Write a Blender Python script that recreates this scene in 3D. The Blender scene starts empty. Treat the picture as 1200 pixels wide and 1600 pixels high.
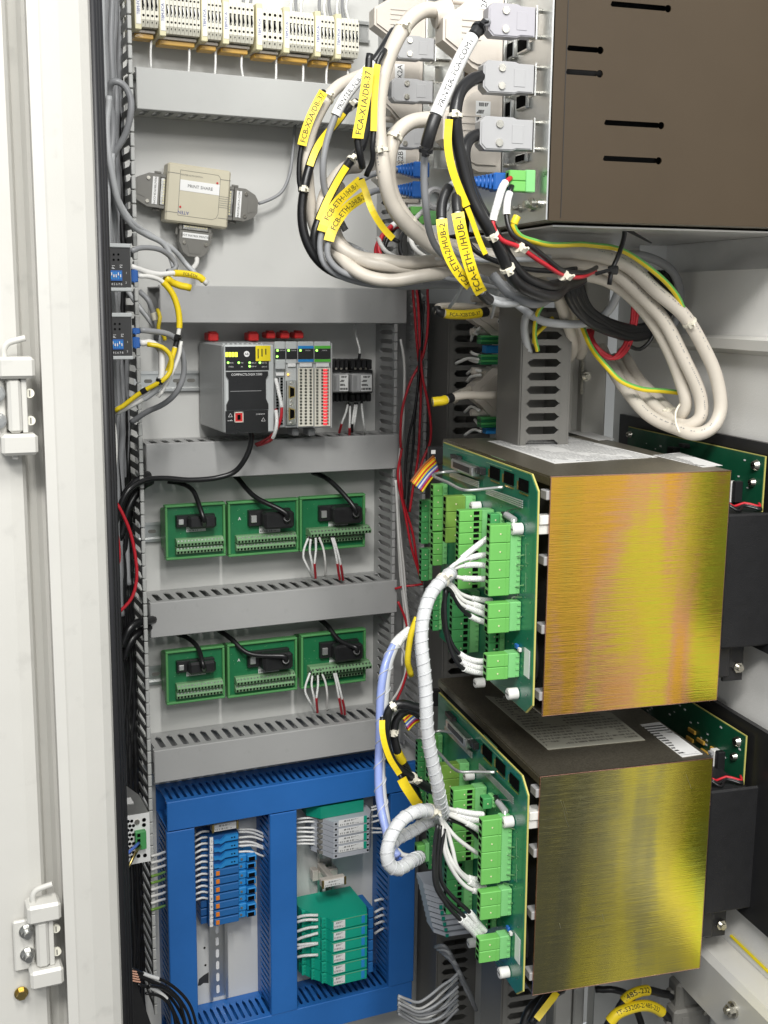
import bpy, math, random
from math import sin, cos, tan, pi, radians, atan2, sqrt, hypot
random.seed(7)

# ------------------------------------------------------------------ camera
CAM = (0.0, -2.0, 0.0)              # metres; mounting plate lies in the plane y = 0
FPX, YAW, PITCH, ROLL, TH = 1818.0, radians(23.75), radians(10.19), radians(0.575), radians(7.7)
def _axes():
    fw = (sin(YAW)*cos(PITCH), cos(YAW)*cos(PITCH), -sin(PITCH))
    rt = (cos(YAW), -sin(YAW), 0.0)
    up = (rt[1]*fw[2]-rt[2]*fw[1], rt[2]*fw[0]-rt[0]*fw[2], rt[0]*fw[1]-rt[1]*fw[0])
    c, s = cos(ROLL), sin(ROLL)
    r = tuple(c*rt[i]+s*up[i] for i in range(3)); u = tuple(-s*rt[i]+c*up[i] for i in range(3))
    return r, u, fw
RT, UP, FW = _axes()
scene = bpy.context.scene
_cd = bpy.data.cameras.new('camera'); _co = bpy.data.objects.new('camera', _cd); scene.collection.objects.link(_co)
from mathutils import Matrix, Vector
_co.matrix_world = Matrix(((RT[0], UP[0], -FW[0], CAM[0]), (RT[1], UP[1], -FW[1], CAM[1]), (RT[2], UP[2], -FW[2], CAM[2]), (0, 0, 0, 1)))
_cd.sensor_fit = 'VERTICAL'; _cd.sensor_height = 36.0; _cd.lens = FPX/1600*36.0
_cd.clip_start = 0.02; _cd.clip_end = 60
scene.camera = _co
scene.render.resolution_x, scene.render.resolution_y = 768, 1024
# ------------------------------------------------------------------ light: an indoor plant room, ceiling fittings in front of the open cabinet and an added frontal fill
world = bpy.data.worlds.new('World'); scene.world = world; world.use_nodes = True
_bg = world.node_tree.nodes['Background']; _bg.inputs[0].default_value = (0.93, 0.97, 1.0, 1); _bg.inputs[1].default_value = 0.56
def area(name, loc, target, sx, sy, watts, col):
    l = bpy.data.lights.new(name, 'AREA'); l.shape = 'RECTANGLE'; l.size = sx; l.size_y = sy; l.energy = watts; l.color = col
    o = bpy.data.objects.new(name, l); scene.collection.objects.link(o); o.location = loc
    o.rotation_euler = (Vector(target)-Vector(loc)).to_track_quat('-Z', 'Y').to_euler()
area('ceiling_or_fill_lamp', (0.3, -2.5, 2.1), (0.6, 0, -0.3), 0.16, 0.9, 56, (1.0, 0.985, 0.95))
area('ceiling_or_fill_lamp', (-0.9, -3.2, 2.0), (0.9, -0.6, -0.4), 1.3, 0.5, 96, (1.0, 0.985, 0.95))
area('ceiling_or_fill_lamp', (0.5, -4.3, 1.55), (0.7, -0.2, -0.5), 1.8, 0.6, 50, (1.0, 0.985, 0.95))  # added frontal fill for the deep recesses, not a known ceiling fitting
scene.view_settings.view_transform = 'Standard'; scene.view_settings.look = 'None'
scene.view_settings.exposure = 0.06; scene.view_settings.gamma = 1.0; scene.view_settings.use_curve_mapping = False

# ------------------------------------------------------------------ sight lines: where a point of the photo lies at a given depth
def ray(px, py):
    a = (px-600.0)/FPX; b = (800.0-py)/FPX
    return tuple(FW[i]+a*RT[i]+b*UP[i] for i in range(3))
def P(px, py, y):                    # room frame, depth plane y
    d = ray(px, py); t = (y-CAM[1])/d[1]
    return (CAM[0]+t*d[0], y, CAM[2]+t*d[2])
CT, ST = cos(TH), sin(TH)
def rb(px, py):
    d = ray(px, py); return (d[0]*CT-d[1]*ST, d[0]*ST+d[1]*CT, d[2])
def B(px, py, v):                    # side-rack frame (turned 7.7 degrees about z), depth plane v
    d = rb(px, py); t = v/d[1]; return (t*d[0], v, t*d[2])
def BU(px, py, u):                   # side-rack frame, plane u
    d = rb(px, py); t = u/d[0]; return (u, t*d[1], t*d[2])
def B2W(p): return (CAM[0]+p[0]*CT+p[1]*ST, CAM[1]-p[0]*ST+p[1]*CT, p[2])
def W(px, py, v): return B2W(B(px, py, v))
# ------------------------------------------------------------------ helpers
COL = scene.collection
ORI = {}                              # object name -> (frame, origin) used while authoring
def sub(a, b): return (a[0]-b[0], a[1]-b[1], a[2]-b[2])
def addv(a, b): return (a[0]+b[0], a[1]+b[1], a[2]+b[2])
def mul(a, k): return (a[0]*k, a[1]*k, a[2]*k)
def dot(a, b): return a[0]*b[0]+a[1]*b[1]+a[2]*b[2]
def cross(a, b): return (a[1]*b[2]-a[2]*b[1], a[2]*b[0]-a[0]*b[2], a[0]*b[1]-a[1]*b[0])
def norm(a):
    l = sqrt(dot(a, a)) or 1.0; return (a[0]/l, a[1]/l, a[2]/l)
def lerp(a, b, t): return tuple(a[i]+(b[i]-a[i])*t for i in range(len(a)))

def tag(o, label=None, cat=None, group=None, kind=None):
    if label: o['label'] = label
    if cat: o['category'] = cat
    if group: o['group'] = group
    if kind: o['kind'] = kind
    return o
def setframe(o, frame, org):
    ORI[o.name] = (frame, org)
    if frame == 'B': o.location = B2W(org); o.rotation_euler = (0, 0, -TH)
    elif frame == 'A': o.location = org
    else: o.matrix_world = frame          # a Matrix: parts are authored in its own local axes
def thing(name, label, cat, frame='A', org=(0, 0, 0), group=None):
    o = bpy.data.objects.new(name, None); COL.objects.link(o); o.empty_display_size = 0.02
    setframe(o, frame, org if isinstance(frame, str) else (0, 0, 0)); return tag(o, label, cat, group)
def axes(org, ex, ey, ez):
    return Matrix(((ex[0], ey[0], ez[0], org[0]), (ex[1], ey[1], ez[1], org[1]), (ex[2], ey[2], ez[2], org[2]), (0, 0, 0, 1)))

class M:
    def __init__(s): s.v = []; s.f = []
    def add(s, vs, fs):
        n = len(s.v); s.v += [tuple(p) for p in vs]; s.f += [tuple(i+n for i in f) for f in fs]; return s
    def box(s, x0, x1, y0, y1, z0, z1, b=0.0):
        if x0 > x1: x0, x1 = x1, x0
        if y0 > y1: y0, y1 = y1, y0
        if z0 > z1: z0, z1 = z1, z0
        if b <= 0:
            return s.add([(x0,y0,z0),(x1,y0,z0),(x1,y1,z0),(x0,y1,z0),(x0,y0,z1),(x1,y0,z1),(x1,y1,z1),(x0,y1,z1)],
                         [(0,3,2,1),(4,5,6,7),(0,1,5,4),(1,2,6,5),(2,3,7,6),(3,0,4,7)])
        b = min(b, (x1-x0)*.49, (y1-y0)*.49, (z1-z0)*.49)
        lo = (x0, y0, z0); hi = (x1, y1, z1); vs = []; ix = {}
        for cx in (0, 1):
            for cy in (0, 1):
                for cz in (0, 1):
                    c = (cx, cy, cz); base = [hi[i] if c[i] else lo[i] for i in range(3)]; ins = [-b if c[i] else b for i in range(3)]
                    for a in range(3):
                        p = [base[i]+(0 if i == a else ins[i]) for i in range(3)]
                        ix[(c, a)] = len(vs); vs.append(p)
        fs = []
        def out(f):
            ctr = [(lo[i]+hi[i])/2 for i in range(3)]
            p = [vs[i] for i in f]; nrm = cross(sub(p[1], p[0]), sub(p[2], p[0])); m = [sum(q[i] for q in p)/len(p)-ctr[i] for i in range(3)]
            return tuple(f) if dot(nrm, m) > 0 else tuple(reversed(f))
        for a in range(3):
            o1, o2 = [i for i in range(3) if i != a]
            for sd in (0, 1):
                q = []
                for c1, c2 in ((0,0),(1,0),(1,1),(0,1)):
                    c = [0,0,0]; c[a] = sd; c[o1] = c1; c[o2] = c2; q.append(ix[(tuple(c), a)])
                fs.append(out(q))
        for a in range(3):
            o1, o2 = [i for i in range(3) if i != a]
            for c1 in (0, 1):
                for c2 in (0, 1):
                    c = [0,0,0]; c[o1] = c1; c[o2] = c2; d = list(c); d[a] = 1
                    fs.append(out([ix[(tuple(c), o1)], ix[(tuple(d), o1)], ix[(tuple(d), o2)], ix[(tuple(c), o2)]]))
        for cx in (0, 1):
            for cy in (0, 1):
                for cz in (0, 1): fs.append(out([ix[((cx,cy,cz), a)] for a in range(3)]))
        return s.add(vs, fs)
    def prism(s, poly, axis, a, b):       # poly: 2-D points in the two other axes (cyclic order x,y,z), extruded from a to b
        if a > b: a, b = b, a
        n = len(poly)
        ar = sum(poly[i][0]*poly[(i+1) % n][1]-poly[(i+1) % n][0]*poly[i][1] for i in range(n))
        if (ar > 0) == (axis == 'y'): poly = list(reversed(poly))
        mk = {'x': lambda p, t: (t, p[0], p[1]), 'y': lambda p, t: (p[0], t, p[1]), 'z': lambda p, t: (p[0], p[1], t)}[axis]
        vs = [mk(p, a) for p in poly]+[mk(p, b) for p in poly]
        fs = [tuple(reversed(range(n))), tuple(range(n, 2*n))]+[(i, (i+1) % n, n+(i+1) % n, n+i) for i in range(n)]
        return s.add(vs, fs)
    def cyl(s, p0, p1, r, r1=None, n=12, cap=True):
        r1 = r if r1 is None else r1
        d = norm(sub(p1, p0)); a = norm(cross(d, (0, 0, 1) if abs(d[2]) < .9 else (1, 0, 0))); b = cross(d, a)
        vs = [addv(p0, addv(mul(a, r*cos(2*pi*i/n)), mul(b, r*sin(2*pi*i/n)))) for i in range(n)]
        vs += [addv(p1, addv(mul(a, r1*cos(2*pi*i/n)), mul(b, r1*sin(2*pi*i/n)))) for i in range(n)]
        fs = [(i, (i+1) % n, n+(i+1) % n, n+i) for i in range(n)]
        if cap: fs += [tuple(reversed(range(n))), tuple(range(n, 2*n))]
        return s.add(vs, fs)
    def tube(s, pts, r, n=10, cap=True, squash=None):
        rs = r if isinstance(r, (list, tuple)) else [r]*len(pts)
        t0 = norm(sub(pts[1], pts[0])); a = norm(cross(t0, (0, 0, 1) if abs(t0[2]) < .9 else (1, 0, 0))); vs = []
        for i, p in enumerate(pts):
            t = norm(sub(pts[min(i+1, len(pts)-1)], pts[max(i-1, 0)])); a = norm(sub(a, mul(t, dot(a, t)))); b = cross(t, a)
            for k in range(n):
                an = 2*pi*k/n; vs.append(addv(p, addv(mul(a, rs[i]*cos(an)), mul(b, rs[i]*sin(an)))))
        fs = []
        for i in range(len(pts)-1):
            for k in range(n):
                k2 = (k+1) % n; fs.append((i*n+k, i*n+k2, (i+1)*n+k2, (i+1)*n+k))
        if cap: fs += [tuple(reversed(range(n))), tuple((len(pts)-1)*n+k for k in range(n))]
        return s.add(vs, fs)
    def mesh(s, name, mat, org=(0, 0, 0), smooth=False):
        me = bpy.data.meshes.new(name); me.from_pydata([sub(p, org) for p in s.v], [], s.f)
        if mat: me.materials.append(MAT[mat])
        if smooth:
            for p in me.polygons: p.use_smooth = True
            if smooth == 'auto':
                me.set_sharp_from_angle(angle=radians(40))
        me.update(); return me
    def build(s, name, mat, parent, smooth=False, kind=None, label=None):     # a part (or sub-part) authored in its thing's frame
        fr, org = ORI[parent.name]
        o = bpy.data.objects.new(name, s.mesh(name, mat, org, smooth)); COL.objects.link(o); o.parent = parent
        ORI[o.name] = (fr, org)
        if kind: o['kind'] = kind
        if label: o['label'] = label
        return o
    def solo(s, name, mat, label, cat, frame='A', group=None, kind=None, smooth=False):   # a thing that is one mesh
        xs, ys, zs = zip(*s.v); org = ((min(xs)+max(xs))/2, (min(ys)+max(ys))/2, min(zs))
        o = bpy.data.objects.new(name, s.mesh(name, mat, org, smooth)); COL.objects.link(o); setframe(o, frame, org)
        return tag(o, label, cat, group, kind)
def part(name, mat, parent, mesh, loc, label=None):      # a part that shares mesh data with its likes; loc in the parent's own axes
    o = bpy.data.objects.new(name, mesh); COL.objects.link(o); o.parent = parent; o.location = loc; ORI[o.name] = ORI[parent.name]; return o
def kids(o): return [c for c in bpy.data.objects if c.parent == o]
def dup(root, loc, label, group=None, rot=None):
    fam = {}
    for c in bpy.data.objects:
        if c.parent: fam.setdefault(c.parent.name, []).append(c)
    def cp(o, par):
        c = o.copy(); COL.objects.link(c)
        if par: c.parent = par
        for k in fam.get(o.name, []): cp(k, c)
        return c
    r = cp(root, None); r.location = loc; r['label'] = label
    if rot is not None: r.rotation_euler = rot
    if group: r['group'] = group
    return r

# ------------------------------------------------------------------ cables
def smoothpath(pts, step=0.006):
    out = []; n = len(pts)
    for i in range(n-1):
        p0 = pts[max(i-1, 0)]; p1 = pts[i]; p2 = pts[i+1]; p3 = pts[min(i+2, n-1)]
        d = sqrt(dot(sub(p2, p1), sub(p2, p1))); k = max(2, min(24, int(d/step)))
        def tj(a, b): return max(1e-6, sqrt(sqrt(dot(sub(a, b), sub(a, b)))))
        t0 = 0.0; t1 = t0+tj(p0, p1) if i > 0 else t0+tj(p1, p2); t2 = t1+tj(p1, p2); t3 = t2+(tj(p2, p3) if i < n-2 else tj(p1, p2))
        if i == 0: p0 = sub(mul(p1, 2), p2)
        if i == n-2: p3 = sub(mul(p2, 2), p1)
        for j in range(k):
            t = t1+(t2-t1)*j/k
            a1 = lerp(p0, p1, (t-t0)/(t1-t0)); a2 = lerp(p1, p2, (t-t1)/(t2-t1)); a3 = lerp(p2, p3, (t-t2)/(t3-t2))
            b1 = lerp(a1, a2, (t-t0)/(t2-t0)); b2 = lerp(a2, a3, (t-t1)/(t3-t1)); out.append(lerp(b1, b2, (t-t1)/(t2-t1)))
    out.append(pts[-1]); return out
class Path:
    def __init__(s, pts):
        s.p = pts; s.d = [0.0]
        for i in range(1, len(pts)): s.d.append(s.d[-1]+sqrt(dot(sub(pts[i], pts[i-1]), sub(pts[i], pts[i-1]))))
        s.len = s.d[-1]
    def at(s, l):
        l = max(0.0, min(s.len, l)); lo = 0
        for i in range(1, len(s.d)):
            if s.d[i] >= l: lo = i-1; break
        else: lo = len(s.d)-2
        k = (l-s.d[lo])/max(1e-9, s.d[lo+1]-s.d[lo]); return lerp(s.p[lo], s.p[lo+1], k)
    def tan(s, l): return norm(sub(s.at(l+.003), s.at(l-.003)))
    def cut(s, a, b, n): return [s.at(a+(b-a)*i/n) for i in range(n+1)]
def wpts(pts, fr):
    return [(P if fr == 'A' else W)(*p) for p in pts]
def cable(label, pts, r, mat, fr='A', name='cable', cat='cable', group=None, n=10, world=None):
    sp = smoothpath(world if world else wpts(pts, fr)); rw = r if isinstance(r, float) else .004
    if len(sp) > 6:                         # hand-laid cables are never perfectly even
        k1, k2, k3 = [random.uniform(0, 6.28) for _ in range(3)]; am = min(.0012, rw*.22)
        sp = [addv(q, (am*sin(i*.31+k1), am*sin(i*.23+k2), am*sin(i*.37+k3))) if 1 < i < len(sp)-2 else q for i, q in enumerate(sp)]
    path = Path(sp)
    m = M(); m.tube(path.p, r, n); o = m.solo(name, mat, label, cat, 'A', group, smooth=True)
    return o, path
def span(path, x0, x1, k=200):          # arc lengths where the path comes closest to two photo points
    def best(q):
        bl, bd = 0, 9e9
        for i in range(k+1):
            l = path.len*i/k; p = sub(path.at(l), CAM); z = dot(p, FW); px = 600+FPX*dot(p, RT)/z; py = 800-FPX*dot(p, UP)/z
            d = hypot(px-q[0], py-q[1])
            if d < bd: bl, bd = l, d
        return bl
    return best(x0), best(x1)
def sleeve(o, path, a, b, r, mat, text=None, name='marker_sleeve', size=None, flip=False, tmat='ink', off=0.0, start=.08, label=None):
    seg = max(6, int(abs(b-a)/.006)); m = M(); m.tube(path.cut(a, b, seg), r, 10); s = m.build(name, mat, o, smooth='auto', label=label)
    if text: pathtext(s, path, a, b, r, text, size or r*1.1, flip, tmat, off, start)
    return s
def pathtext(par, path, a, b, r, text, size, flip=False, tmat='ink', off=0.0, start=.08):
    vs, fs, w = textmesh(text); L = abs(b-a); sgn = 1 if b > a else -1
    sc = min(size, L*(1-2*start)/max(w, .01)) if start < .5 else size
    l0 = a+sgn*(L-w*sc)/2; m = M(); out = []
    for x, y in vs:
        xx = (w-x) if flip else x; yy = (.35-y) if flip else (y-.35)
        l = l0+sgn*xx*sc; c = path.at(l); t = mul(path.tan(l), sgn); view = norm(sub(CAM, c))
        nrm = norm(sub(view, mul(t, dot(view, t)))); up = cross(nrm, t); an = yy*sc/r+off
        rr = r+.0003; out.append(addv(c, addv(mul(nrm, rr*cos(an)), mul(up, rr*sin(an)))))
    m.add(out, fs); return m.build('lettering', tmat, par)
def tie(o, path, l, r, mat='tie_white', w=.0045, head=(1, 0)):
    c = path.at(l); t = path.tan(l); m = M(); m.tube([sub(c, mul(t, w/2)), addv(c, mul(t, w/2))], r, 12)
    view = norm(sub(CAM, c)); nrm = norm(sub(view, mul(t, dot(view, t)))); up = cross(nrm, t); h = norm(addv(mul(nrm, head[0]), mul(up, head[1]))); hc = addv(c, mul(h, r+.002))
    m.tube([sub(hc, mul(t, .004)), addv(hc, mul(t, .004))], .0042, 4); m.tube([hc, addv(hc, addv(mul(h, .007), mul(up, .004)))], .0018, 4)
    return m.build('cable_tie', mat, o)
_TC = {}
def textmesh(text):
    if text in _TC: return _TC[text]
    c = bpy.data.curves.new('lettering', 'FONT'); c.body = text; c.size = 1.0; c.resolution_u = 2
    o = bpy.data.objects.new('lettering', c); me = o.to_mesh()
    vs = [(v.co.x, v.co.y) for v in me.vertices]; fs = [tuple(p.vertices) for p in me.polygons]
    o.to_mesh_clear(); bpy.data.objects.remove(o); bpy.data.curves.remove(c)
    w = max(v[0] for v in vs) if vs else 0; _TC[text] = (vs, fs, w); return _TC[text]
def flattext(par, text, org, ex, ey, size, mat='ink', center=True, name='lettering'):   # flat print: org in the thing's frame
    vs, fs, w = textmesh(text); m = M()
    m.add([addv(org, addv(mul(ex, (x-(w/2 if center else 0))*size), mul(ey, (y-.35)*size))) for x, y in vs], fs); return m.build(name, mat, par)
# ------------------------------------------------------------------ materials (all procedural)
MAT = {}
def mk(name, col, rough=.5, metal=0.0, var=.07, vs=25.0, bump=0.0, bs=300.0, coat=0.0, spec=.5, rvar=.08, stretch=None, alpha=1.0, trans=0.0, emit=None, dirt=0.0):
    m = bpy.data.materials.new(name); m.use_nodes = True; nt = m.node_tree; N = nt.nodes; L = nt.links; b = N['Principled BSDF']
    tc = N.new('ShaderNodeTexCoord'); mp = N.new('ShaderNodeMapping'); L.new(tc.outputs['Object'], mp.inputs[0])
    if stretch: mp.inputs['Scale'].default_value = stretch
    n1 = N.new('ShaderNodeTexNoise'); n1.inputs['Scale'].default_value = vs; n1.inputs['Detail'].default_value = 5; n1.inputs['Roughness'].default_value = .6
    L.new(mp.outputs[0], n1.inputs['Vector'])
    mx = N.new('ShaderNodeMix'); mx.data_type = 'RGBA'
    mx.inputs[6].default_value = tuple(max(0, c*(1-var*1.6)) for c in col)+(1,); mx.inputs[7].default_value = tuple(min(1, c*(1+var*1.6)) for c in col)+(1,)
    L.new(n1.outputs[0], mx.inputs[0]); out = mx.outputs[2]
    if dirt:
        n3 = N.new('ShaderNodeTexNoise'); n3.inputs['Scale'].default_value = vs*3.7; n3.inputs['Detail'].default_value = 8; L.new(tc.outputs['Object'], n3.inputs['Vector'])
        r3 = N.new('ShaderNodeMapRange'); r3.inputs[1].default_value = .62; r3.inputs[2].default_value = .78; r3.inputs[3].default_value = 0; r3.inputs[4].default_value = dirt; L.new(n3.outputs[0], r3.inputs[0])
        m3 = N.new('ShaderNodeMix'); m3.data_type = 'RGBA'; m3.inputs[7].default_value = tuple(c*.45 for c in col)+(1,); L.new(out, m3.inputs[6]); L.new(r3.outputs[0], m3.inputs[0]); out = m3.outputs[2]
    L.new(out, b.inputs['Base Color'])
    rr = N.new('ShaderNodeMapRange'); rr.inputs[3].default_value = max(.03, rough-rvar); rr.inputs[4].default_value = min(1, rough+rvar); L.new(n1.outputs[0], rr.inputs[0]); L.new(rr.outputs[0], b.inputs['Roughness'])
    b.inputs['Metallic'].default_value = metal; b.inputs['Specular IOR Level'].default_value = spec; b.inputs['Coat Weight'].default_value = coat
    if trans: b.inputs['Transmission Weight'].default_value = trans
    if alpha < 1: b.inputs['Alpha'].default_value = alpha
    if bump:
        n2 = N.new('ShaderNodeTexNoise'); n2.inputs['Scale'].default_value = bs; n2.inputs['Detail'].default_value = 3; L.new(mp.outputs[0], n2.inputs['Vector'])
        bp = N.new('ShaderNodeBump'); bp.inputs['Strength'].default_value = bump; bp.inputs['Distance'].default_value = .001; L.new(n2.outputs[0], bp.inputs['Height']); L.new(bp.outputs[0], b.inputs['Normal'])
    if emit:
        b.inputs['Emission Color'].default_value = emit[:3]+(1,); b.inputs['Emission Strength'].default_value = emit[3]
    MAT[name] = m; return m
def s2l(r, g, b): return tuple(((c/255/12.92) if c/255 <= .04045 else ((c/255+.055)/1.055)**2.4) for c in (r, g, b))
mk('white_paint', (.55, .54, .505), .36, var=.04, vs=9, bump=.06, bs=500, dirt=.22)
mk('wall_paint', (.80, .79, .76), .55, var=.03, vs=6, bump=.35, bs=420)
mk('plate_paint', (.60, .60, .58), .42, var=.03, vs=5, bump=.08, bs=500, dirt=.06)
mk('duct_grey', (.39, .39, .385), .42, var=.04, vs=14, bump=.05, bs=60, dirt=.2)
mk('duct_dark', (.30, .30, .295), .45, var=.05, vs=14)
mk('duct_light', (.46, .465, .45), .40, var=.04, vs=10, bump=.04, bs=60, dirt=.06)
mk('duct_shade', (.165, .16, .148), .45, var=.05, vs=14, dirt=.08)  # duct grey darkened in colour for the shade under the computers
mk('duct_blue', (.022, .145, .46), .40, var=.07, vs=14, bump=.04, bs=60, dirt=.10)
mk('rubber', (.012, .012, .014), .45, var=.15)
mk('black_plastic', (.016, .016, .017), .38, var=.15, vs=60)
mk('black_texture', (.016, .016, .017), .5, spec=.3, var=.15, vs=60, bump=.7, bs=900)
mk('black_cable', (.012, .012, .013), .33, var=.2, vs=40)
mk('grey_cable', (.27, .275, .285), .40, var=.07, vs=30)
mk('lightgrey_cable', (.46, .47, .48), .40, var=.05, vs=30)
mk('beige_cable', (.60, .55, .475), .42, var=.05, vs=22, bump=.05, bs=150, dirt=.08)
mk('white_cable', (.74, .73, .70), .40, var=.04, vs=30)
mk('red_cable', (.50, .018, .03), .38, var=.08, vs=30)
mk('yellow_cable', (.76, .58, .02), .40, var=.05, vs=30)
mk('blue_cable', (.10, .19, .60), .40, var=.06, vs=30)
mk('yellow_sleeve', (.80, .60, .015), .42, var=.04, vs=40)
mk('white_sleeve', (.80, .80, .79), .42, var=.03, vs=40)
mk('ink', (.012, .012, .013), .6, var=.0)
mk('ink_blue', (.03, .05, .25), .6, var=.0)
mk('ink_white', (.75, .75, .75), .6, var=.0)
mk('ink_grey', (.25, .25, .25), .6, var=.0)
mk('tie_white', (.76, .72, .60), .35, var=.04)
mk('tie_black', (.015, .015, .016), .4, var=.1)
mk('paper', (.80, .80, .79), .6, var=.02)
mk('metal', (.62, .62, .60), .30, metal=1, var=.10, vs=80, bump=.1)
mk('zinc', (.66, .67, .66), .36, metal=1, var=.08, vs=40)
mk('aluminium', (.72, .72, .71), .42, metal=.9, var=.06, vs=30)
mk('screw', (.60, .58, .52), .28, metal=1, var=.15, vs=150)
mk('brass', (.60, .46, .18), .30, metal=1, var=.15, vs=100)
mk('gold', (.75, .52, .16), .30, metal=1, var=.1)
mk('copper_strip', (.62, .36, .06), .4, var=.1, coat=.2)
mk('pcb_green', (.004, .155, .085), .32, var=.12, vs=35, coat=.3)
mk('pcb_dark', (.006, .085, .040), .35, var=.15, vs=35, coat=.3)
mk('pcb_edge', (.50, .46, .13), .5, var=.1)
mk('plug_green', (.15, .45, .10), .42, var=.05, vs=40)
mk('plug_deep', (.07, .33, .10), .42, var=.06, vs=40)
mk('plug_olive', (.16, .30, .05), .42, var=.06, vs=40)
mk('header_green', (.20, .52, .19), .38, var=.05, vs=40)
mk('board_green', (.012, .15, .055), .4, var=.12, vs=45, coat=.2)
mk('board_frame', (.09, .30, .10), .45, var=.06, vs=30)
mk('terminal_pale', (.20, .36, .19), .45, var=.08, vs=60)
mk('hole', (.004, .004, .004), .9, var=.0, spec=.05)
mk('cream', (.70, .65, .42), .45, var=.04, vs=60)
mk('cream_white', (.74, .72, .62), .45, var=.04, vs=60)
mk('beige_plastic', (.56, .52, .40), .42, var=.03, vs=25, bump=.08, bs=900)
mk('hood_beige', (.58, .53, .47), .42, var=.03, vs=25, bump=.06, bs=700)
mk('hood_grey', (.36, .36, .365), .40, var=.04, vs=25, bump=.06, bs=700)
mk('hood_lilac', (.38, .37, .40), .38, var=.04, vs=25)
mk('hood_dark', (.17, .165, .15), .45, var=.06, vs=40, bump=.1, bs=700)
mk('plc_grey', (.42, .43, .43), .42, var=.03, vs=20, bump=.06, bs=800)
mk('plc_light', (.50, .52, .52), .42, var=.03, vs=20)
mk('plc_black', (.011, .011, .012), .30, var=.1)
mk('red_plastic', (.55, .02, .02), .38, var=.06)
mk('orange', (.80, .24, .02), .4, var=.06)
mk('terminal_blue', (.02, .14, .40), .40, var=.08, vs=60)
mk('terminal_blue_dark', (.012, .085, .26), .42, var=.08, vs=60)
mk('label_blue', (.02, .25, .62), .5, var=.03)
mk('isolator_green', (.006, .36, .24), .42, var=.05, vs=40)
mk('isolator_dark', (.006, .26, .17), .42, var=.05, vs=40)
mk('module_light', (.60, .63, .68), .42, var=.04, vs=40)
mk('isolator_grey', (.43, .45, .49), .42, var=.04, vs=40)
mk('dip_blue', (.02, .12, .42), .4, var=.04)
mk('jack_blue', (.015, .10, .36), .4, var=.06)
mk('label_yellow', (.85, .68, .01), .5, var=.03)
mk('label_green', (.10, .50, .05), .5, var=.03)
mk('led_green', (.10, .5, .05), .4, emit=(.35, 1.0, .12, 3.0))
mk('led_red', (.5, .03, .03), .4, emit=(1.0, .05, .07, .8))
mk('led_amber', (.5, .3, .03), .4, emit=(1.0, .55, .08, 2.0))
mk('led_yellow', (.5, .5, .03), .4, emit=(.9, 1.0, .08, 1.6))
mk('clear_plastic', (.85, .85, .85), .12, var=.0, alpha=.35)
mk('foam_dark', (.035, .035, .036), .6, var=.1)
mk('lilac_wrap', (.27, .34, .66), .35, var=.05, vs=30, coat=.2)
mk('pink_rim', (.62, .36, .27), .25, metal=1, var=.2, vs=40)
mk('copper', (.30, .16, .11), .4, metal=.6)
mk('interior_shade', (.02, .02, .02), .8, var=.1)  # near-black colour standing in for shade in gaps and openings
mk('floor_room', (.045, .045, .045), .5, var=.2, vs=3)
mk('floor_dark', (.11, .11, .105), .6, var=.2, vs=10)
mk('lid_metal', (.30, .27, .21), .36, metal=.85, var=.5, vs=420, bump=.15, bs=900)
mk('brown_paint', (.054, .039, .024), .45, var=.05, vs=12, bump=.25, bs=1400, spec=.22)
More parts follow.
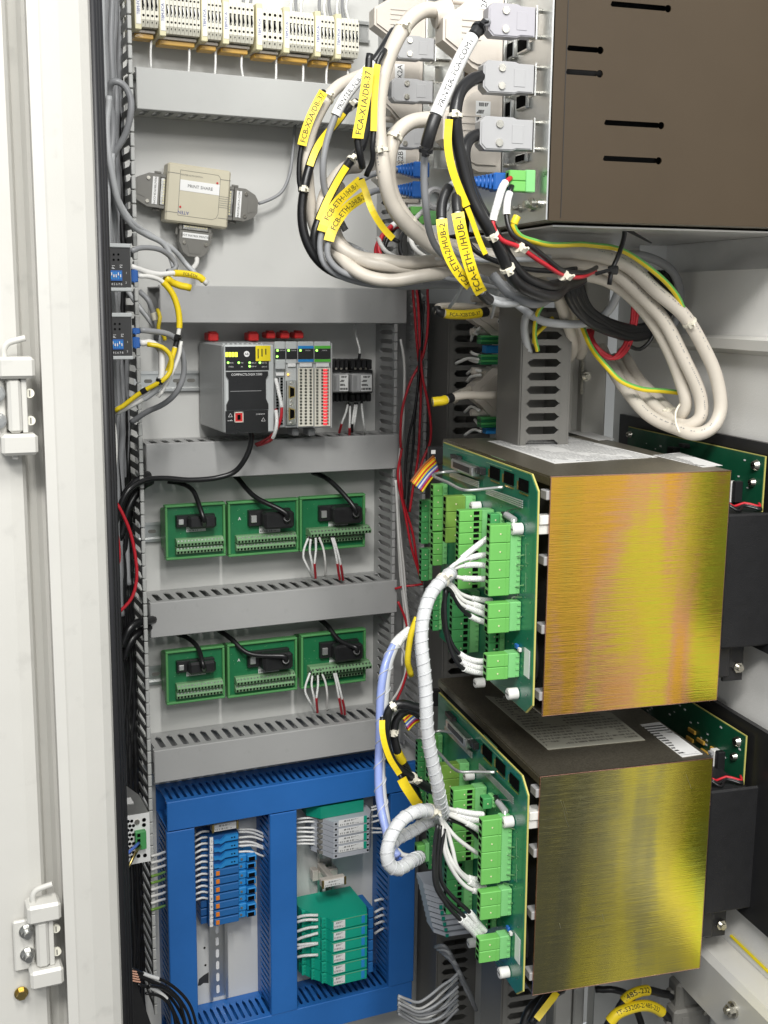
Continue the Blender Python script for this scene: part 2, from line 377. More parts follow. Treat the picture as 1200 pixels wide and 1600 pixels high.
def zinc_face(name, stops, seed, contrast, metal):
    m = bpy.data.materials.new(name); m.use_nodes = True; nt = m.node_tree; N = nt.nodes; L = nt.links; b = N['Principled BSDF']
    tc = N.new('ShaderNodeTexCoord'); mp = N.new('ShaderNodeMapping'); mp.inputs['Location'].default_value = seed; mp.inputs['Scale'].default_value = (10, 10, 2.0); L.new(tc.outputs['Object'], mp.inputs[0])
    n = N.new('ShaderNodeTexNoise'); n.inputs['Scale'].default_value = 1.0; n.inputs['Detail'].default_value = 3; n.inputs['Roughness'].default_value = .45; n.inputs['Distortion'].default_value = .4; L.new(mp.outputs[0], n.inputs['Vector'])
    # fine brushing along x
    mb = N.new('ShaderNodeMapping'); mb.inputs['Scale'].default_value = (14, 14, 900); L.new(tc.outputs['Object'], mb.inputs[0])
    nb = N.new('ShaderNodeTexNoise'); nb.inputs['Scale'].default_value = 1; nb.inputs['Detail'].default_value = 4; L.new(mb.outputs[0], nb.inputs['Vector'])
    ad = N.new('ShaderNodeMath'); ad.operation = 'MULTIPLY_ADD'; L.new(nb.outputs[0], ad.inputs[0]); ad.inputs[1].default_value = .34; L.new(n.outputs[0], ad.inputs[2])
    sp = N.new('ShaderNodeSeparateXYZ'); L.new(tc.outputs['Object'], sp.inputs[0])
    gx = N.new('ShaderNodeMath'); gx.operation = 'MULTIPLY_ADD'; gx.inputs[1].default_value = contrast; L.new(sp.outputs[0], gx.inputs[0]); L.new(ad.outputs[0], gx.inputs[2])  # left-to-right shift paints reflected bands into the coat colour
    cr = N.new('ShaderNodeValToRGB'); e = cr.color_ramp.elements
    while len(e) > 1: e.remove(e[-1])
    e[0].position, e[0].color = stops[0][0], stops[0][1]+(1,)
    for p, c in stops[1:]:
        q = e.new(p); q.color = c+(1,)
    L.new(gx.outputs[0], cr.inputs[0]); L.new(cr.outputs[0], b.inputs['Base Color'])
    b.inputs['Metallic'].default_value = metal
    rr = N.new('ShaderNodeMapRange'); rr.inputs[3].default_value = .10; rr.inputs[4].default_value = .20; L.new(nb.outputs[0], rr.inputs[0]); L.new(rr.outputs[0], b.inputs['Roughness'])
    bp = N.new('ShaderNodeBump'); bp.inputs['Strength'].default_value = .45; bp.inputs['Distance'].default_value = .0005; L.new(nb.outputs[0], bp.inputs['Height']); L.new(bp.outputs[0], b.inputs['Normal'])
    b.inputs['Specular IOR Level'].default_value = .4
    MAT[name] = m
zinc_face('chromate_warm_sheen', [(.36, (.66, .48, .10)), (.50, (.84, .50, .06)), (.60, (.92, .50, .07)), (.68, (.86, .44, .20)), (.76, (.84, .64, .07)), (.90, (.70, .78, .06))], (3.1, 1.2, .4), 1.1, .88)
zinc_face('chromate_olive_sheen', [(.40, (.34, .32, .17)), (.56, (.50, .45, .16)), (.66, (.72, .62, .12)), (.76, (.86, .72, .10)), (.86, (.88, .82, .07)), (.98, (.80, .86, .12))], (1.7, 5.2, 2.3), 1.6, .95)  # dark-left to yellow-right stops imitate the reflected floor and wall
# printed matter: rows of dark type on white stock
def print_mat(name, rows, cols, base=(.78, .78, .77), ink=(.06, .06, .06), dens=.52, axes_=('X', 'Y'), vary=3.0):
    m = bpy.data.materials.new(name); m.use_nodes = True; nt = m.node_tree; N = nt.nodes; L = nt.links; b = N['Principled BSDF']
    tc = N.new('ShaderNodeTexCoord'); sp = N.new('ShaderNodeSeparateXYZ'); L.new(tc.outputs['Generated'], sp.inputs[0])
    def mth(op, a, bb=None):
        q = N.new('ShaderNodeMath'); q.operation = op
        for i, x in enumerate((a, bb)):
            if x is None: continue
            if isinstance(x, (int, float)): q.inputs[i].default_value = x
            else: L.new(x, q.inputs[i])
        return q.outputs[0]
    cx, cy = sp.outputs[axes_[0]], sp.outputs[axes_[1]]
    fr = mth('FRACT', mth('MULTIPLY', cy, rows)); line = mth('MULTIPLY', mth('GREATER_THAN', fr, .28), mth('LESS_THAN', fr, .80))
    cb = N.new('ShaderNodeCombineXYZ'); L.new(mth('MULTIPLY', cx, cols), cb.inputs[0]); L.new(mth('FLOOR', mth('MULTIPLY', cy, rows)), cb.inputs[1])
    wn = N.new('ShaderNodeTexNoise'); wn.inputs['Scale'].default_value = 1.0; wn.inputs['Detail'].default_value = 2; L.new(cb.outputs[0], wn.inputs['Vector'])
    cb2 = N.new('ShaderNodeCombineXYZ'); L.new(mth('MULTIPLY', cx, vary), cb2.inputs[0]); L.new(mth('MULTIPLY', cy, vary), cb2.inputs[1])
    wn2 = N.new('ShaderNodeTexNoise'); wn2.inputs['Scale'].default_value = 1.0; L.new(cb2.outputs[0], wn2.inputs['Vector'])
    on = mth('MULTIPLY', mth('MULTIPLY', line, mth('GREATER_THAN', wn.outputs[0], 1-dens)), mth('GREATER_THAN', wn2.outputs[0], .42))
    ed = mth('MULTIPLY', mth('MULTIPLY', mth('GREATER_THAN', cx, .05), mth('LESS_THAN', cx, .95)), mth('MULTIPLY', mth('GREATER_THAN', cy, .05), mth('LESS_THAN', cy, .95)))
    mx = N.new('ShaderNodeMix'); mx.data_type = 'RGBA'; mx.inputs[6].default_value = base+(1,); mx.inputs[7].default_value = ink+(1,); L.new(mth('MULTIPLY', on, ed), mx.inputs[0]); L.new(mx.outputs[2], b.inputs['Base Color'])
    b.inputs['Roughness'].default_value = .45; MAT[name] = m
print_mat('print_sheet', 24, 70, ink=(.36, .36, .36), dens=.56); print_mat('print_grey', 22, 60, base=(.52, .51, .43), ink=(.20, .19, .16), dens=.52); print_mat('print_dense', 14, 70, dens=.6, vary=.5)
print_mat('print_small', 4, 16, dens=.55, vary=.2, axes_=('X', 'Z')); print_mat('print_line', 2, 24, dens=.50, ink=(.16, .16, .16), vary=.2, axes_=('X', 'Z'))
# wire-marker sleeves: small type running round white tube
def marker_mat(name, base):
    m = bpy.data.materials.new(name); m.use_nodes = True; nt = m.node_tree; N = nt.nodes; L = nt.links; b = N['Principled BSDF']
    tc = N.new('ShaderNodeTexCoord'); n = N.new('ShaderNodeTexNoise'); n.inputs['Scale'].default_value = 900; n.inputs['Detail'].default_value = 2; L.new(tc.outputs['Object'], n.inputs['Vector'])
    r = N.new('ShaderNodeMapRange'); r.inputs[1].default_value = .58; r.inputs[2].default_value = .66; L.new(n.outputs[0], r.inputs[0])
    mx = N.new('ShaderNodeMix'); mx.data_type = 'RGBA'; mx.inputs[6].default_value = base+(1,); mx.inputs[7].default_value = (.22, .22, .22, 1); L.new(r.outputs[0], mx.inputs[0]); L.new(mx.outputs[2], b.inputs['Base Color']); b.inputs['Roughness'].default_value = .45; MAT[name] = m
marker_mat('wire_marker', (.80, .80, .78))
# ------------------------------------------------------------------ setting
def structure(name, m, mat, frame='A', smooth=False):
    return m.solo(name, mat, None, None, frame, kind='structure', smooth=smooth)
m = M(); m.box(.336, 1.45, 0, .012, -1.6, .75); structure('back_plate', m, 'plate_paint')
m = M(); m.box(.246, .258, -.595, .012, -1.6, .75); m.box(.2581, .3355, .0, .012, -1.6, .75); structure('side_wall_left', m, 'interior_shade')  # unseen wall blocks light; near-black back strip paints the shaded gap
m = M(); m.box(.262, 1.45, -.62, -.002, -1.64, -1.602); structure('cabinet_floor', m, 'floor_dark')
# the room floor in front of the cabinet: outside the frame, mirrored in the metal boxes
m = M(); m.box(-3.0, 4.0, -5.0, .02, -1.70, -1.66); structure('room_floor', m, 'floor_room')
# left door post, one folded sheet profile
def fx(px, y): return P(px, 800, y)[0]
prof = [(fx(-70, -.66), -.66), (fx(18, -.66), -.662), (fx(38, -.66), -.660), (fx(43, -.655), -.655), (fx(44, -.640), -.635), (fx(47, -.630), -.628), (fx(58, -.630), -.632),
        (fx(66, -.630), -.630), (fx(71, -.630), -.632), (fx(72, -.680), -.690), (fx(74, -.700), -.7005), (fx(90, -.700), -.7035), (fx(93, -.700), -.7025), (fx(120, -.698), -.698),
        (fx(150, -.690), -.690), (fx(163, -.683), -.683), (fx(168, -.678), -.675), (fx(168, -.678), -.60), (fx(-70, -.66), -.60)]
m = M(); m.prism(prof, 'z', -1.5, .7); structure('door_post', m, 'white_paint')
# right-hand side wall of the cabinet (turned frame)
UW = .955
m = M(); m.box(UW, UW+.012, .85, 1.86, -1.5, .7); structure('side_wall_right', m, 'wall_paint', 'B')
m = M()
for z in (BU(1097, 522, .945)[2],):
    m.prism([(UW-.001, z), (UW-.026, z-.004), (UW-.026, z-.018), (UW-.001, z-.026)], 'y', .85, 1.80)
structure('wall_rail', m, 'white_paint', 'B')
UD = B(700, 600, 1.97)[0]          # covers of the two side ducts stand in this plane
UDW = UD+.082
m = M(); m.box(UDW, UDW+.010, 1.77, 2.06, -1.5, .7); structure('side_plate', m, 'plate_paint', 'B')
# corner post between side ducts and wall
up0 = B(884, 600, 1.80)[0]; up1 = B(946, 600, 1.80)[0]
m = M(); m.box(up0, up0+.016, 1.80, 1.86, -1.5, .7, .003); m.box(up0+.0165, up0+.030, 1.815, 1.86, -1.5, .7); m.box(up0+.0305, up1, 1.795, 1.86, -1.5, .7, .003); structure('corner_post', m, 'white_paint', 'B')

# ------------------------------------------------------------------ cable ducts
def duct(label, mat, org, eL, eC, eD, L, Wd, D, pitch, walls=(0, 1), cover=True, group=None, fmat=None, tabs=False, neck=.5, full=(), lipmat=None, phase=0.0):
    root = thing('cable_duct', label, 'cable duct', axes(org, eL, eC, eD), group=group)
    fmat = fmat or mat
    m = M(); m.box(0, L, 0, Wd, 0, .003)
    for w in (0, 1):
        y = 0 if w == 0 else Wd-.0022
        if w in walls: m.box(0, L, y, y+.0022, .0032, D*.20)
        elif w in full: m.box(0, L, y, y+.0022, .0032, D-.004)
    m.build('base', fmat, root)
    a, h = pitch*neck/2, pitch*.46
    poly = [(-h, D*.195), (-h, D*.215), (-a, D*.29), (-a, D*.80), (-h, D*.86), (-h, D*.985), (h, D*.985), (h, D*.86), (a, D*.80), (a, D*.29), (h, D*.215), (h, D*.195)]
    for w in walls:
        y = 0 if w == 0 else Wd-.0022
        fm = M(); fm.prism(poly, 'y', y, y+.0022)
        if tabs: fm.box(-h, h, y-.0022, y+.0044, D*.955, D*1.0, .001)
        me = fm.mesh('finger', fmat); n = int(L/pitch)
        for i in range(n): part('finger', None, root, me, (pitch*(i+.5)+phase, 0, 0))
    if cover:
        m = M(); m.box(0, L, -.0020, Wd+.0020, D-.0015, D+.0015, .0012); m.box(0, L, -.0022, -.0006, D-.010, D-.0016); m.box(0, L, Wd+.0006, Wd+.0022, D-.010, D-.0016)
        m.build('cover', lipmat or mat, root)
    return root
X_, Y_, Z_ = (1, 0, 0), (0, 1, 0), (0, 0, 1)
nX, nY, nZ = (-1, 0, 0), (0, -1, 0), (0, 0, -1)
DF = .09
def hduct(label, mat, x0, x1, zt, zb, pitch, top=True, D=DF, neck=.5, **k):
    return duct(label, mat, (x0, -.001, zb), X_, Z_, nY, x1-x0, zt-zb, D, pitch, walls=(1,) if top == 1 else ((0,) if top == 0 else (0, 1)), full=(0, 1), neck=neck, **k)
def zz(px, py): return P(px, py, -DF)[2]
XL, XR = .4085, .868
HD = 'grey horizontal cable ducts'
hduct('light grey cable duct under the row of cream terminal blocks', 'duct_light', XL, .90, zz(209, 106), zz(209, 168), .0205, top=2, group=HD)
hduct('plain grey cable duct between the print switch and the controller', 'duct_grey', P(249.5, 470, -DF)[0], .88, zz(420, 450), zz(420, 503), .0205, top=2, group=HD)
hduct('grey slotted cable duct directly below the controller', 'duct_grey', XL, XR, zz(228, 696), zz(229, 750), .0212, top=2, group=HD)
hduct('grey slotted cable duct between the two rows of green terminal boards', 'duct_grey', XL, XR, zz(234, 944), zz(236, 995), .0212, top=2, group=HD)
hduct('grey slotted cable duct below the lower row of green boards', 'duct_grey', XL, XR, zz(240, 1175), zz(242, 1222), .0205, top=2, group=HD)
def vduct(label, mat, x0, x1, zt, zb, pitch, walls, D=DF, cover=False, y=-.001, **k):
    return duct(label, mat, (x0, y, zt), nZ, X_, nY, zt-zb, x1-x0, D, pitch, walls=walls, cover=cover, **k)
xl1 = P(206, 140, -.125)[0]
vduct('open vertical cable duct full of cables beside the door post', 'duct_dark', xl1-.062, xl1, .60, -1.25, .0215, (1,), tabs=True, fmat='duct_light', D=.125, neck=.5)
xr0 = P(616, 700, -DF)[0]; xr1 = P(664, 700, -DF)[0]
vduct('open vertical cable duct carrying red and white wires right of the controller', 'duct_light', xr0, xr1, .60, -.86, .0163, (0, 1), tabs=True, fmat='duct_grey')
# side ducts: cover faces left, slotted side faces the room
def sduct(label, px_front, py, v0, v1, pitch, zt, zb):
    return duct(label, 'duct_shade', B2W((UDW, v0, zt)), nZ, tuple(-c for c in (ST, CT, 0)), (-CT, ST, 0), zt-zb, v0-v1, UDW-UD, pitch, walls=(1,), full=(0,), cover=True, neck=.42)
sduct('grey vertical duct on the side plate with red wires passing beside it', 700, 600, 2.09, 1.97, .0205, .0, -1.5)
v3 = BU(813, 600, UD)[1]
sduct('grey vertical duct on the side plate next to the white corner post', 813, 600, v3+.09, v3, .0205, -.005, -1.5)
# blue duct frame
BG = 'blue cable ducts framing the intrinsically safe section'
bz0, bz1 = zz(262, 1256), zz(264, 1298)          # top member
bx = [P(264, 1400, -DF)[0], P(304, 1400, -DF)[0], P(424, 1400, -DF)[0], P(462, 1400, -DF)[0], P(610, 1400, -DF)[0], P(646, 1400, -DF)[0]]
bb0, bb1 = zz(604, 1544), zz(626, 1576)
hduct('blue slotted cable duct along the top of the blue frame', 'duct_blue', bx[0], bx[5]+.003, bz0, bz1, .0128, top=1, group=BG, D=DF-.002, neck=.55)
hduct('blue slotted cable duct along the bottom of the blue frame', 'duct_blue', bx[0], bx[5], bb0, bb1, .0128, top=1, group=BG, D=DF-.002, neck=.55)
for a, b, lab, wl in ((0, 1, 'blue vertical cable duct at the left of the blue frame', (0,)), (2, 3, 'blue vertical cable duct dividing the blue frame in two', (0,)), (4, 5, 'blue vertical cable duct at the right of the blue frame', (0,))):
    vduct(lab, 'duct_blue', bx[a], bx[b], bz1-.0025, bb0+.0025, .0128, wl, cover=True, D=DF, group=BG, neck=.55, full=(1,))
# ------------------------------------------------------------------ gold chromated drive boxes on the side wall
UB0, UB1, VB0, VB1, ZB0, ZB1 = .600, .857, 1.33, 1.75, -.528, -.2125
UP_ = .574                                          # outer face of the terminal card
def drive_box(dz, label, face, lid, lidlabel):
    r = thing('drive_box', label, 'drive box', 'B', ((UB0+UB1)/2, (VB0+VB1)/2, ZB0+dz), group='metal boxed drive units on the side wall')
    z0, z1 = ZB0+dz, ZB1+dz
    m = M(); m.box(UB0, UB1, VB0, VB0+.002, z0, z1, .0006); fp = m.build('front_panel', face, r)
    for q in ((UB0-.0002, UB1+.0002, z1-.0011, z1+.0003), (UB0-.0002, UB1+.0002, z0-.0003, z0+.0009), (UB0-.0003, UB0+.0010, z0+.001, z1-.0012), (UB1-.0009, UB1+.0003, z0+.001, z1-.0012)):
        m = M(); m.box(q[0], q[1], VB0-.0002, VB0+.0022, q[2], q[3], .0003); m.build('rim', 'pink_rim', fp)
    m = M(); m.box(UB0+.001, UB1, VB0+.0025, VB1, z1-.002, z1); m.box(UB0, UB0+.001, VB0+.0025, VB1, z1-.012, z1-.0022); m.build('lid', lid, r)
    m = M(); m.box(UB0+.001, UB1, VB0+.0025, VB1, z0, z0+.002); m.box(UB1-.002, UB1, VB0+.0025, VB1, z0+.0025, z1-.0025); m.box(UB0+.001, UB1-.0025, VB1-.002, VB1, z0+.0025, z1-.0025); m.build('case', 'lid_metal', r)
    m = M(); m.box(UB0+.012, UB0+.014, VB0+.01, VB1-.01, z0+.01, z1-.015); m.build('gap_shade', 'interior_shade', r)  # black sheet painting the shade seen through the open side
    for k, zc in enumerate((.02, .11, .20, .285)):
        m = M(); m.box(UB0-.004, UB0+.010, VB0+.003, VB0+.022, z0+zc, z0+zc+.012, .001); m.build('spacer_bracket', 'hood_grey', r)
    m = M(); m.box(UB0-.012, UB0+.01, VB0+.006, VB0+.03, z1-.075, z1-.052, .001); m.box(UB0-.012, UB0+.004, VB0+.003, VB0+.012, z1-.062, z1-.050, .001); m.build('white_socket', 'white_cable', r)
    # coiled fan lead glimpsed in the gap
    m = M(); m.tube(smoothpath([(UB0-.002, VB0+.03, z0+.15), (UB0-.008, VB0+.018, z0+.11), (UB0-.004, VB0+.014, z0+.06), (UB0, VB0+.03, z0+.04)]), .004, 8); m.build('inner_lead', 'black_cable', r, smooth=True)
    return r
box_u = drive_box(0, 'drive box with a bright orange and gold front', 'chromate_warm_sheen', 'lid_metal', None)
box_l = drive_box(-.399, 'drive box with a dark olive and yellow scratched front', 'chromate_olive_sheen', 'lid_metal', None)
def scratch(par, pts, r=.0004):
    r *= .55
    m = M(); m.tube([addv(B(x, y, VB0), (0, -.0001, 0)) for x, y in pts], r, 4); m.build('scratch', 'zinc', par)
scratch(box_l, [(876, 1251), (880, 1262), (884, 1280), (889, 1292)]); scratch(box_l, [(880, 1252), (886, 1272)], .0003); scratch(box_l, [(874, 1443), (876, 1450)], .0005); scratch(box_l, [(941, 1428), (944, 1440)], .0003); scratch(box_l, [(1072, 1210), (1080, 1232)], .0003)
def on_lid(par, name, mat, q, dz, lift=.0006):
    vs = [BU0(p, ZB1+dz+lift) for p in q]; m = M(); n = len(vs)
    m.add(vs+[(a, b, c-.0004) for a, b, c in vs], [tuple(range(n)), tuple(reversed(range(n, 2*n)))]+[(i, n+i, n+(i+1) % n, (i+1) % n) for i in range(n)]); return m.build(name, mat, par)
def BU0(p, z):
    d = rb(*p); t = z/d[2]; return (t*d[0], t*d[1], z)
on_lid(box_u, 'rating_sheet', 'print_sheet', [(762, 689), (885, 681), (1027, 714), (866, 724)], 0)
on_lid(box_u, 'warning_label', 'print_dense', [(1020, 711), (1062, 707), (1129, 727), (1098, 730)], 0)
on_lid(box_u, 'serial_label', 'print_small', [(887, 675), (912, 672), (962, 686), (935, 688)], 0)
on_lid(box_l, 'rating_sheet', 'print_grey', [(758, 1087), (955, 1113), (1008, 1156), (856, 1171)], -.399)
on_lid(box_l, 'warning_label', 'print_dense', [(1000, 1132), (1030, 1128), (1098, 1178), (1066, 1183)], -.399)
# ------------------------------------------------------------------ green terminal cards on the open side of each drive box
VCF = BU(692, 691, UP_)[1]
def cq(px, py): return BU(px, py, UP_)
_c = [cq(692, 691), cq(829.8, 740.5), cq(839.8, 767.8), cq(831, 1103), cq(821, 1114)]
CARD = [(q[1], q[2]) for q in _c]; CARD += [(CARD[0][0], CARD[4][1]+.002)]
def grow(poly, g):
    cx = sum(p[0] for p in poly)/len(poly); cz = sum(p[1] for p in poly)/len(poly)
    return [(p[0]+(g if p[0] > cx else -g), p[1]+(g if p[1] > cz else -g)) for p in poly]
def plug(card, dz, pxl, pxr, pyt, pyb, segs, mat='plug_green', thick=.015, holes=False, hmat='header_green', openings=True, drop=1.0):
    mid = (pyt+pyb)/2; v = cq(pxr, mid)[1]; u0 = B(pxl, mid, v)[0]; z1 = B((pxl+pxr)/2, pyt, v)[2]+dz; z0 = B((pxl+pxr)/2, pyb, v)[2]+dz
    uh = UP_-(UP_-u0)*.36
    m = M(); m.box(uh+.0003, UP_-.0004, v+.0015, v+thick+.004, z0+.001, z1-.0005, .0008)
    k = max(3, int((z1-z0)/.0075))
    for i in range(k): m.box(UP_-.006, UP_-.0015, v+.0002, v+.0016, z0+(i+.30)*(z1-z0)/k, z0+(i+.62)*(z1-z0)/k)
    p = m.build('plug', hmat, card)
    h = (z1-z0)/segs
    for i in range(segs):
        m = M(); a, b = z0+i*h, z0+(i+1)*h
        m.box(u0, uh, v, v+thick, a+.00025, b-.00025, .0009); m.box(u0+(uh-u0)*.55, u0+(uh-u0)*.55+.0012, v-.0006, v+.001, (a+b)/2-.0006, (a+b)/2+.0006)
        m.box(u0+(uh-u0)*.80, u0+(uh-u0)*.84, v-.0005, v+.001, a+.0008, b-.0008)
        m.build('terminal', mat, p)
    m = M(); nh = max(segs*2, int((z1-z0)/.0085))
    for i in range(nh):
        zc = z0+(i+.5)*(z1-z0)/nh; g = (z1-z0)/nh*.30
        if openings: m.box(u0-.0002, u0+.003, v+thick*.22, v+thick*.82, zc-g, zc+g)
        if holes: m.box(u0+(uh-u0)*.62, u0+(uh-u0)*.86, v-.0008, v+.002, zc-g, zc+g)
    m.build('wire_openings', 'hole', p, kind='stuff')
    m = M()
    for i in range(segs): zc = z0+(i+.5)*h; m.cyl((u0+(uh-u0)*.50, v+.001, zc), (u0+(uh-u0)*.50, v-.0005, zc), .0011, n=6)
    m.build('test_points', 'cream', p, kind='stuff')
    return p
def terminal_card(dz, label):
    r = thing('terminal_card', label, 'circuit board', 'B', (UP_, 1.54, CARD[4][1]+dz), group='green terminal cards of the drive units')
    pol = [(a, b+dz) for a, b in CARD]
    m = M(); m.prism(grow(pol, -.0012), 'x', UP_, UP_+.0008); m.build('board_face', 'pcb_green', r)
    m = M(); m.prism(pol, 'x', UP_+.001, UP_+.0032); m.build('board_edge', 'pcb_edge', r)
    def bxp(name, mat, x0, y0, x1, y1, h, b=.0006, smooth=False):
        a = cq(x0, (y0+y1)/2); c = cq(x1, (y0+y1)/2); zt = cq((x0+x1)/2, y0)[2]+dz; zb = cq((x0+x1)/2, y1)[2]+dz
        m = M(); m.box(UP_-h, UP_-.0003, a[1], c[1], zb, zt, b); return m.build(name, mat, r)
    for x, y in ((774, 739), (796, 747), (819, 758)):
        a = bxp('jack_cutout', 'hole', x-7.5, y-9, x+7.5, y+10, .0012, 0)
        m = M(); q0 = cq(x-10, y); q1 = cq(x-7.8, y); m.box(UP_-.0014, UP_-.0003, q0[1], q1[1], q0[2]-.005+dz, q0[2]+.006+dz); q0 = cq(x-6, y+11); q1 = cq(x+7, y+11); m.box(UP_-.0014, UP_-.0003, q0[1], q1[1], q0[2]-.001+dz, q0[2]+.0008+dz); m.build('gold_pad', 'gold', a)
    d = bxp('socket_shell', 'metal', 718, 722, 752, 739, .014, .002)
    bxp('socket_insert', 'black_plastic', 722, 725, 748, 735, .0146, .001); bxp('relay_block', 'black_plastic', 711, 711, 723, 718, .008); bxp('edge_block', 'black_plastic', 753, 730, 760, 741, .009)
    bxp('barcode_label', 'white_sleeve', 819.5, 1014, 828, 1058, .0008, 0)
    # bent wire bail and long header pins
    q = [cq(728, 737), cq(692, 736), cq(700, 742)]
    m = M(); m.tube(smoothpath([addv(cq(730, 736), (-.002, 0, dz)), addv(B(692, 738, 1.60), (-.0, 0, dz)), addv(B(677, 742, 1.58), (0, 0, dz)), addv(B(700, 754, 1.50), (0, 0, dz)), addv(B(727, 766, 1.45), (0, 0, dz)), addv(B(748, 765, 1.44), (0, 0, dz)), addv(cq(789, 761), (-.003, 0, dz))]), .0022, 8); m.build('wire_bail', 'aluminium', r, smooth=True)
    for k in range(4):
        m = M(); m.cyl(addv(cq(764, 763+k*2.6), (-.004, 0, dz)), addv(cq(821, 783+k*3.3), (-.004, 0, dz)), .0010, n=6); m.build('pin_row', 'aluminium', r)
        m = M(); m.cyl(addv(cq(707, 737+k*2.2), (-.004, 0, dz)), addv(cq(752, 753+k*2.6), (-.004, 0, dz)), .0010, n=6); m.build('pin_row', 'aluminium', r)
    for x, y, rad in ((816, 826, .0078), (809, 1083, .0078), (751, 791, .007), (757, 1066, .007)):
        c = addv(cq(x, y), (0, 0, dz)); m = M(); m.cyl((UP_-.001, c[1], c[2]), (UP_-.014, c[1], c[2]), rad, n=16); m.cyl((UP_-.0141, c[1], c[2]), (UP_-.0150, c[1], c[2]), rad*.85, n=16); s = m.build('standoff_screw', 'white_cable', r, smooth='auto')
        m = M(); m.box(UP_-.0153, UP_-.0149, c[1]-rad*.7, c[1]+rad*.7, c[2]-.001, c[2]+.001); m.build('slot', 'hood_dark', s)
    for x, y, t in ((811.5, 852, 0), (811, 899, 0), (808, 948, 0), (805, 808, 1)):
        a = addv(cq(x-(6 if t else 0), y-11 if not t else y-4), (-.007, 0, dz)); b = addv(cq(x+(6 if t else 0), y+11 if not t else y+4), (-.007, 0, dz)); m = M(); m.cyl(a, b, .0046, n=10); s = m.build('resistor', 'hood_grey', r, smooth='auto')
        m = M(); e0 = addv(cq(x+9, y-15), (-.001, 0, dz)); e1 = addv(cq(x+9, y+15), (-.001, 0, dz)); m.tube(smoothpath([a, addv(a, (-.001, -.002, .004)), e0], .003), .0007, 5); m.tube(smoothpath([b, addv(b, (-.001, -.002, -.004)), e1], .003), .0007, 5); m.build('lead_wire', 'metal', s)
    bxp('chip', 'dip_blue', 808, 1006, 812, 1013, .004); bxp('chip', 'white_cable', 813, 1012, 816, 1018, .004); bxp('diode', 'black_plastic', 788, 801, 797, 810, .005)
    random.seed(3)
    m = M()
    for k in range(70):
        x = random.uniform(775, 830); y = random.uniform(790, 1090); c = addv(cq(x, y), (0, 0, dz)); s = random.uniform(.0005, .0011); m.box(UP_-.0006, UP_-.0002, c[1]-s, c[1]+s, c[2]-s, c[2]+s)
    m.build('solder_points', 'metal', r, kind='stuff')
    m = M()
    for x0, y0, x1, y1 in ((822, 850, 822, 880), (822, 895, 822, 925), (822, 850, 826, 850), (822, 880, 826, 880), (780, 1070, 800, 1076), (786, 1078, 797, 1082), (700, 700, 740, 712), (760, 722, 800, 736), (768, 712, 790, 720)):
        a = addv(cq(x0, y0), (0, 0, dz)); b = addv(cq(x1, y1), (0, 0, dz)); m.cyl((UP_-.0003, a[1], a[2]), (UP_-.0003, b[1], b[2]), .0003, n=4)
    m.build('silkscreen', 'terminal_pale', r, kind='stuff')
    pl = [(659, 677, 782, 850, 4, 'plug_deep', 0), (659, 677, 858, 908, 3, 'plug_deep', 0), (677, 700, 757, 830, 4, 'plug_green', 0), (677, 700, 832, 884, 3, 'plug_green', 0), (677, 692, 922, 986, 4, 'plug_deep', 0), (697, 744, 775, 848, 3, 'plug_olive', 0),
          (707, 750, 925, 1022, 5, 'plug_deep', 1), (717, 772, 797, 920, 7, 'plug_green', 1), (767, 790, 803, 822, 1, 'plug_deep', 0), (764, 790, 985, 1024, 2, 'plug_deep', 1),
          (765, 815, 820, 931, 4, 'plug_green', 0), (763, 815, 942, 989, 2, 'plug_green', 0), (761, 813, 1022, 1062, 2, 'plug_green', 0)]
    for a, b, c, d, n, mt, ho in pl: plug(r, dz, a, b, c, d, n, mt, holes=bool(ho))
    return r
card_u = terminal_card(0, 'green terminal card on the upper drive box')
card_l = terminal_card(-.399, 'green terminal card on the lower drive box')
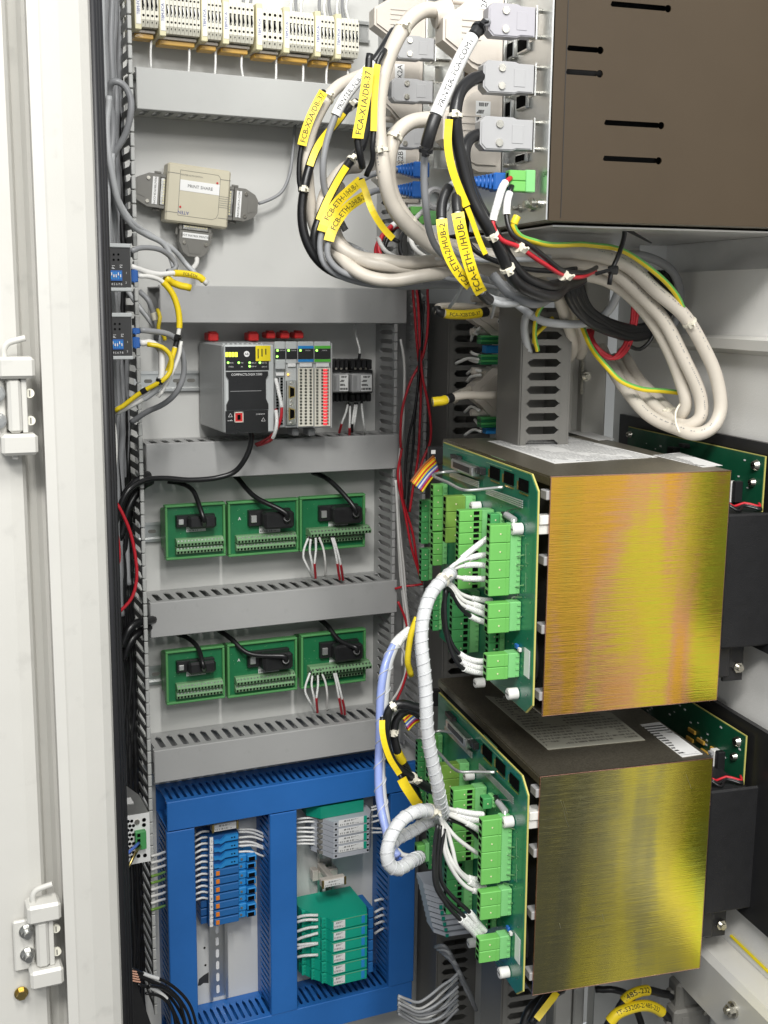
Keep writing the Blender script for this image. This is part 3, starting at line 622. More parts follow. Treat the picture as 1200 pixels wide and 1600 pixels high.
# ------------------------------------------------------------------ boards, black plates and black modules on the side wall
UBR = .928
def wall_board(dz, label, sfx):
    r = thing('wall_board', label, 'circuit board', 'B', (UBR, 1.56, -.45+dz), group='boards mounted on the side wall')
    zt0 = BU(1195, 713, UBR)[2]+dz; vf = BU(1195, 713, UBR)[1]; vb = BU(981, 671, UBR)[1]; zb = zt0-.17
    m = M(); m.box(UBR, UBR+.0008, vf+.001, vb-.001, zb, zt0-.001); m.build('board_face', 'pcb_dark', r)
    m = M(); m.box(UBR+.001, UBR+.003, vf, vb, zb, zt0); m.build('board_edge', 'pcb_edge', r)
    for x, y, rad in ((985, 679, .006), (1182, 727, .008), (1177, 754, .0065)):
        c = addv(BU(x, y, UBR), (0, 0, dz)); m = M(); m.cyl(c, addv(c, (-.006, 0, 0)), rad, rad*.7, 14); s = m.build('mounting_screw', 'screw', r, smooth='auto'); m = M(); m.box(UBR-.0063, UBR-.0058, c[1]-rad*.5, c[1]+rad*.5, c[2]-.0008, c[2]+.0008); m.build('slot', 'hole', s)
    for x, y, mt, w, h in ((1058, 704, 'black_plastic', .020, .012), (1150, 768, 'white_cable', .012, .030), (1158, 768, 'black_plastic', .01, .03), (1075, 696, 'black_plastic', .016, .006)):
        c = addv(BU(x, y, UBR), (0, 0, dz)); m = M(); m.box(UBR-.012, UBR-.0003, c[1]-w/2, c[1]+w/2, c[2]-h/2, c[2]+h/2, .001); o = m.build('component', mt, r)
        if mt == 'white_cable':
            m = M()
            for k in range(4): m.box(UBR-.016, UBR-.0122, c[1]-w/2+.001, c[1]+w/2-.001, c[2]-h/2+.002+k*.007, c[2]-h/2+.006+k*.007)
            m.build('pin', 'hood_grey', o)
    m = M()
    for k in range(26):
        x = random.uniform(1010, 1190); y = random.uniform(690, 740)+(x-1010)*.16; c = addv(BU(x, y, UBR), (0, 0, dz)); s = random.uniform(.0005, .0015); m.box(UBR-.0006, UBR-.0002, c[1]-s*2, c[1]+s*2, c[2]-s, c[2]+s)
    m.build('solder_points', 'ink_white', r, kind='stuff')
    if sfx:
        for x, y in ((1083, 1142), (1097, 1158), (1103, 1175), (1118, 1172), (1080, 1155)):
            c = BU(x, y, UBR); m = M(); m.box(UBR-.004, UBR-.0003, c[1]-.010, c[1]+.010, c[2]-.003, c[2]+.003, .0008); m.build('film_capacitor', 'copper_strip', r)
    m = M(); m.box(UBR+.010, UBR+.018, 1.11, vb+.05, zt0-.272, zt0+.016); m.solo('backing_plate', 'black_plastic', 'black metal plate behind the wall board of the %s drive box' % ('lower' if sfx else 'upper'), 'metal plate', 'B')
wall_board(0, 'dark green wall board beneath the beige cable loop', 0)
wall_board(-.399, 'dark green wall board with amber parts beside the lower box', 1)
def black_module(dz, label):
    v = 1.345; u0 = .862; zt = B(1150, 803, v)[2]+dz; zb = B(1150, 1010, v)[2]+dz
    r = thing('choke_module', label, 'module', 'B', (u0+.06, v+.05, zb), group='black textured modules on the side wall')
    w = .026; pol = [(u0, zt), (u0+.060, zt), (u0+.060, zb), (u0+.008, zb), (u0+.002, zb+.003), (u0, zb+.010)]
    m = M(); m.prism(pol, 'y', v, v+.14); m.build('housing', 'black_texture', r)
    m = M(); m.box(u0+.0005, u0+.17, v-.006, v-.0005, zb-.0005, zt+.0005, .003); m.build('front_skin', 'black_texture', r)
    m = M(); m.box(u0+.002, u0+.030, v+.012, v+.10, zb-.048, zb-.0005, .002); m.build('foot_block', 'black_plastic', r)
    m = M(); m.box(u0+.031, u0+.062, v+.03, v+.034, zb-.060, zb-.0005); s = m.build('foot_bracket', 'black_plastic', r)
    c = (u0+.052, v+.03, zb-.040); m = M(); m.cyl(c, addv(c, (0, -.006, 0)), .008, n=6); m.cyl(addv(c, (0, -.006, 0)), addv(c, (0, -.012, 0)), .0045, n=10); m.build('bolt', 'screw', s)
    for k in range(3):
        m = M(); z = zt+.004+.002*k
        m.tube(smoothpath([(u0+.006+.003*k, v+.01, zt+.012), (u0+.02, v-.0+.006*k, z), (u0+.035, v+.012, z+.004), (u0+.055, v+.002*k, z), (u0+.058, v+.012, z+.003)]), .0018, 7); m.build('lead_wire', ('black_cable', 'black_cable', 'red_cable')[k], r, smooth=True)
    return r
black_module(0, 'black textured module right of the orange drive box')
black_module(-.392, 'black textured module right of the olive drive box')
# ------------------------------------------------------------------ computers on the side wall, top right
UC = .584; ZC = .0995
comp = thing('industrial_computer', 'dark brown metal computer case with slots, top right', 'computer', 'B', (.75, 1.45, ZC))
m = M(); m.box(UC+.001, 1.12, 1.3328, 1.60, ZC, ZC+.0015); m.box(UC+.001, 1.12, 1.598, 1.60, ZC+.002, .62); m.build('case', 'lid_metal', comp)
m = M(); m.box(UC-.002, UC, 1.332, 1.60, ZC+.001, .62); cpl = m.build('connector_plate', 'zinc', comp)
from mathutils.geometry import tessellate_polygon
loops = [[(UC+.001, ZC), (1.12, ZC), (1.12, .62), (UC+.001, .62)]]
for x0, x1, y0, y1 in ((954, 1049, 1, 9), (886, 943, 70, 78), (884, 942, 107, 115), (944, 1038, 187, 194), (942, 1034, 243, 250)):
    a = B(x0, (y0+y1)/2, 1.33); b = B(x1, (y0+y1)/2, 1.33); h = .0031; k = .0080; zc = a[2]-.0005; rk = k*.55
    pol = [(a[0], zc-h*.4), (a[0]+h*.6, zc+h), (b[0]-k/2-rk*.85, zc+h)]
    for i in range(12): an = radians(150)-radians(300)*i/11; pol.append((b[0]-k/2+rk*cos(an), zc+rk*sin(an)))
    pol += [(b[0]-k/2-rk*.85, zc-h), (a[0]+h*.6, zc-h)]
    loops.append(pol)
vs = [(q[0], 1.33, q[1]) for l in loops for q in l]; tri = tessellate_polygon([[Vector((q[0], q[1], 0)) for q in l] for l in loops])
fs = []
for t in tri:
    p = [vs[i] for i in t]; fs.append(tuple(t) if cross(sub(p[1], p[0]), sub(p[2], p[0]))[1] < 0 else tuple(reversed(t)))
m = M(); m.add(vs, fs); nv = len(vs); bvs = [(q[0], 1.3324, q[2]) for q in vs]; base = 0; wf = []
for l in loops:
    n = len(l); wf += [(base+i, base+(i+1) % n, nv+base+(i+1) % n, nv+base+i) for i in range(n)]; base += n
m.add(bvs, []); m.f += wf; m.build('front_cover', 'brown_paint', comp)
m = M(); m.box(UC+.006, 1.11, 1.36, 1.365, ZC+.006, .61); m.build('slot_shade', 'interior_shade', comp)  # black sheet painting the shade behind the slots
m = M(); m.box(UC+.016, UC+.0168, 1.3294, 1.33, ZC+.004, .6); m.build('seam', 'black_plastic', comp)
comp2 = thing('industrial_computer', 'computer deeper in the rack, behind the brown one, mostly hidden by connectors', 'computer', 'B', (.75, 1.75, ZC))
m = M(); m.box(UC+.002, 1.0, 1.64, 1.90, ZC, .62); m.build('case', 'brown_paint', comp2)
m = M(); m.box(UC-.002, UC, 1.64, 1.90, ZC+.001, .62); m.build('connector_plate', 'zinc', comp2)
# tray under the computers
m = M(); zt = ZC-.003
m.box(UC+.02, 1.10, 1.36, 1.93, zt-.002, zt); m.box(UC+.02, 1.10, 1.93, 1.932, zt-.030, zt-.0005); m.box(.905, .953, 1.70, 1.702, zt-.045, zt-.0025); m.box(.953, .955, 1.40, 1.70, zt-.045, zt-.0025)
m.solo('equipment_tray', 'aluminium', 'bare metal tray under the brown computer', 'tray', 'B')
def hood(par_label, x0, x1, y0, y1, v, mat, th=.018, big=False, group=None, name='plug_connector', plate_u=UC-.002):
    a = B(x0, (y0+y1)/2, v); b = B(x1, (y0+y1)/2, v); zt = B((x0+x1)/2, y0, v)[2]; zb = B((x0+x1)/2, y1, v)[2]; u0, u1 = a[0], b[0]; w = u1-u0; h = zt-zb; zc = (zt+zb)/2
    r = thing(name, par_label, 'connector', 'B', ((u0+u1)/2, v+th/2, zb), group=group)
    if big:
        pol = [(u0, zc-h*.14), (u0, zc+h*.14), (u0+w*.28, zc+h*.30), (u0+w*.50, zt-h*.04), (u0+w*.62, zt), (u1, zt), (u1, zb), (u0+w*.62, zb), (u0+w*.50, zb+h*.04), (u0+w*.28, zc-h*.30)]
        ip = [(u0+(p[0]-u0)*.86+w*.04, zc+(p[1]-zc)*.84) for p in pol]
        m = M(); m.prism(pol, 'y', v, v+th); m.prism(ip, 'y', v-.003, v-.0002); hd = m.build('hood', mat, r)
        m = M()
        for k in range(4): m.box(u0+w*.30, u0+w*.62, v-.0042, v-.0031, zc-h*.12+k*h*.08, zc-h*.10+k*h*.08)
        m.build('grip_rib', mat, hd, kind='stuff')
        for s in (-1, 1):
            m = M(); zz_ = zc+s*h*.40; m.cyl((u0+w*.20, v+th*.5, zz_), (u1+.006, v+th*.5, zz_), .0045, n=12); m.build('thumb_screw', mat, r, smooth='auto')
    else:
        c = h*.16; pol = [(u0, zb+c), (u0, zt-c), (u0+c, zt), (u0+w*.62, zt), (u0+w*.70, zt-h*.05), (u1, zt-h*.05), (u1, zb+h*.05), (u0+w*.70, zb+h*.05), (u0+w*.62, zb), (u0+c, zb)]
        ip = [(u0+w*.03+(p[0]-u0)*.94, zc+(p[1]-zc)*.93) for p in pol]
        m = M(); m.prism(pol, 'y', v, v+th); m.prism(ip, 'y', v-.0012, v-.0001); hd = m.build('hood', mat, r)
        m = M(); m.box(u0+w*.60, u0+w*.82, v-.0018, v-.0013, zc-h*.28, zc+h*.28, .0003); m.build('recess', mat, hd)
        for s in (-1, 1):
            m = M(); m.cyl((u0+w*.36, v-.0013, zc+s*h*.28), (u0+w*.36, v-.0035, zc+s*h*.28), h*.12, n=12); m.build('clamp_screw', 'screw', r, smooth='auto')
    m = M(); m.box(u1, plate_u-.006, v+th*.2, v+th*.8, zb+h*.10, zt-h*.10, .001); m.box(u1+.001, u1+.003, v-.001, v+th, zb-h*.02, zt+h*.02); m.build('shell', 'metal', r)
    for s in (-1, 1):
        m = M(); m.cyl((u1-.004, v+th*.4, zc+s*h*.40), (plate_u, v+th*.4, zc+s*h*.40), .0028, n=8); m.build('jack_screw', 'screw', r, smooth='auto')
    return r
HG = 'cable connectors on the computers'
hood('lilac grey connector hood with white printer marker, topmost on the brown computer', 763, 836, 6, 58, 1.355, 'hood_lilac', group=HG)
hood('light grey connector hood, second from top on the brown computer', 755, 834, 96, 146, 1.355, 'hood_grey', group=HG)
hood('light grey connector hood, third from top on the brown computer', 750, 832, 183, 235, 1.355, 'hood_grey', group=HG)
k1 = hood('large beige connector hood at the top edge with thick beige cable', 692, 786, -14, 110, 1.45, 'hood_beige', .03, True, group=HG)
k2 = hood('large beige connector hood with a white compliance label', 692, 784, 130, 268, 1.45, 'hood_beige', .03, True, group=HG)
PU2 = UC-.002
hood('blue grey connector hood, upper one on the deeper computer', 618, 678, 56, 93, 1.665, 'hood_grey', group=HG)
hood('grey connector hood on the deeper computer with a black cable', 612, 676, 123, 160, 1.665, 'hood_grey', group=HG)
hood('grey connector hood on the deeper computer above the blue network plugs', 610, 672, 198, 232, 1.665, 'hood_grey', group=HG)
j1 = hood('beige connector hood marked X2A on the deeper computer', 590, 660, 86, 196, 1.74, 'hood_beige', .03, True, group=HG)
j2 = hood('beige connector hood marked X2B on the deeper computer', 588, 655, 216, 316, 1.74, 'hood_beige', .03, True, group=HG)
j3 = hood('beige connector hood at the upper left of the deeper computer', 585, 665, -20, 76, 1.78, 'hood_beige', .03, True, group=HG)
def flatlabel(par, x0, x1, y0, y1, v, mat='paper', text=None, vert=False, size=.008):
    a = B(x0, (y0+y1)/2, v); b = B(x1, (y0+y1)/2, v); zt = B((x0+x1)/2, y0, v)[2]; zb = B((x0+x1)/2, y1, v)[2]
    m = M(); m.box(a[0], b[0], v-.0004, v-.0001, zb, zt); o = m.build('paper_label', mat, par)
    if text: flattext(o, text, ((a[0]+b[0])/2, v-.0006, (zt+zb)/2), (0, 0, 1) if vert else (1, 0, 0), (-1, 0, 0) if vert else (0, 0, 1), size)
flatlabel(j1, 617, 632, 100, 125, 1.7368, text='X2A', vert=True, size=.011); flatlabel(j2, 617, 634, 232, 262, 1.7368, text='X2B', vert=True, size=.011)
flatlabel(k1, 748, 764, -6, 14, 1.4468, text='2A', vert=True, size=.011); flatlabel(k2, 743, 766, 158, 204, 1.4468, mat='print_small')
# strain relief of the topmost thick cable
m = M(); a = B(678, 24, 1.47); b = B(703, 20, 1.47); m.cyl(a, b, .0155, .0175, 16); m.build('strain_relief', 'hood_beige', k1, smooth='auto')
m = M(); a = B(690, 184, 1.47); b = B(706, 184, 1.47); m.cyl(a, b, .0125, .014, 16); m.build('strain_relief', 'hood_beige', k2, smooth='auto')
def rj45(label, x0, x1, y0, y1, v, plate=UC-.002, flip=1):
    a = B(x0, (y0+y1)/2, v); b = B(x1, (y0+y1)/2, v); zt = B(x0, y0, v)[2]; zb = B(x0, y1, v)[2]; w = b[0]-a[0]; zc = (zt+zb)/2; h = zt-zb
    r = thing('network_plug', label, 'network plug', 'B', ((a[0]+b[0])/2, v, zb), group='blue network plugs')
    m = M(); m.box(a[0]+w*.55, b[0]+.006, v-h*.45, v+h*.45, zb, zt, .002); m.build('body', 'jack_blue', r)
    for k in range(5):
        m = M(); s = .55+.09*k; m.box(a[0]+w*(.02+.105*k), a[0]+w*(.09+.105*k), v-h*.42*s, v+h*.42*s, zc-h*.46*s, zc+h*.46*s, .001); m.build('boot_rib', 'jack_blue', r)
    m = M(); m.cyl((a[0]-.002, v, zc), (a[0]+w*.56, v, zc), h*.20, h*.33, 10); m.build('boot', 'jack_blue', r, smooth='auto')
    return r
rj45('upper blue network plug on the deeper computer', 620, 662, 252, 277, 1.66); rj45('lower blue network plug on the deeper computer', 618, 660, 283, 309, 1.66)
rj45('blue network plug beside the green power plug on the brown computer', 737, 792, 269, 298, 1.375)
def green_plug(label, x0, x1, y0, y1, v, n):
    a = B(x0, (y0+y1)/2, v); b = B(x1, (y0+y1)/2, v); zt = B(x0, y0, v)[2]; zb = B(x0, y1, v)[2]; w = b[0]-a[0]; h = zt-zb
    r = thing('power_plug', label, 'terminal plug', 'B', ((a[0]+b[0])/2, v, zb))
    for k in range(n):
        m = M(); m.box(a[0], a[0]+w*.62, v, v+.014, zb+h*k/n+.0002, zb+h*(k+1)/n-.0002, .001); p = m.build('terminal', 'plug_green', r)
        m = M(); m.box(a[0]-.0003, a[0]+.002, v+.004, v+.010, zb+h*(k+.25)/n, zb+h*(k+.75)/n); m.build('wire_opening', 'hole', p)
    m = M(); m.box(a[0]+w*.63, b[0], v+.002, v+.016, zb, zt+.001, .001); m.build('header', 'header_green', r)
    return r
green_plug('bright green power plug marked 24V on the brown computer', 796, 838, 265, 299, 1.35, 2)
green_plug('green power plug low on the deeper computer', 642, 684, 322, 350, 1.66, 2)
cp = B(842, 272, 1.34); flattext(cpl, '24V', (UC-.0025, 1.336, B(846, 272, 1.34)[2]), (0, -1, 0), (0, 0, 1), .008)
# grounding screw and lower knurled screws on the computer plate
for x, y, rad, lab in ((826, 320, .0085, 'bright earth screw at the foot of the brown computer'), (838, 318, .005, None), (808, 326, .005, None)):
    q = BU(x+6, y, UC-.002); m = M(); m.cyl(q, addv(q, (-.004, 0, 0)), rad, n=14); m.cyl(addv(q, (-.004, 0, 0)), addv(q, (-.012, 0, 0)), rad*.6, n=6); m.build('earth_screw', 'screw', comp)
# ring tab and metal bracket between the plug groups
r = thing('metal_bracket', 'light metal bracket with a ring hole below the network plugs', 'bracket', 'B', B(680, 330, 1.55))
m = M(); c = B(680, 310, 1.55); ring = []
for i in range(20):
    an = 2*pi*i/20; ring.append((c[0]+.012*cos(an), 1.55, c[2]+.012*sin(an)))
m.tube(ring+[ring[0], ring[1]], .0042, 6, cap=False); m.build('ring', 'hood_grey', r)
a = B(672, 262, 1.56); b = B(702, 330, 1.56); m = M(); m.box(a[0], b[0], 1.56, 1.562, b[2], a[2], .0005); m.build('plate', 'zinc', r)
# unused sockets on the front computer's plate
for x, y, hgt in ((822, 74, 26), (820, 162, 26), (800, 84, 30), (796, 176, 30), (818, 250, 14), (796, 120, 24)):
    a = BU(x-7, y, UC-.002); b = BU(x+8, y, UC-.002); h = hgt*1.36/1818; m = M(); m.box(UC-.0075, UC-.0022, b[1], a[1], a[2]-h/2, a[2]+h/2, .001); s_ = m.build('spare_socket', 'metal', comp)
    m = M(); m.box(UC-.0082, UC-.0076, b[1]+.002, a[1]-.002, a[2]-h*.36, a[2]+h*.36); m.build('pin_field', 'hole', s_)
# ------------------------------------------------------------------ equipment on the mounting plate
def Rc(x0, y0, x1, y1, Y):
    xm, ym = (x0+x1)/2, (y0+y1)/2
    return P(x0, ym, Y)[0], P(x1, ym, Y)[0], P(xm, y1, Y)[2], P(xm, y0, Y)[2]
def pbox(m, x0, y0, x1, y1, Y0, Y1, b=0.0):     # box whose face at depth Y0 (nearer) covers the given part of the photo
    a, c, z0, z1 = Rc(x0, y0, x1, y1, Y0); return m.box(a, c, Y0, Y1, z0, z1, b)
def fpart(par, name, mat, x0, y0, x1, y1, Y, th=.001, b=0.0, **k):
    m = M(); pbox(m, x0, y0, x1, y1, Y-th, Y, b); return m.build(name, mat, par, **k)
def ptext(par, text, px, py, Y, size, mat='ink', vert=False, center=True):
    o = P(px, py, Y); return flattext(par, text, o, (0, 0, 1) if vert else (1, 0, 0), (-1, 0, 0) if vert else (0, 0, 1), size, mat, center)
def disc(par, name, mat, px, py, Y, r, th=.001, n=12):
    c = P(px, py, Y); m = M(); m.cyl(c, (c[0], c[1]-th, c[2]), r, n=n); return m.build(name, mat, par, smooth='auto')
ORD = ['topmost', 'second', 'third', 'fourth', 'fifth', 'sixth', 'seventh', 'eighth', 'ninth', 'tenth', 'eleventh', 'twelfth']
# DIN rails
def din_h(label, x0, x1, zc, y=-.001):
    r = thing('mounting_rail', label, 'rail', 'A', ((x0+x1)/2, y, zc-.018), group='metal mounting rails')
    m = M(); m.box(x0, x1, y-.0075, y-.0065, zc-.0175, zc-.0125); m.box(x0, x1, y-.0075, y-.0065, zc+.0125, zc+.0175); m.box(x0, x1, y-.0064, y, zc-.0135, zc-.0125); m.box(x0, x1, y-.0064, y, zc+.0125, zc+.0135); m.box(x0, x1, y-.001, y, zc-.0124, zc+.0124); m.build('channel', 'zinc', r)
    x = x0+.012
    while x < x1-.02:
        m = M(); pol = [(x+.008+.0031*cos(pi/2+pi*i/6), zc+.0031*sin(pi/2+pi*i/6)) for i in range(7)]+[(x+.016+.0031*cos(-pi/2+pi*i/6), zc+.0031*sin(-pi/2+pi*i/6)) for i in range(7)]; m.prism(pol, 'y', y-.0013, y-.0011); m.build('slot', 'hood_dark', r); x += .025
    return r
def din_v(label, xc, z0, z1, y=-.001):
    r = thing('mounting_rail', label, 'rail', 'A', (xc, y, z0), group='metal mounting rails')
    w = .0175; m = M(); m.box(xc-w, xc-w+.005, y-.0115, y-.0105, z0, z1); m.box(xc+w-.005, xc+w, y-.0115, y-.0105, z0, z1); m.box(xc-w+.004, xc-w+.005, y-.0104, y, z0, z1); m.box(xc+w-.005, xc+w-.004, y-.0104, y, z0, z1); m.box(xc-w+.005, xc+w-.005, y-.001, y, z0, z1); m.build('channel', 'zinc', r)
    z = z0+.006
    while z < z1-.02:
        m = M(); pol = [(xc+.0031*cos(pi*i/6), z+.015+.0031*sin(pi*i/6)) for i in range(7)]+[(xc-.0031*cos(pi*i/6), z+.004-.0031*sin(pi*i/6)) for i in range(7)]; m.prism(pol, 'y', y-.0013, y-.0011); m.build('slot', 'paper', r); z += .025
    return r
rl = din_h('metal rail carrying the controller', XL+.002, .84, P(262, 595, -.001)[2])
c = P(281, 600, -.003); m = M(); m.cyl(c, (c[0], -.008, c[2]), .006, .004, 12); m.build('rail_screw', 'screw', rl, smooth='auto')
din_h('metal rail behind the upper row of green boards', XL+.002, .84, P(240, 830, -.001)[2]); din_h('metal rail behind the lower row of green boards', XL+.002, .84, P(242, 1053, -.001)[2])
# ---- controller
YF = -.170
zt, zb = P(351, 539, YF)[2], P(351, 678, YF)[2]; x0 = P(351, 600, YF)[0]; x1 = P(429, 600, YF)[0]
plc = thing('controller', 'grey and black programmable controller with yellow label, largest unit on the rail', 'controller', 'A', ((x0+x1)/2, -.09, zb))
m = M(); m.box(x0, x1, YF+.012, -.012, zb, zt, .002); m.build('housing', 'plc_grey', plc)
m = M(); m.box(x0, x1, YF, YF+.0115, zb, zt, .0025); m.build('front_frame', 'plc_light', plc)
bez = fpart(plc, 'display_panel', 'plc_black', 352.5, 541.5, 420, 578.5, YF-.0002, .0012)
bd = P(352.5, 580, YF); w0 = P(353, 610, YF)[0]; w1 = P(418, 610, YF)[0]; da, db = P(385, 580.5, YF)[2], P(385, 640, YF)[2]; dh = da-db
pol = [(w0, da), (w1, da), (w1, da-dh*.10), (w1-.004, da-dh*.20), (w1-.004, da-dh*.72), (w1, da-dh*.86), (w1, db), (w0, db), (w0, da-dh*.86), (w0+.004, da-dh*.72), (w0+.004, da-dh*.20), (w0, da-dh*.10)]
m = M(); m.prism(pol, 'y', YF-.004, YF-.0003); dr = m.build('battery_door', 'plc_black', plc)
m = M(); m.box(w0+.006, w1-.012, YF-.0046, YF-.0041, db+dh*.49, db+dh*.50); m.build('door_groove', 'hood_grey', dr)
fpart(plc, 'port_panel', 'plc_black', 352.5, 641.5, 419, 676, YF-.0002, .0012)
us = fpart(plc, 'usb_port', 'red_plastic', 367.5, 645, 379, 659, YF-.0015, .0012); 
for a in ((366.5, 643.6, 380, 645.2), (366.5, 658.6, 380, 660), (366.3, 643.6, 367.6, 660), (379, 643.6, 380.3, 660)): fpart(plc, 'usb_shell', 'hood_beige', *a, YF-.0016, .0018)
fpart(us, 'usb_tongue', 'hole', 371, 648, 376, 656, YF-.0029, .0003)
for k in range(4): fpart(plc, 'display_digit', 'led_yellow', 352.6+k*4.9, 550.4, 356.4+k*4.9, 557.6, YF-.0015, .0006)
lg = disc(plc, 'round_logo', 'ink_white', 385.3, 553, YF-.0013, .0048); ptext(lg, 'AB', 385.3, 553, YF-.0026, .0055, 'ink')
yl = fpart(plc, 'yellow_label', 'label_yellow', 399.5, 540, 422.5, 564, YF-.0015, .0004)
for i, (px, t) in enumerate(((403, 'Ethernet'), (408.5, 'port A2'), (414, 'address'), (418.5, 'FCA'))): pass
for k in range(3): fpart(yl, 'print_line', 'ink', 402.6+k*6, 545, 404.2+k*6, 560-k*3, YF-.0021, .0003)
for px, py in ((356.3, 566.7), (373, 566.7), (390, 566.7), (406, 566.7), (390, 572.3)): disc(plc, 'indicator', 'led_green', px, py, YF-.0014, .0018, .0008)
for px, py, t in ((362, 567, 'RUN'), (378.5, 567, 'NS'), (396.5, 567, 'NET A1'), (413, 567, 'NET A2'), (361, 573, 'FORCE'), (378, 573, 'SD'), (396.5, 572.5, 'LINK A1'), (413, 573, 'LINK A2')): ptext(plc, t, px, py, YF-.0016, .0026, 'ink_white')
ptext(dr, 'COMPACTLOGIX 5380', 385.5, 585, YF-.0045, .0052, 'ink_white'); ptext(plc, 'ETHERNET/IP', 407, 647, YF-.0016, .0026, 'ink_white')
for px, py in ((360, 649), (411.5, 655.5)):
    c = P(px, py, YF-.0016); m = M(); s = .0032; tri = [(c[0]-s, c[2]-s*.8), (c[0]+s, c[2]-s*.8), (c[0], c[2]+s)]
    for i in range(3): a, b = tri[i], tri[(i+1) % 3]; m.cyl((a[0], c[1], a[1]), (b[0], c[1], b[1]), .0003, n=4)
    m.build('warning_triangle', 'ink_white', plc)
c = P(360, 657.5, YF-.0016); m = M(); m.cyl((c[0]-.004, c[1], c[2]), (c[0]+.004, c[1], c[2]), .0003, n=4); m.cyl((c[0]-.004, c[1], c[2]), (c[0]-.0045, c[1], c[2]), .001, n=8); m.cyl((c[0]-.001, c[1], c[2]), (c[0]+.002, c[1], c[2]+.002), .0003, n=4); m.build('usb_mark', 'ink_white', plc)
for px in (333, 396): m = M(); pbox(m, px-7, 520, px+9, 533, -.06, -.03, .002); q = pbox(m, px-4, 518, px+6, 521, -.055, -.035, .001); m.build('release_latch', 'red_plastic', plc)
for k in range(9): m = M(); xx = x0+.006+k*(x1-x0-.012)/9; m.box(xx, xx+(x1-x0)/22, YF+.03, -.03, zt, zt+.0012); m.build('vent_rib', 'plc_light', plc)
# ---- I/O modules
YM = -.158
def module(x0p, x1p, label, band, kind):
    zt, zb = P((x0p+x1p)/2, 537.5, YM)[2], P((x0p+x1p)/2, 668.5, YM)[2]; xa, xb = P(x0p, 600, YM)[0]+.0003, P(x1p, 600, YM)[0]-.0003
    r = thing('io_module', label, 'module', 'A', ((xa+xb)/2, -.09, zb), group='slim modules plugged in right of the controller')
    m = M(); m.box(xa, xb, YM+.004, -.012, zb, zt, .001); m.build('housing', 'plc_light', r)
    m = M(); m.box(xa, xb, YM+.001, YM+.0039, zt-.032, zt+.004, .001); m.build('cap', 'plc_light', r)
    fpart(r, 'status_window', 'plc_black', x0p+.6, 545, x1p-.6, 561, YM+.0008, .0008)
    if band:
        fpart(r, 'colour_band', band, x0p+.6, 540.3, x1p-.6, 544.6, YM+.0008, .0008); fpart(r, 'colour_band', band, x0p+.6, 561.4, x1p-.6, 565.4, YM+.0008, .0008)
    fpart(r, 'tag', 'paper', x0p+3, 567.5, x1p-3, 573, YM+.0008, .0008)
    disc(r, 'indicator', 'led_green', x0p+4, 547.5, YM-.0002, .0019, .0008); ptext(r, 'STATUS', (x0p+x1p)/2+3, 547.5, YM-.0004, .0026, 'ink_white')
    if kind == 'term':
        m = M(); h = M(); n = 18
        for cidx in range(3):
            for k in range(n):
                py = 577+k*4.9; xx = x0p+3.2+cidx*(x1p-x0p-7)/2.4
                pbox(h, xx, py, xx+3.6, py+3.0, YM+.0002, YM+.0022)
        fpart(r, 'terminal_strip', 'cream_white', x0p+1, 575, x1p-1, 666, YM+.0030, .0028); h.build('wire_openings', 'hole', r, kind='stuff')
    return r, xa, xb, zt, zb
mA, xa, xb, _, _ = module(429.5, 446.5, 'slim grey module with green lights beside the controller', None, '')
disc(mA, 'indicator', 'led_green', 433, 557, YM-.0002, .0019, .0008); fpart(mA, 'door', 'plc_light', 430.5, 563, 446, 577, YM-.002, .003, .001); fpart(mA, 'terminal_tag', 'paper', 431, 582, 444, 587, YM+.0006, .0012)
m = M()
for k in range(16):
    for q in range(2): pbox(m, 432+q*6.5, 590+k*4.7, 435.6+q*6.5, 593+k*4.7, YM+.0005, YM+.002)
m.build('wire_openings', 'hole', mA, kind='stuff')
mB, xa, xb, _, _ = module(446.8, 465, 'slim grey module with two serial sockets', None, '')
disc(mB, 'amber_light', 'led_amber', 450, 585, YM+.0008, .0018, .001)
for py in (600, 634):
    c = [P(453.5, py+12, YM)]; m = M(); a, b, z0, z1 = Rc(446.5, py-5.5, 462.5, py+30, YM+.001); m.box(a, b, YM-.002, YM+.001, z0, z1, .001); s = m.build('serial_socket', 'metal', mB)
    pol = [(a+(b-a)*.24, z0+(z1-z0)*.22), (a+(b-a)*.78, z0+(z1-z0)*.30), (a+(b-a)*.78, z0+(z1-z0)*.70), (a+(b-a)*.24, z0+(z1-z0)*.78)]; m = M(); m.prism(pol, 'y', YM-.005, YM-.0021); m.build('shell', 'brass', s)
    pol = [(q[0]*.76+.24*(a+b)/2, q[1]*.8+.2*(z0+z1)/2) for q in pol]; m = M(); m.prism(pol, 'y', YM-.0054, YM-.0051); m.build('insert', 'hole', s)
    for q in (.10, .90): m = M(); zc = z0+(z1-z0)*q; m.cyl(((a+b)/2, YM-.002, zc), ((a+b)/2, YM-.005, zc), .0022, n=6); m.build('jack_screw', 'screw', s)
module(465.3, 490.5, 'slim module with blue bands and white terminals', 'label_blue', 'term')
mD, xa, xb, zt_, zb_ = module(490.8, 517, 'slim module with green bands and a red lit column', 'label_green', 'term')
for k in range(18): fpart(mD, 'red_light', 'led_red', 505.5, 577.0+k*4.95, 511.5, 579.8+k*4.95, YM-.0002, .0012)
fpart(mD, 'end_cover', 'plc_grey', 517.2, 536, 519.5, 669, YM+.002, .004, .001)
for px, par in ((424, mA), (446, mB), (468, mD)): m = M(); pbox(m, px-7, 519, px+7, 529, -.06, -.03, .002); pbox(m, px-4, 516.5, px+4, 519.5, -.055, -.035, .001); m.build('release_latch', 'red_plastic', par)
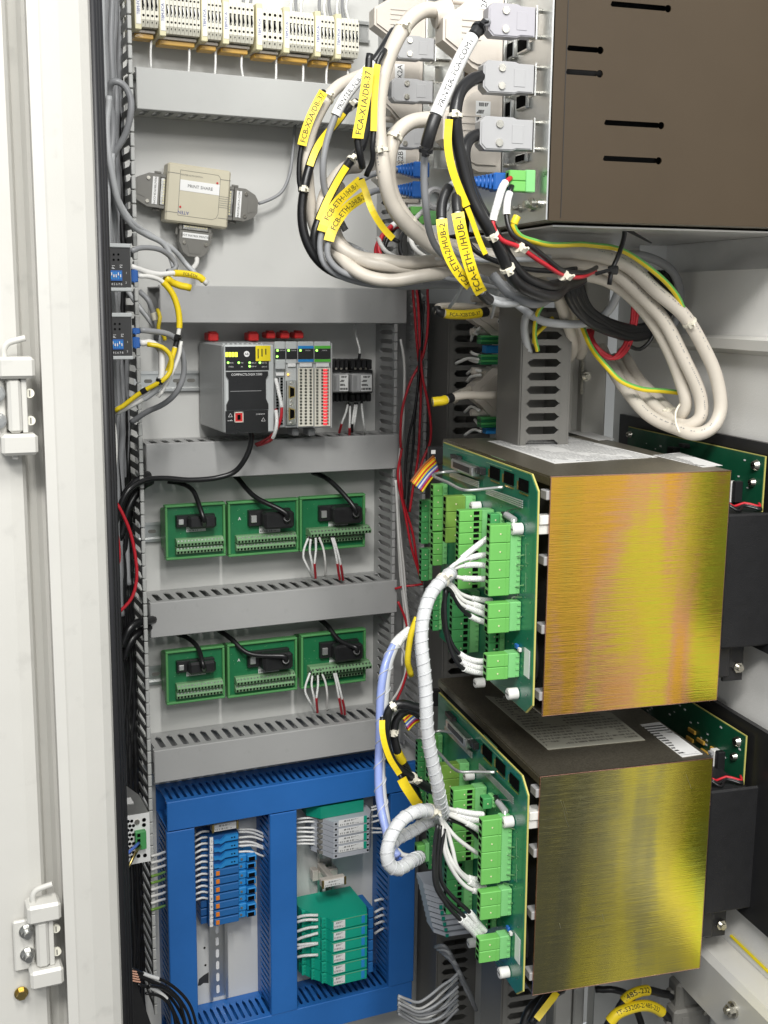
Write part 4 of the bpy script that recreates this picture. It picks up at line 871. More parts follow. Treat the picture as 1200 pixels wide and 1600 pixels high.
for px in (462, 487): m = M(); pbox(m, px-5, 669, px+6, 681, -.13, -.10, .002); m.build('latch', 'hood_grey', mD)
# ---- plug-in relays
def relay(x0p, x1p, label):
    a, b, z0, z1 = Rc(x0p, 562, x1p, 628, -.055)
    r = thing('relay', label, 'relay', 'A', ((a+b)/2, -.03, z0), group='relays beside the controller modules')
    m = M(); m.box(a, b, -.055, -.008, z0+(z1-z0)*.20, z1-(z1-z0)*.24, .002); m.build('socket', 'black_plastic', r)
    n = 4
    for k in range(n):
        xx = a+(b-a)*(k+.08)/n; w = (b-a)*.84/n
        m = M(); m.box(xx, xx+w, -.052, -.010, z1-(z1-z0)*.23, z1, .0015); m.cyl((xx+w/2, -.052, z1-(z1-z0)*.06), (xx+w/2, -.0526, z1-(z1-z0)*.06), w*.3, n=8); m.build('terminal', 'black_plastic', r)
        m = M(); m.box(xx, xx+w, -.050, -.010, z0, z0+(z1-z0)*.19, .0015); m.build('terminal', 'black_plastic', r)
    for k in range(3): disc(r, 'terminal_screw', 'screw', x0p+6+k*8, 576, -.056, .0022)
    a2, b2, c0, c1 = Rc(x0p+1, 584, x1p-1, 613, -.090); m = M(); m.box(a2, b2, -.090, -.0555, c0, c1, .0015); m.build('clear_case', 'clear_plastic', r)
    m = M(); m.box(a2+.003, b2-.003, -.084, -.057, c0+.003, c1-.003); m.build('coil', 'hood_grey', r)
    m = M(); m.box(a2+.0035, a2+(b2-a2)*.30, -.0845, -.0841, c0+.004, c1-.004); m.build('contact_plate', 'black_plastic', r)
    fpart(r, 'rating_label', 'print_small', (x0p+x1p)/2-2, 586, x1p-2, 611, -.0904, .0003); return r
relay(519, 546, 'clear cased relay nearer the controller modules'); relay(549, 583, 'clear cased relay next to the slotted vertical duct')
# ---- green terminal boards
def tboard(x0, y0, x1, y1, label, kind):
    YB = -.062; a, b, z0, z1 = Rc(x0, y0, x1, y1, YB); w, h = b-a, z1-z0
    r = thing('terminal_board', label, 'terminal board', 'A', ((a+b)/2, -.035, z0), group='green rail mounted terminal boards')
    m = M(); m.box(a+.002, b-.002, YB+.003, YB+.0045, z0+.002, z1-.002); m.build('board', 'board_green', r)
    m = M(); m.box(a+.004, b-.004, YB+.006, -.009, z0+.012, z1-.012, .002); m.build('carrier', 'board_frame', r)
    t = .0042
    for nm, q in (('frame_rail', (a, b, z1-t, z1)), ('frame_rail', (a, b, z0, z0+t)), ('frame_rail', (a, a+t, z0+t+.0002, z1-t-.0002)), ('frame_rail', (b-t, b, z0+t+.0002, z1-t-.0002))):
        m = M(); m.box(q[0], q[1], YB-.003, YB+.012, q[2], q[3], .001); m.build(nm, 'board_frame', r)
    for k in range(2):
        zc = z0+h*(.17+.15*k)+(.004 if kind == 3 else 0); xa, xb = a+w*(.16 if kind == 1 else .10), b-w*.06
        if kind == 3 and k == 1: xb = b+.003
        d = .010+.006*k+(.01 if kind == 3 and k else 0)
        m = M(); m.prism([(YB+.003, zc-h*.06), (YB+.003-d, zc-h*.06), (YB+.003-d-.002, zc), (YB+.003-d*.6, zc+h*.065), (YB+.003, zc+h*.065)], 'x', xa, xb); s = m.build('terminal_strip', 'terminal_pale', r)
        n = 14 if kind == 1 else 18; e = M(); f = M()
        for i in range(n):
            xc = xa+(xb-xa)*(i+.5)/n; q = (xb-xa)/n*.33
            e.box(xc-q*.75, xc+q*.75, YB+.0025-d-.0014, YB+.005-d, zc-h*.045, zc-h*.01); f.cyl((xc, YB+.003-d*.86, zc+h*.035), (xc, YB+.003-d*.86-.0012, zc+h*.037), q*.8, n=6)
        e.build('wire_openings', 'hole', s, kind='stuff'); f.build('screws', 'metal', s, kind='stuff')
    # plug on the board
    xc = a+w*(.52 if kind == 1 else .60); zc = z0+h*(.70 if kind == 1 else .68); pw, ph = w*(.56 if kind == 1 else .52), h*(.22 if kind == 1 else .30)
    m = M(); m.box(xc-pw*.62, xc+pw*.52, YB-.008, YB+.0028, zc-ph*.45, zc+ph*.50, .001); m.build('socket', 'black_plastic', r)
    m = M(); m.box(xc-pw*.58, xc-pw*.42, YB-.012, YB-.0082, zc-ph*.22, zc+ph*.22, .001); m.build('latch', 'aluminium', r)
    m = M(); d = .024 if kind == 1 else .034; m.box(xc-pw*.32, xc+pw*.50, YB-d, YB-.0083, zc-ph*.55, zc+ph*.48, .004); pl = m.build('plug', 'black_plastic', r)
    e = (xc+pw*(.12 if kind == 1 else .28), YB-d-.002, zc-ph*(.15 if kind == 1 else .05)); m = M(); m.cyl((e[0], YB-d+.002, e[2]), (e[0]-.002, YB-d-.007, e[2]+.005), ph*.24, ph*.20, 14); m.build('cable_gland', 'black_plastic', pl, smooth='auto')
    m = M(); m.box(xc-pw*.30, xc+pw*.28, YB+.0024, YB+.0028, zc-ph*.98, zc-ph*.56); m.build('type_label', 'print_line', r)
    m = M()
    for k in range(20): q = (a+w*random.uniform(.06, .95), z0+h*random.uniform(.45, .90)); m.box(q[0], q[0]+.0012, YB+.0025, YB+.003, q[1], q[1]+.0006)
    m.build('silkscreen', 'terminal_pale', r, kind='stuff')
    if kind == 2: flattext(r, 'A', (a+w*.17, YB+.0024, z0+h*.68), (1, 0, 0), (0, 0, 1), .008, 'ink_white')
    return r, e
tb = []
for (x0, y0, x1, y1), lab, k in (((258, 787, 352, 872), 'left green terminal board of the upper row, smallest plug', 1), ((356, 781, 466, 866), 'middle green terminal board of the upper row, marked A', 2), ((468, 774, 570, 858), 'right green terminal board of the upper row, white wires below', 3),
                              ((259, 1013, 351, 1096), 'left green terminal board of the lower row, smallest plug', 1), ((355, 1001, 464, 1084), 'middle green terminal board of the lower row, marked A', 2), ((470, 987, 571, 1070), 'right green terminal board of the lower row, white wires below', 3)):
    tb.append(tboard(x0, y0, x1, y1, lab, k))
# ---- cream terminal blocks along the top
TG = 'cream terminal block groups along the top rail'
YT = -.078
zr = P(380, 30, -.01)[2]
din_h('metal rail behind the cream terminal blocks', XL+.002, .84, P(300, 22, -.001)[2])
for i, (xa, xb, yb, n) in enumerate(((210, 248, 45, 4), (248.6, 313, 57, 9), (314, 347, 64, 4), (347.6, 397, 69, 6), (400, 442, 78, 4), (442.6, 491, 83, 7), (491.6, 523, 88, 4), (523.6, 561, 92, 5))):
    a, b = P(xa, yb-30, YT)[0], P(xb, yb-30, YT)[0]; z0 = P((xa+xb)/2, yb, YT)[2]; H = .066
    r = thing('terminal_block', '%s cream terminal block group counted from the left along the top rail' % (['leftmost', 'second', 'third', 'fourth', 'fifth', 'sixth', 'seventh', 'rightmost'][i]), 'terminal block', 'A', ((a+b)/2, -.04, z0), group=TG)
    lw = .0105; m = M(); m.box(a, a+lw, YT-.002, -.008, z0-.002, z0+H+.004, .001); e = m.build('end_bracket', 'cream', r)
    m = M(); m.box(a+.0018, a+lw-.0010, YT-.0028, YT-.0021, z0+.006, z0+H-.004); l = m.build('marker_strip', 'paper', e); flattext(l, 'TBM-FCA', (a+lw/2, YT-.0031, z0+H/2), (0, 0, 1), (-1, 0, 0), .0065, 'ink_blue')
    hh = M(); pw = (b-a-lw)/n
    for k in range(n):
        xx = a+lw+k*pw; m = M(); pol = [(-.008, z0+.004), (YT+.006, z0+.004), (YT, z0+.014), (YT, z0+H-.008), (YT+.006, z0+H), (-.008, z0+H)]; m.prism(pol, 'x', xx+.0002, xx+pw-.0003); m.build('terminal', 'cream_white', r)
        xc = xx+pw/2
        for zz_ in (.020, .0545): hh.cyl((xc, YT+.0005, z0+zz_), (xc, YT-.0004, z0+zz_), pw*.27, n=8)
        hh.box(xc-pw*.30, xc+pw*.16, YT-.0004, YT+.001, z0+.028, z0+.046); hh.box(xc-pw*.1, xc+pw*.1, YT+.0014, YT+.004, z0+.0095, z0+.012)
    hh.build('wire_openings', 'hole', r, kind='stuff')
    m = M()
    for k in range(n): xc = a+lw+(k+.5)*pw; m.tube([(xc-pw*.2, YT-.0008, z0+.028), (xc+pw*.22, YT-.0012, z0+.034), (xc-pw*.05, YT-.0008, z0+.044)], .0006, 5)
    m.build('contact_springs', 'aluminium', r, kind='stuff')
    m = M(); m.box(a+.004, b-.004, -.055, -.030, z0-.010, z0-.0025, .001); m.build('amber_strip', 'copper_strip', r)
    m = M(); m.box(a+.002, b-.002, -.060, -.0285, z0-.0022, z0+.002, .0005); m.build('carrier', 'hood_beige', r)
    px = xb-(11 if i % 2 == 0 else 18); py = yb+16
    cable('white marked wire hanging below the %s cream terminal block group' % (['leftmost', 'second', 'third', 'fourth', 'fifth', 'sixth', 'seventh', 'rightmost'][i]), [(px, py-8, -.045), (px+(1 if i % 3 else -2), py+20, -.047), (px+(3 if i == 3 else -1), py+48, -.048)], .0021, 'wire_marker', name='marked_wire', cat='wire', group='marked wires below the cream terminal blocks', n=7)
# grey looms rising from the terminals at the top
for i, px in enumerate((384, 390, 396, 458, 466, 474, 502, 510, 518, 530, 538, 545)):
    cable('%s grey wire from the left rising above the cream terminal blocks' % ('first' if i == 0 else ORD[i]), [(px+(i % 3)*1.5, 40, -.03), (px-4, 12, -.035), (px-2+(i % 2)*6, -20, -.04)], .0028, 'wire_marker' if i % 2 else 'grey_cable', name='marked_wire', cat='wire', group='grey wires rising above the cream terminal blocks', n=7)
# ---- print sharing switch
cx, cz = P(310, 306, -.045)[0], P(310, 306, -.045)[2]; al = radians(5.0)
EX, EZ = (cos(al), 0, -sin(al)), (sin(al), 0, cos(al))
SW = thing('print_switch', 'beige print sharing switch box with a white printed label', 'switch box', axes((cx, 0, cz), EX, Y_, EZ))
hw, hh_ = .0535, .0475
m = M(); m.box(-hw, hw, -.045, -.012, -hh_, hh_, .003); m.build('housing', 'beige_plastic', SW)
m = M()
for z in (hh_-.016, -hh_+.016): m.box(-hw-.0003, -hw+.020, -.0454, -.0451, z-.0004, z+.0004); m.box(hw-.018, hw+.0002, -.0454, -.0451, z-.0004, z+.0004)
for k in range(6): m.box(hw-.018, hw-.001, -.0454, -.0451, -.014+k*.0035, -.0134+k*.0035)
m.build('seam', 'hood_dark', SW)
pol = [(-hw+.021, hh_-.010), (hw-.022, hh_-.010), (hw-.018, hh_-.014), (hw-.018, -hh_+.022), (hw-.021, -hh_+.015), (hw-.028, -hh_+.012), (-hw+.021, -hh_+.012)]
m = M()
for i in range(len(pol)): a, b = pol[i], pol[(i+1) % len(pol)]; m.cyl((a[0], -.0451, a[1]), (b[0], -.0451, b[1]), .00035, n=4)
m.build('panel_outline', 'hood_dark', SW)
m = M(); m.box(-hw+.0215, hw-.0185, -.0456, -.0452, .005, .0225); l = m.build('paper_label', 'paper', SW); flattext(l, 'PRINT SHARE', (.002, -.0459, .0137), X_, Z_, .0072)
flattext(SW, 'ATEN', (-hw+.030, -.0455, -hh_+.017), (-1, 0, 0), (0, 0, -1), .0075, 'ink_blue'); flattext(SW, 'PRINTER AUTO SWITCH', (-hw+.040, -.0455, hh_-.017), X_, Z_, .0034, 'hood_dark')
for x, z in ((-hw+.024, -hh_+.026), (hw-.023, .0245)): m = M(); m.cyl((x, -.0452, z), (x, -.0463, z), .0018, n=8); m.build('indicator', 'red_plastic', SW)
def dhood(label, o2, ang, mark):
    ca, sa = cos(ang), sin(ang); dx = (EX[0]*ca+EZ[0]*sa, 0, EX[2]*ca+EZ[2]*sa); dz_ = (-EX[0]*sa+EZ[0]*ca, 0, -EX[2]*sa+EZ[2]*ca)   # local x points away from the switch
    org = (cx+EX[0]*o2[0]+EZ[0]*o2[1], -.028, cz+EX[2]*o2[0]+EZ[2]*o2[1])
    r = thing('printer_connector', label, 'connector', axes(org, dx, Y_, dz_), group='grey printer connectors on the print switch')
    pol = [(.010, -.027), (.010, .027), (.029, .027), (.046, .019), (.052, .010), (.052, -.010), (.046, -.019), (.029, -.027)]
    m = M(); m.prism(pol, 'y', -.011, .008); h = m.build('hood', 'hood_dark', r)
    m = M(); m.prism([(.034, -.013), (.034, .013), (.047, .009), (.047, -.009)], 'y', -.0118, -.0112); m.build('recess', 'hood_dark', h)
    m = M(); m.box(.001, .009, -.009, .006, -.022, .022, .001); m.build('shell', 'metal', r)
    m = M()
    for k in range(9): m.box(.002, .0045, -.0098, -.0091, -.019+k*.0045, -.0165+k*.0045)
    m.build('shell_dimples', 'cream', r, kind='stuff')
    for s in (-1, 1):
        m = M(); m.box(.000, .010, -.008, .006, s*.025-.003, s*.025+.003, .001); m.cyl((.007, -.001, s*.030), (.018, -.001, s*.030), .0022, n=8); m.build('clip', 'hood_dark', r)
        m = M(); m.cyl((.030, -.0112, s*.0185), (.030, -.0135, s*.0185), .003, n=10); m.build('screw', 'screw', r, smooth='auto')
    m = M(); m.box(.0135, .0225, -.0116, -.0112, -.022, .022); l = m.build('paper_label', 'paper', r); flattext(l, mark, (.018, -.0119, 0), (0, 0, 1), (-1, 0, 0), .0048)
    return org, dx
dhood('grey printer connector at the left of the print switch', (-hw, .000), pi, 'PRINTER//FCB-COM1'); o_r, _ = dhood('grey printer connector at the right of the print switch', (hw, -.004), 0, 'PRINTER//FCA-COM1'); o_b, _ = dhood('grey printer connector below the print switch', (.001, -hh_), -pi/2, 'DOT MATRIX PRINTER')
# ------------------------------------------------------------------ contents of the blue framed section
din_v('vertical metal rail below the blue terminal blocks', P(342, 1500, -.012)[0], P(342, 1556, -.001)[2], P(340, 1270, -.001)[2])
din_v('vertical metal rail between the grey and green isolators', P(509, 1360, -.012)[0], P(520, 1560, -.001)[2], P(510, 1250, -.001)[2])
# blue terminal blocks, one thing each
BT = 'blue terminal blocks stacked on the left rail'
n = 11; YB = -.060
for i in range(n):
    y0 = 1305+i*12.75; y1 = y0+12.4
    a, b, z0, z1 = Rc(327, y0, 374, y1, YB)
    r = thing('blue_terminal', '%s blue terminal block from the top of the stack, %s' % (ORD[i], 'with a pale wedge front' if i < 4 else 'with an orange indicator'), 'terminal block', 'A', ((a+b)/2, -.03, z0), group=BT)
    m = M(); m.box(a, b, YB+.004, -.010, z0+.0003, z1-.0003, .0006); m.build('body', 'terminal_blue_dark', r)
    m = M(); m.box(a+.001, a+.0075, YB, YB+.0039, z0+.0006, z1-.0006, .0005); s = m.build('marker', 'paper', r); flattext(s, str(i+1), (a+.004, YB-.0003, (z0+z1)/2), X_, Z_, .007)
    if i < 4:
        pol = [(a+.0085, z0+.003), (a+.016, z0+.003), (a+.021, z0+.0006), (a+.030, z0+.0045), (b-.003, z0+.0045), (b-.003, z1-.0008), (a+.030, z1-.0008), (a+.021, z0+.0065), (a+.016, z0+.008), (a+.0085, z0+.008)]
        m = M(); m.prism(pol, 'y', YB-.003, YB+.0039); s = m.build('wedge', 'label_blue', r)
        m = M(); m.cyl((b-.010, YB-.0032, (z0+z1)/2+.002), (b-.010, YB-.0028, (z0+z1)/2+.002), .0016, n=8); m.cyl((b-.015, YB-.0032, (z0+z1)/2+.002), (b-.015, YB-.0028, (z0+z1)/2+.002), .0016, n=8); m.build('test_hole', 'hole', s)
    else:
        m = M(); m.box(a+.009, b-.001, YB-.002, YB+.0039, z0+.002, z1-.0006, .001); s = m.build('lever', 'terminal_blue', r)
        m = M(); m.box(a+.012, a+.019, YB-.0032, YB-.0021, z0+.0042, z1-.003, .0005); m.build('orange_mark', 'orange', s)
    m = M(); m.box(a-.012, a-.0003, -.045, -.012, z0+.001, z1-.001, .001); m.build('wire_entry', 'terminal_blue_dark', r)
    if i > 2:
        za, zb = z0, z1; m = M(); q = .004*(i % 2)
        m.box(b+.0004, b+.016, YB+.010-q, -.015, z0+.0005, z1-.001, .0015); m.box(b+.016, b+.034, YB+.004-q, -.02, z0+.0022, z1-.0022, .0015); s = m.build('plug', 'label_blue', r)
        m = M(); m.cyl((b+.006, YB+.0098-q, (z0+z1)/2), (b+.006, YB+.008-q, (z0+z1)/2), .0024, n=8); m.build('screw', 'metal', s)
        m = M(); m.box(b+.018, b+.030, YB+.0032-q, YB+.0039-q, z0+.004, z1-.0042); m.build('slot', 'hole', s)
def end_bracket(label, x0, y0, x1, y1, Y, text, tilt=0):
    a, b, z0, z1 = Rc(x0, y0, x1, y1, Y); r = thing('end_bracket', label, 'end bracket', 'A', ((a+b)/2, Y+.02, z0), group='beige end brackets')
    m = M(); m.box(a, b, Y, Y+.014, z0, z1, .001); m.box((a+b)/2-.006, (a+b)/2+.006, Y+.0142, -.011, z0+.001, z1-.002, .001); m.build('body', 'hood_beige', r)
    for xx in (a-.0005, b-.0035): m = M(); m.box(xx, xx+.004, Y-.003, Y-.0002, z0-.001, z1+.001, .0006); m.build('clip', 'brass', r)
    m = M(); m.box(a+.004, b-.004, Y-.0026, Y-.0003, z0+.001, z1-.001, .0004); s = m.build('label_holder', 'print_line', r)
    return r
end_bracket('beige end bracket above the blue terminal blocks', 331, 1285, 372, 1297, -.062, None)
end_bracket('beige end bracket on top of the green isolators', 503, 1373, 540, 1384, -.085, None)
a, b, z0, z1 = Rc(489, 1358, 527, 1372, -.02); m = M(); m.box(a, b, -.026, -.011, z0, z1, .002); m.box(a-.004, a+.008, -.03, -.012, z0+.003, z1+.006, .001); m.solo('rail_clamp', 'hood_beige', 'beige rail clamp between the grey and green isolators', 'clamp')
# grey slim isolators
GI = 'slim grey isolators on the right rail'
for i in range(7):
    y0 = 1281+i*8.3; YG = -.105
    zf = P(540, y0, YG)[2]; h = P(540, y0, YG)[2]-P(540, y0+8.0, YG)[2]
    xa, xb = P(521, 1310, YG)[0], P(577, 1310, YG)[0]
    r = thing('grey_isolator', '%s slim grey isolator from the top of the right rail' % ORD[i], 'isolator', 'A', ((xa+xb)/2, -.05, zf-h), group=GI)
    pol = [(xa-.022, -.012), (xa-.026, -.055), (xa-.020, -.068), (xa, YG), (xb, YG), (xb+.012, -.085), (xb+.014, -.060), (xb+.010, -.012)]
    m = M(); m.prism(pol, 'z', zf-h+.0003, zf-.0006); m.build('housing', 'isolator_grey', r)
    m = M(); m.prism([(p[0]*.9+.1*(xa+xb)/2, p[1]*.93-.002) for p in pol], 'z', zf-.0006, zf-.0001); m.build('side_relief', 'isolator_grey', r)
    if i < 4:
        m = M(); zc = zf-h*.5-(i*h*.65); m.box(xa+.010, xb-.012, YG-.0012, YG-.0002, zc-h*.62, zc+h*.62, .0003); m.build('label_plate', 'print_line', r)
        m = M(); m.box(xb-.0118, xb-.006, YG-.002, YG-.0002, zc-h*.7, zc+h*.7, .0005); m.build('teal_clip', 'isolator_green', r)
    m = M(); m.cyl((xa+.005, YG+.0005, zf-h/2), (xa+.005, YG-.0004, zf-h/2), h*.22, n=8); m.cyl((xb-.003, YG+.0005, zf-h/2), (xb-.003, YG-.0004, zf-h/2), h*.22, n=8); m.build('test_hole', 'hole', r)
    m = M(); m.box(xa-.020, xa-.004, -.082, -.070, zf-h*.75, zf-h*.25); m.build('wire_slot', 'hood_dark', r)
z1 = P(540, 1281, -.105)[2]
m = M(); xa, xb = P(515, 1310, -.105)[0], P(577, 1310, -.105)[0]; m.prism([(xa-.03, -.012), (xa-.03, -.06), (xa-.01, -.085), (xb-.004, -.085), (xb+.01, -.05), (xb+.01, -.012)], 'z', z1+.0006, z1+.024)
m.solo('green_isolator', 'isolator_dark', 'dark green isolator above the slim grey isolators, half hidden by the duct', 'isolator')
# green isolators
GG = 'large green isolators on the right rail'
YI = -.118
for i in range(6):
    y0 = 1432+i*17.3; zf = P(540, y0, YI)[2]; h = zf-P(540, y0+17.0, YI)[2]
    xa, xb = P(517, 1480, YI)[0], P(573, 1480, YI)[0]
    r = thing('green_isolator', '%s green isolator from the top of the lower right stack' % ORD[i], 'isolator', 'A', ((xa+xb)/2, -.05, zf-h), group=GG)
    pol = [(xa-.040, -.012), (xa-.040, -.050), (xa-.030, -.070), (xa-.022, -.085), (xa-.004, -.108), (xa, YI), (xb, YI), (xb+.008, -.095), (xb+.008, -.012)]
    m = M(); m.prism(pol, 'z', zf-h+.0005, zf-.0006); m.build('housing', 'isolator_green', r)
    m = M(); m.box(xa+.001, xb-.0008, YI-.004, YI-.0002, zf-h+.001, zf-.0015, .0008); cvr = m.build('front_cover', 'isolator_green', r)
    m = M(); m.box(xa+.004, xa+.027, YI-.0048, YI-.0041, zf-h+.004, zf-.0035); m.build('label_plate', 'print_line', r)
    m = M(); m.box(xb-.013, xb-.006, YI-.005, YI-.0041, zf-h+.004, zf-.003, .0005); m.build('blue_tab', 'label_blue', r)
    m = M(); m.box(xa+.0005, xb, YI-.0046, YI-.0043, zf-.0026, zf-.0018); m.build('clear_edge', 'terminal_pale', cvr)
    for k, (dx, dy) in enumerate(((-.0125, -.106), (-.026, -.086), (-.038, -.066))):
        m = M(); m.box(xa+dx-.001, xa+dx+.0105, dy, dy+.018, zf-h+.001, zf-.0012, .001); s = m.build('plug', 'isolator_green', r)
        m = M()
        for q in range(3): m.box(xa+dx+.002, xa+dx+.006, dy-.0005, dy+.001, zf-h+.003+q*h*.27, zf-h+.0055+q*h*.27)
        m.build('screw_hole', 'isolator_dark', s, kind='stuff')
    m = M(); m.box(xb+.0085, xb+.019, -.106, -.05, zf-h+.001, zf-.0012, .001); m.build('blue_plug', 'terminal_blue', r)
# wires entering the section
def fan(label, group, x0, x1, ys, Y0, Y1, mat='wire_marker', r=.0021, sag=3, name='marked_wire'):
    for i, (ya, yb) in enumerate(ys):
        cable(ORD[i]+' '+label, [(x0, ya, Y0), ((x0+x1)/2, (ya+yb)/2-sag, (Y0+Y1)/2-.004), (x1, yb, Y1)], r, mat, name=name, cat='wire', group=group, n=7)
fan('white wire entering the left side of the blue terminal stack', 'white wires left of the blue terminals', 304, 326, [(1306+i*9.2, 1299+i*9.6) for i in range(12)], -.050, -.045)
fan('white wire between the blue terminal stack and the divider duct', 'white wires right of the blue terminals', 372, 414, [(1296, 1304), (1300, 1309), (1309, 1314), (1316, 1324), (1322, 1327), (1331, 1339)], -.045, -.04, sag=4)
fan('white wire at the left side of the grey isolators', 'white wires left of the grey isolators', 462, 493, [(1280, 1278), (1286, 1284), (1294, 1294), (1300, 1301), (1308, 1308), (1314, 1313), (1319, 1319)], -.05, -.062, sag=1)
fan('white wire at the right side of the grey isolators', 'white wires right of the grey isolators', 580, 609, [(1262, 1254), (1266, 1262), (1276, 1274), (1285, 1280), (1294, 1297), (1301, 1301)], -.06, -.05, sag=1)
fan('white wire at the left side of the green isolators', 'white wires left of the green isolators', 462, 497, [(1434, 1430), (1441, 1437), (1456, 1448), (1469, 1458), (1477, 1474), (1483, 1474), (1496, 1492)], -.07, -.095, r=.0028, sag=1)
fan('white wire at the right side of the green isolators', 'white wires right of the green isolators', 585, 604, [(1408, 1406), (1426, 1419), (1435, 1430), (1445, 1440), (1459, 1450)], -.06, -.05, r=.0026, sag=2)
# chipped paint and holes in the plate behind the blue terminals
m = M(); pts = [(309, 1540), (311, 1530), (318, 1524), (326, 1519), (326, 1536), (318, 1536), (313, 1540)]; v = [P(x, y, -.0006) for x, y in pts]; m.add(v, [tuple(range(len(v)))]); m.solo('torn_foam', 'foam_dark', 'torn black patch on the plate beside the lower rail end', 'patch')
for x, y, lab in ((319.5, 1481, 'upper small hole in the plate left of the vertical rail'), (321, 1508, 'lower small hole in the plate left of the vertical rail')):
    c = P(x, y, -.0006); m = M(); m.cyl(c, (c[0], -.0009, c[2]), .0022, n=10); m.solo('plate_hole', 'hole', lab, 'hole')
for i in range(9):
    y = 1334+i*10.5; cable('%s short %s wire poking out left of the blue frame' % (ORD[i], 'yellow green' if i in (3, 4, 8) else 'white'), [(236, y+4, -.13), (246, y+1, -.125), (258, y-3, -.10)], .0024, 'plug_olive' if i in (3, 4, 8) else 'white_cable', name='wire', cat='wire', group='short wires left of the blue frame', n=7)
# ------------------------------------------------------------------ left edge: gasket, hinges, converters, power supply, cables in the duct
g = thing('door_gasket', 'black rubber door seal running down the white door post', 'seal', 'A', (fx(172, -.67), -.66, -1.5))
for k, (px, y, r_) in enumerate(((169.5, -.674, .0048), (174.5, -.668, .0042), (178.5, -.660, .0044))):
    x = fx(px, y); m = M(); m.cyl((x, y, -1.5), (x, y, .7), r_, n=10); m.build('ridge', 'rubber', g, smooth=True)
xg = fx(173, -.66); m = M(); m.box(fx(169, -.64), fx(180, -.64)-.001, -.655, -.600, -1.5, .7); m.build('backing_strip', 'rubber', g)
def hinge(label, px, py, s, second):
    c = P(px, py, -.672); r = thing('hinge_assembly', label, 'hinge', 'A', (c[0], -.664, c[2]), group='white door hinges on the post')
    r.scale = (s, s, s)
    def q(dx, dz): return (c[0]+dx, c[2]+dz)
    for nm, dz in (('knuckle', .036), ('knuckle', -.064)):
        m = M(); m.box(c[0]-.022, c[0]+.024, -.700, -.6645, c[2]+dz, c[2]+dz+.028, .004); m.build(nm, 'white_paint', r)
    m = M(); m.box(c[0]-.011, c[0]+.006, -.694, -.6645, c[2]-.0355, c[2]+.0355, .004); m.build('barrel', 'white_paint', r)
    m = M(); m.box(c[0]+.0065, c[0]+.0135, -.690, -.6645, c[2]-.0355, c[2]+.0355, .001); m.build('leaf_edge', 'white_paint', r)
    m = M(); m.box(c[0]-.040, c[0]-.0115, -.672, -.6645, c[2]-.045, c[2]+.032, .002); m.build('leaf', 'white_paint', r)
    for dz in (.016, -.020):
        x, z = q(-.022, dz); m = M(); m.cyl((x, -.672, z), (x, -.6745, z), .0105, n=18); m.cyl((x, -.6745, z), (x, -.682, z), .0080, n=6); m.cyl((x, -.682, z), (x, -.690, z), .0048, n=12); m.build('bolt', 'metal', r, smooth='auto')
        x, z = q(.0175, dz); m = M(); m.cyl((x, -.680, z), (x, -.684, z), .0062, n=14); b = m.build('retaining_screw', 'cream_white', r, smooth='auto')
        m = M(); m.box(x-.0008, x+.0008, -.6846, -.6840, z-.004, z+.004); m.build('slot', 'hood_dark', b)
    x, z = q(-.004, .064); m = M(); m.tube(smoothpath([(x-.008, -.684, z-.004), (x-.008, -.684, z+.010), (x-.003, -.684, z+.017), (x+.008, -.686, z+.021), (x+.019, -.688, z+.024)], .003), .0042, 10); m.build('pin', 'white_paint', r, smooth='auto')
    x, z = q(-.004, -.064); m = M(); m.cyl((x, -.684, z), (x, -.684, z-.006), .004, n=10); m.build('pin_end', 'white_paint', r, smooth='auto')
    return r
hinge('upper white door hinge with bent pin', 24, 633, .83, 0); hinge('lower white door hinge near the bottom of the post', 67, 1466, .83, 1)
c = P(33, 1551, -.664); m = M(); m.cyl(c, addv(c, (0, -.002, 0)), .0082, n=18); m.cyl(addv(c, (0, -.002, 0)), addv(c, (0, -.008, 0)), .006, n=6); m.solo('hex_bolt', 'brass', 'yellowish hex bolt low on the door post', 'bolt', smooth='auto')
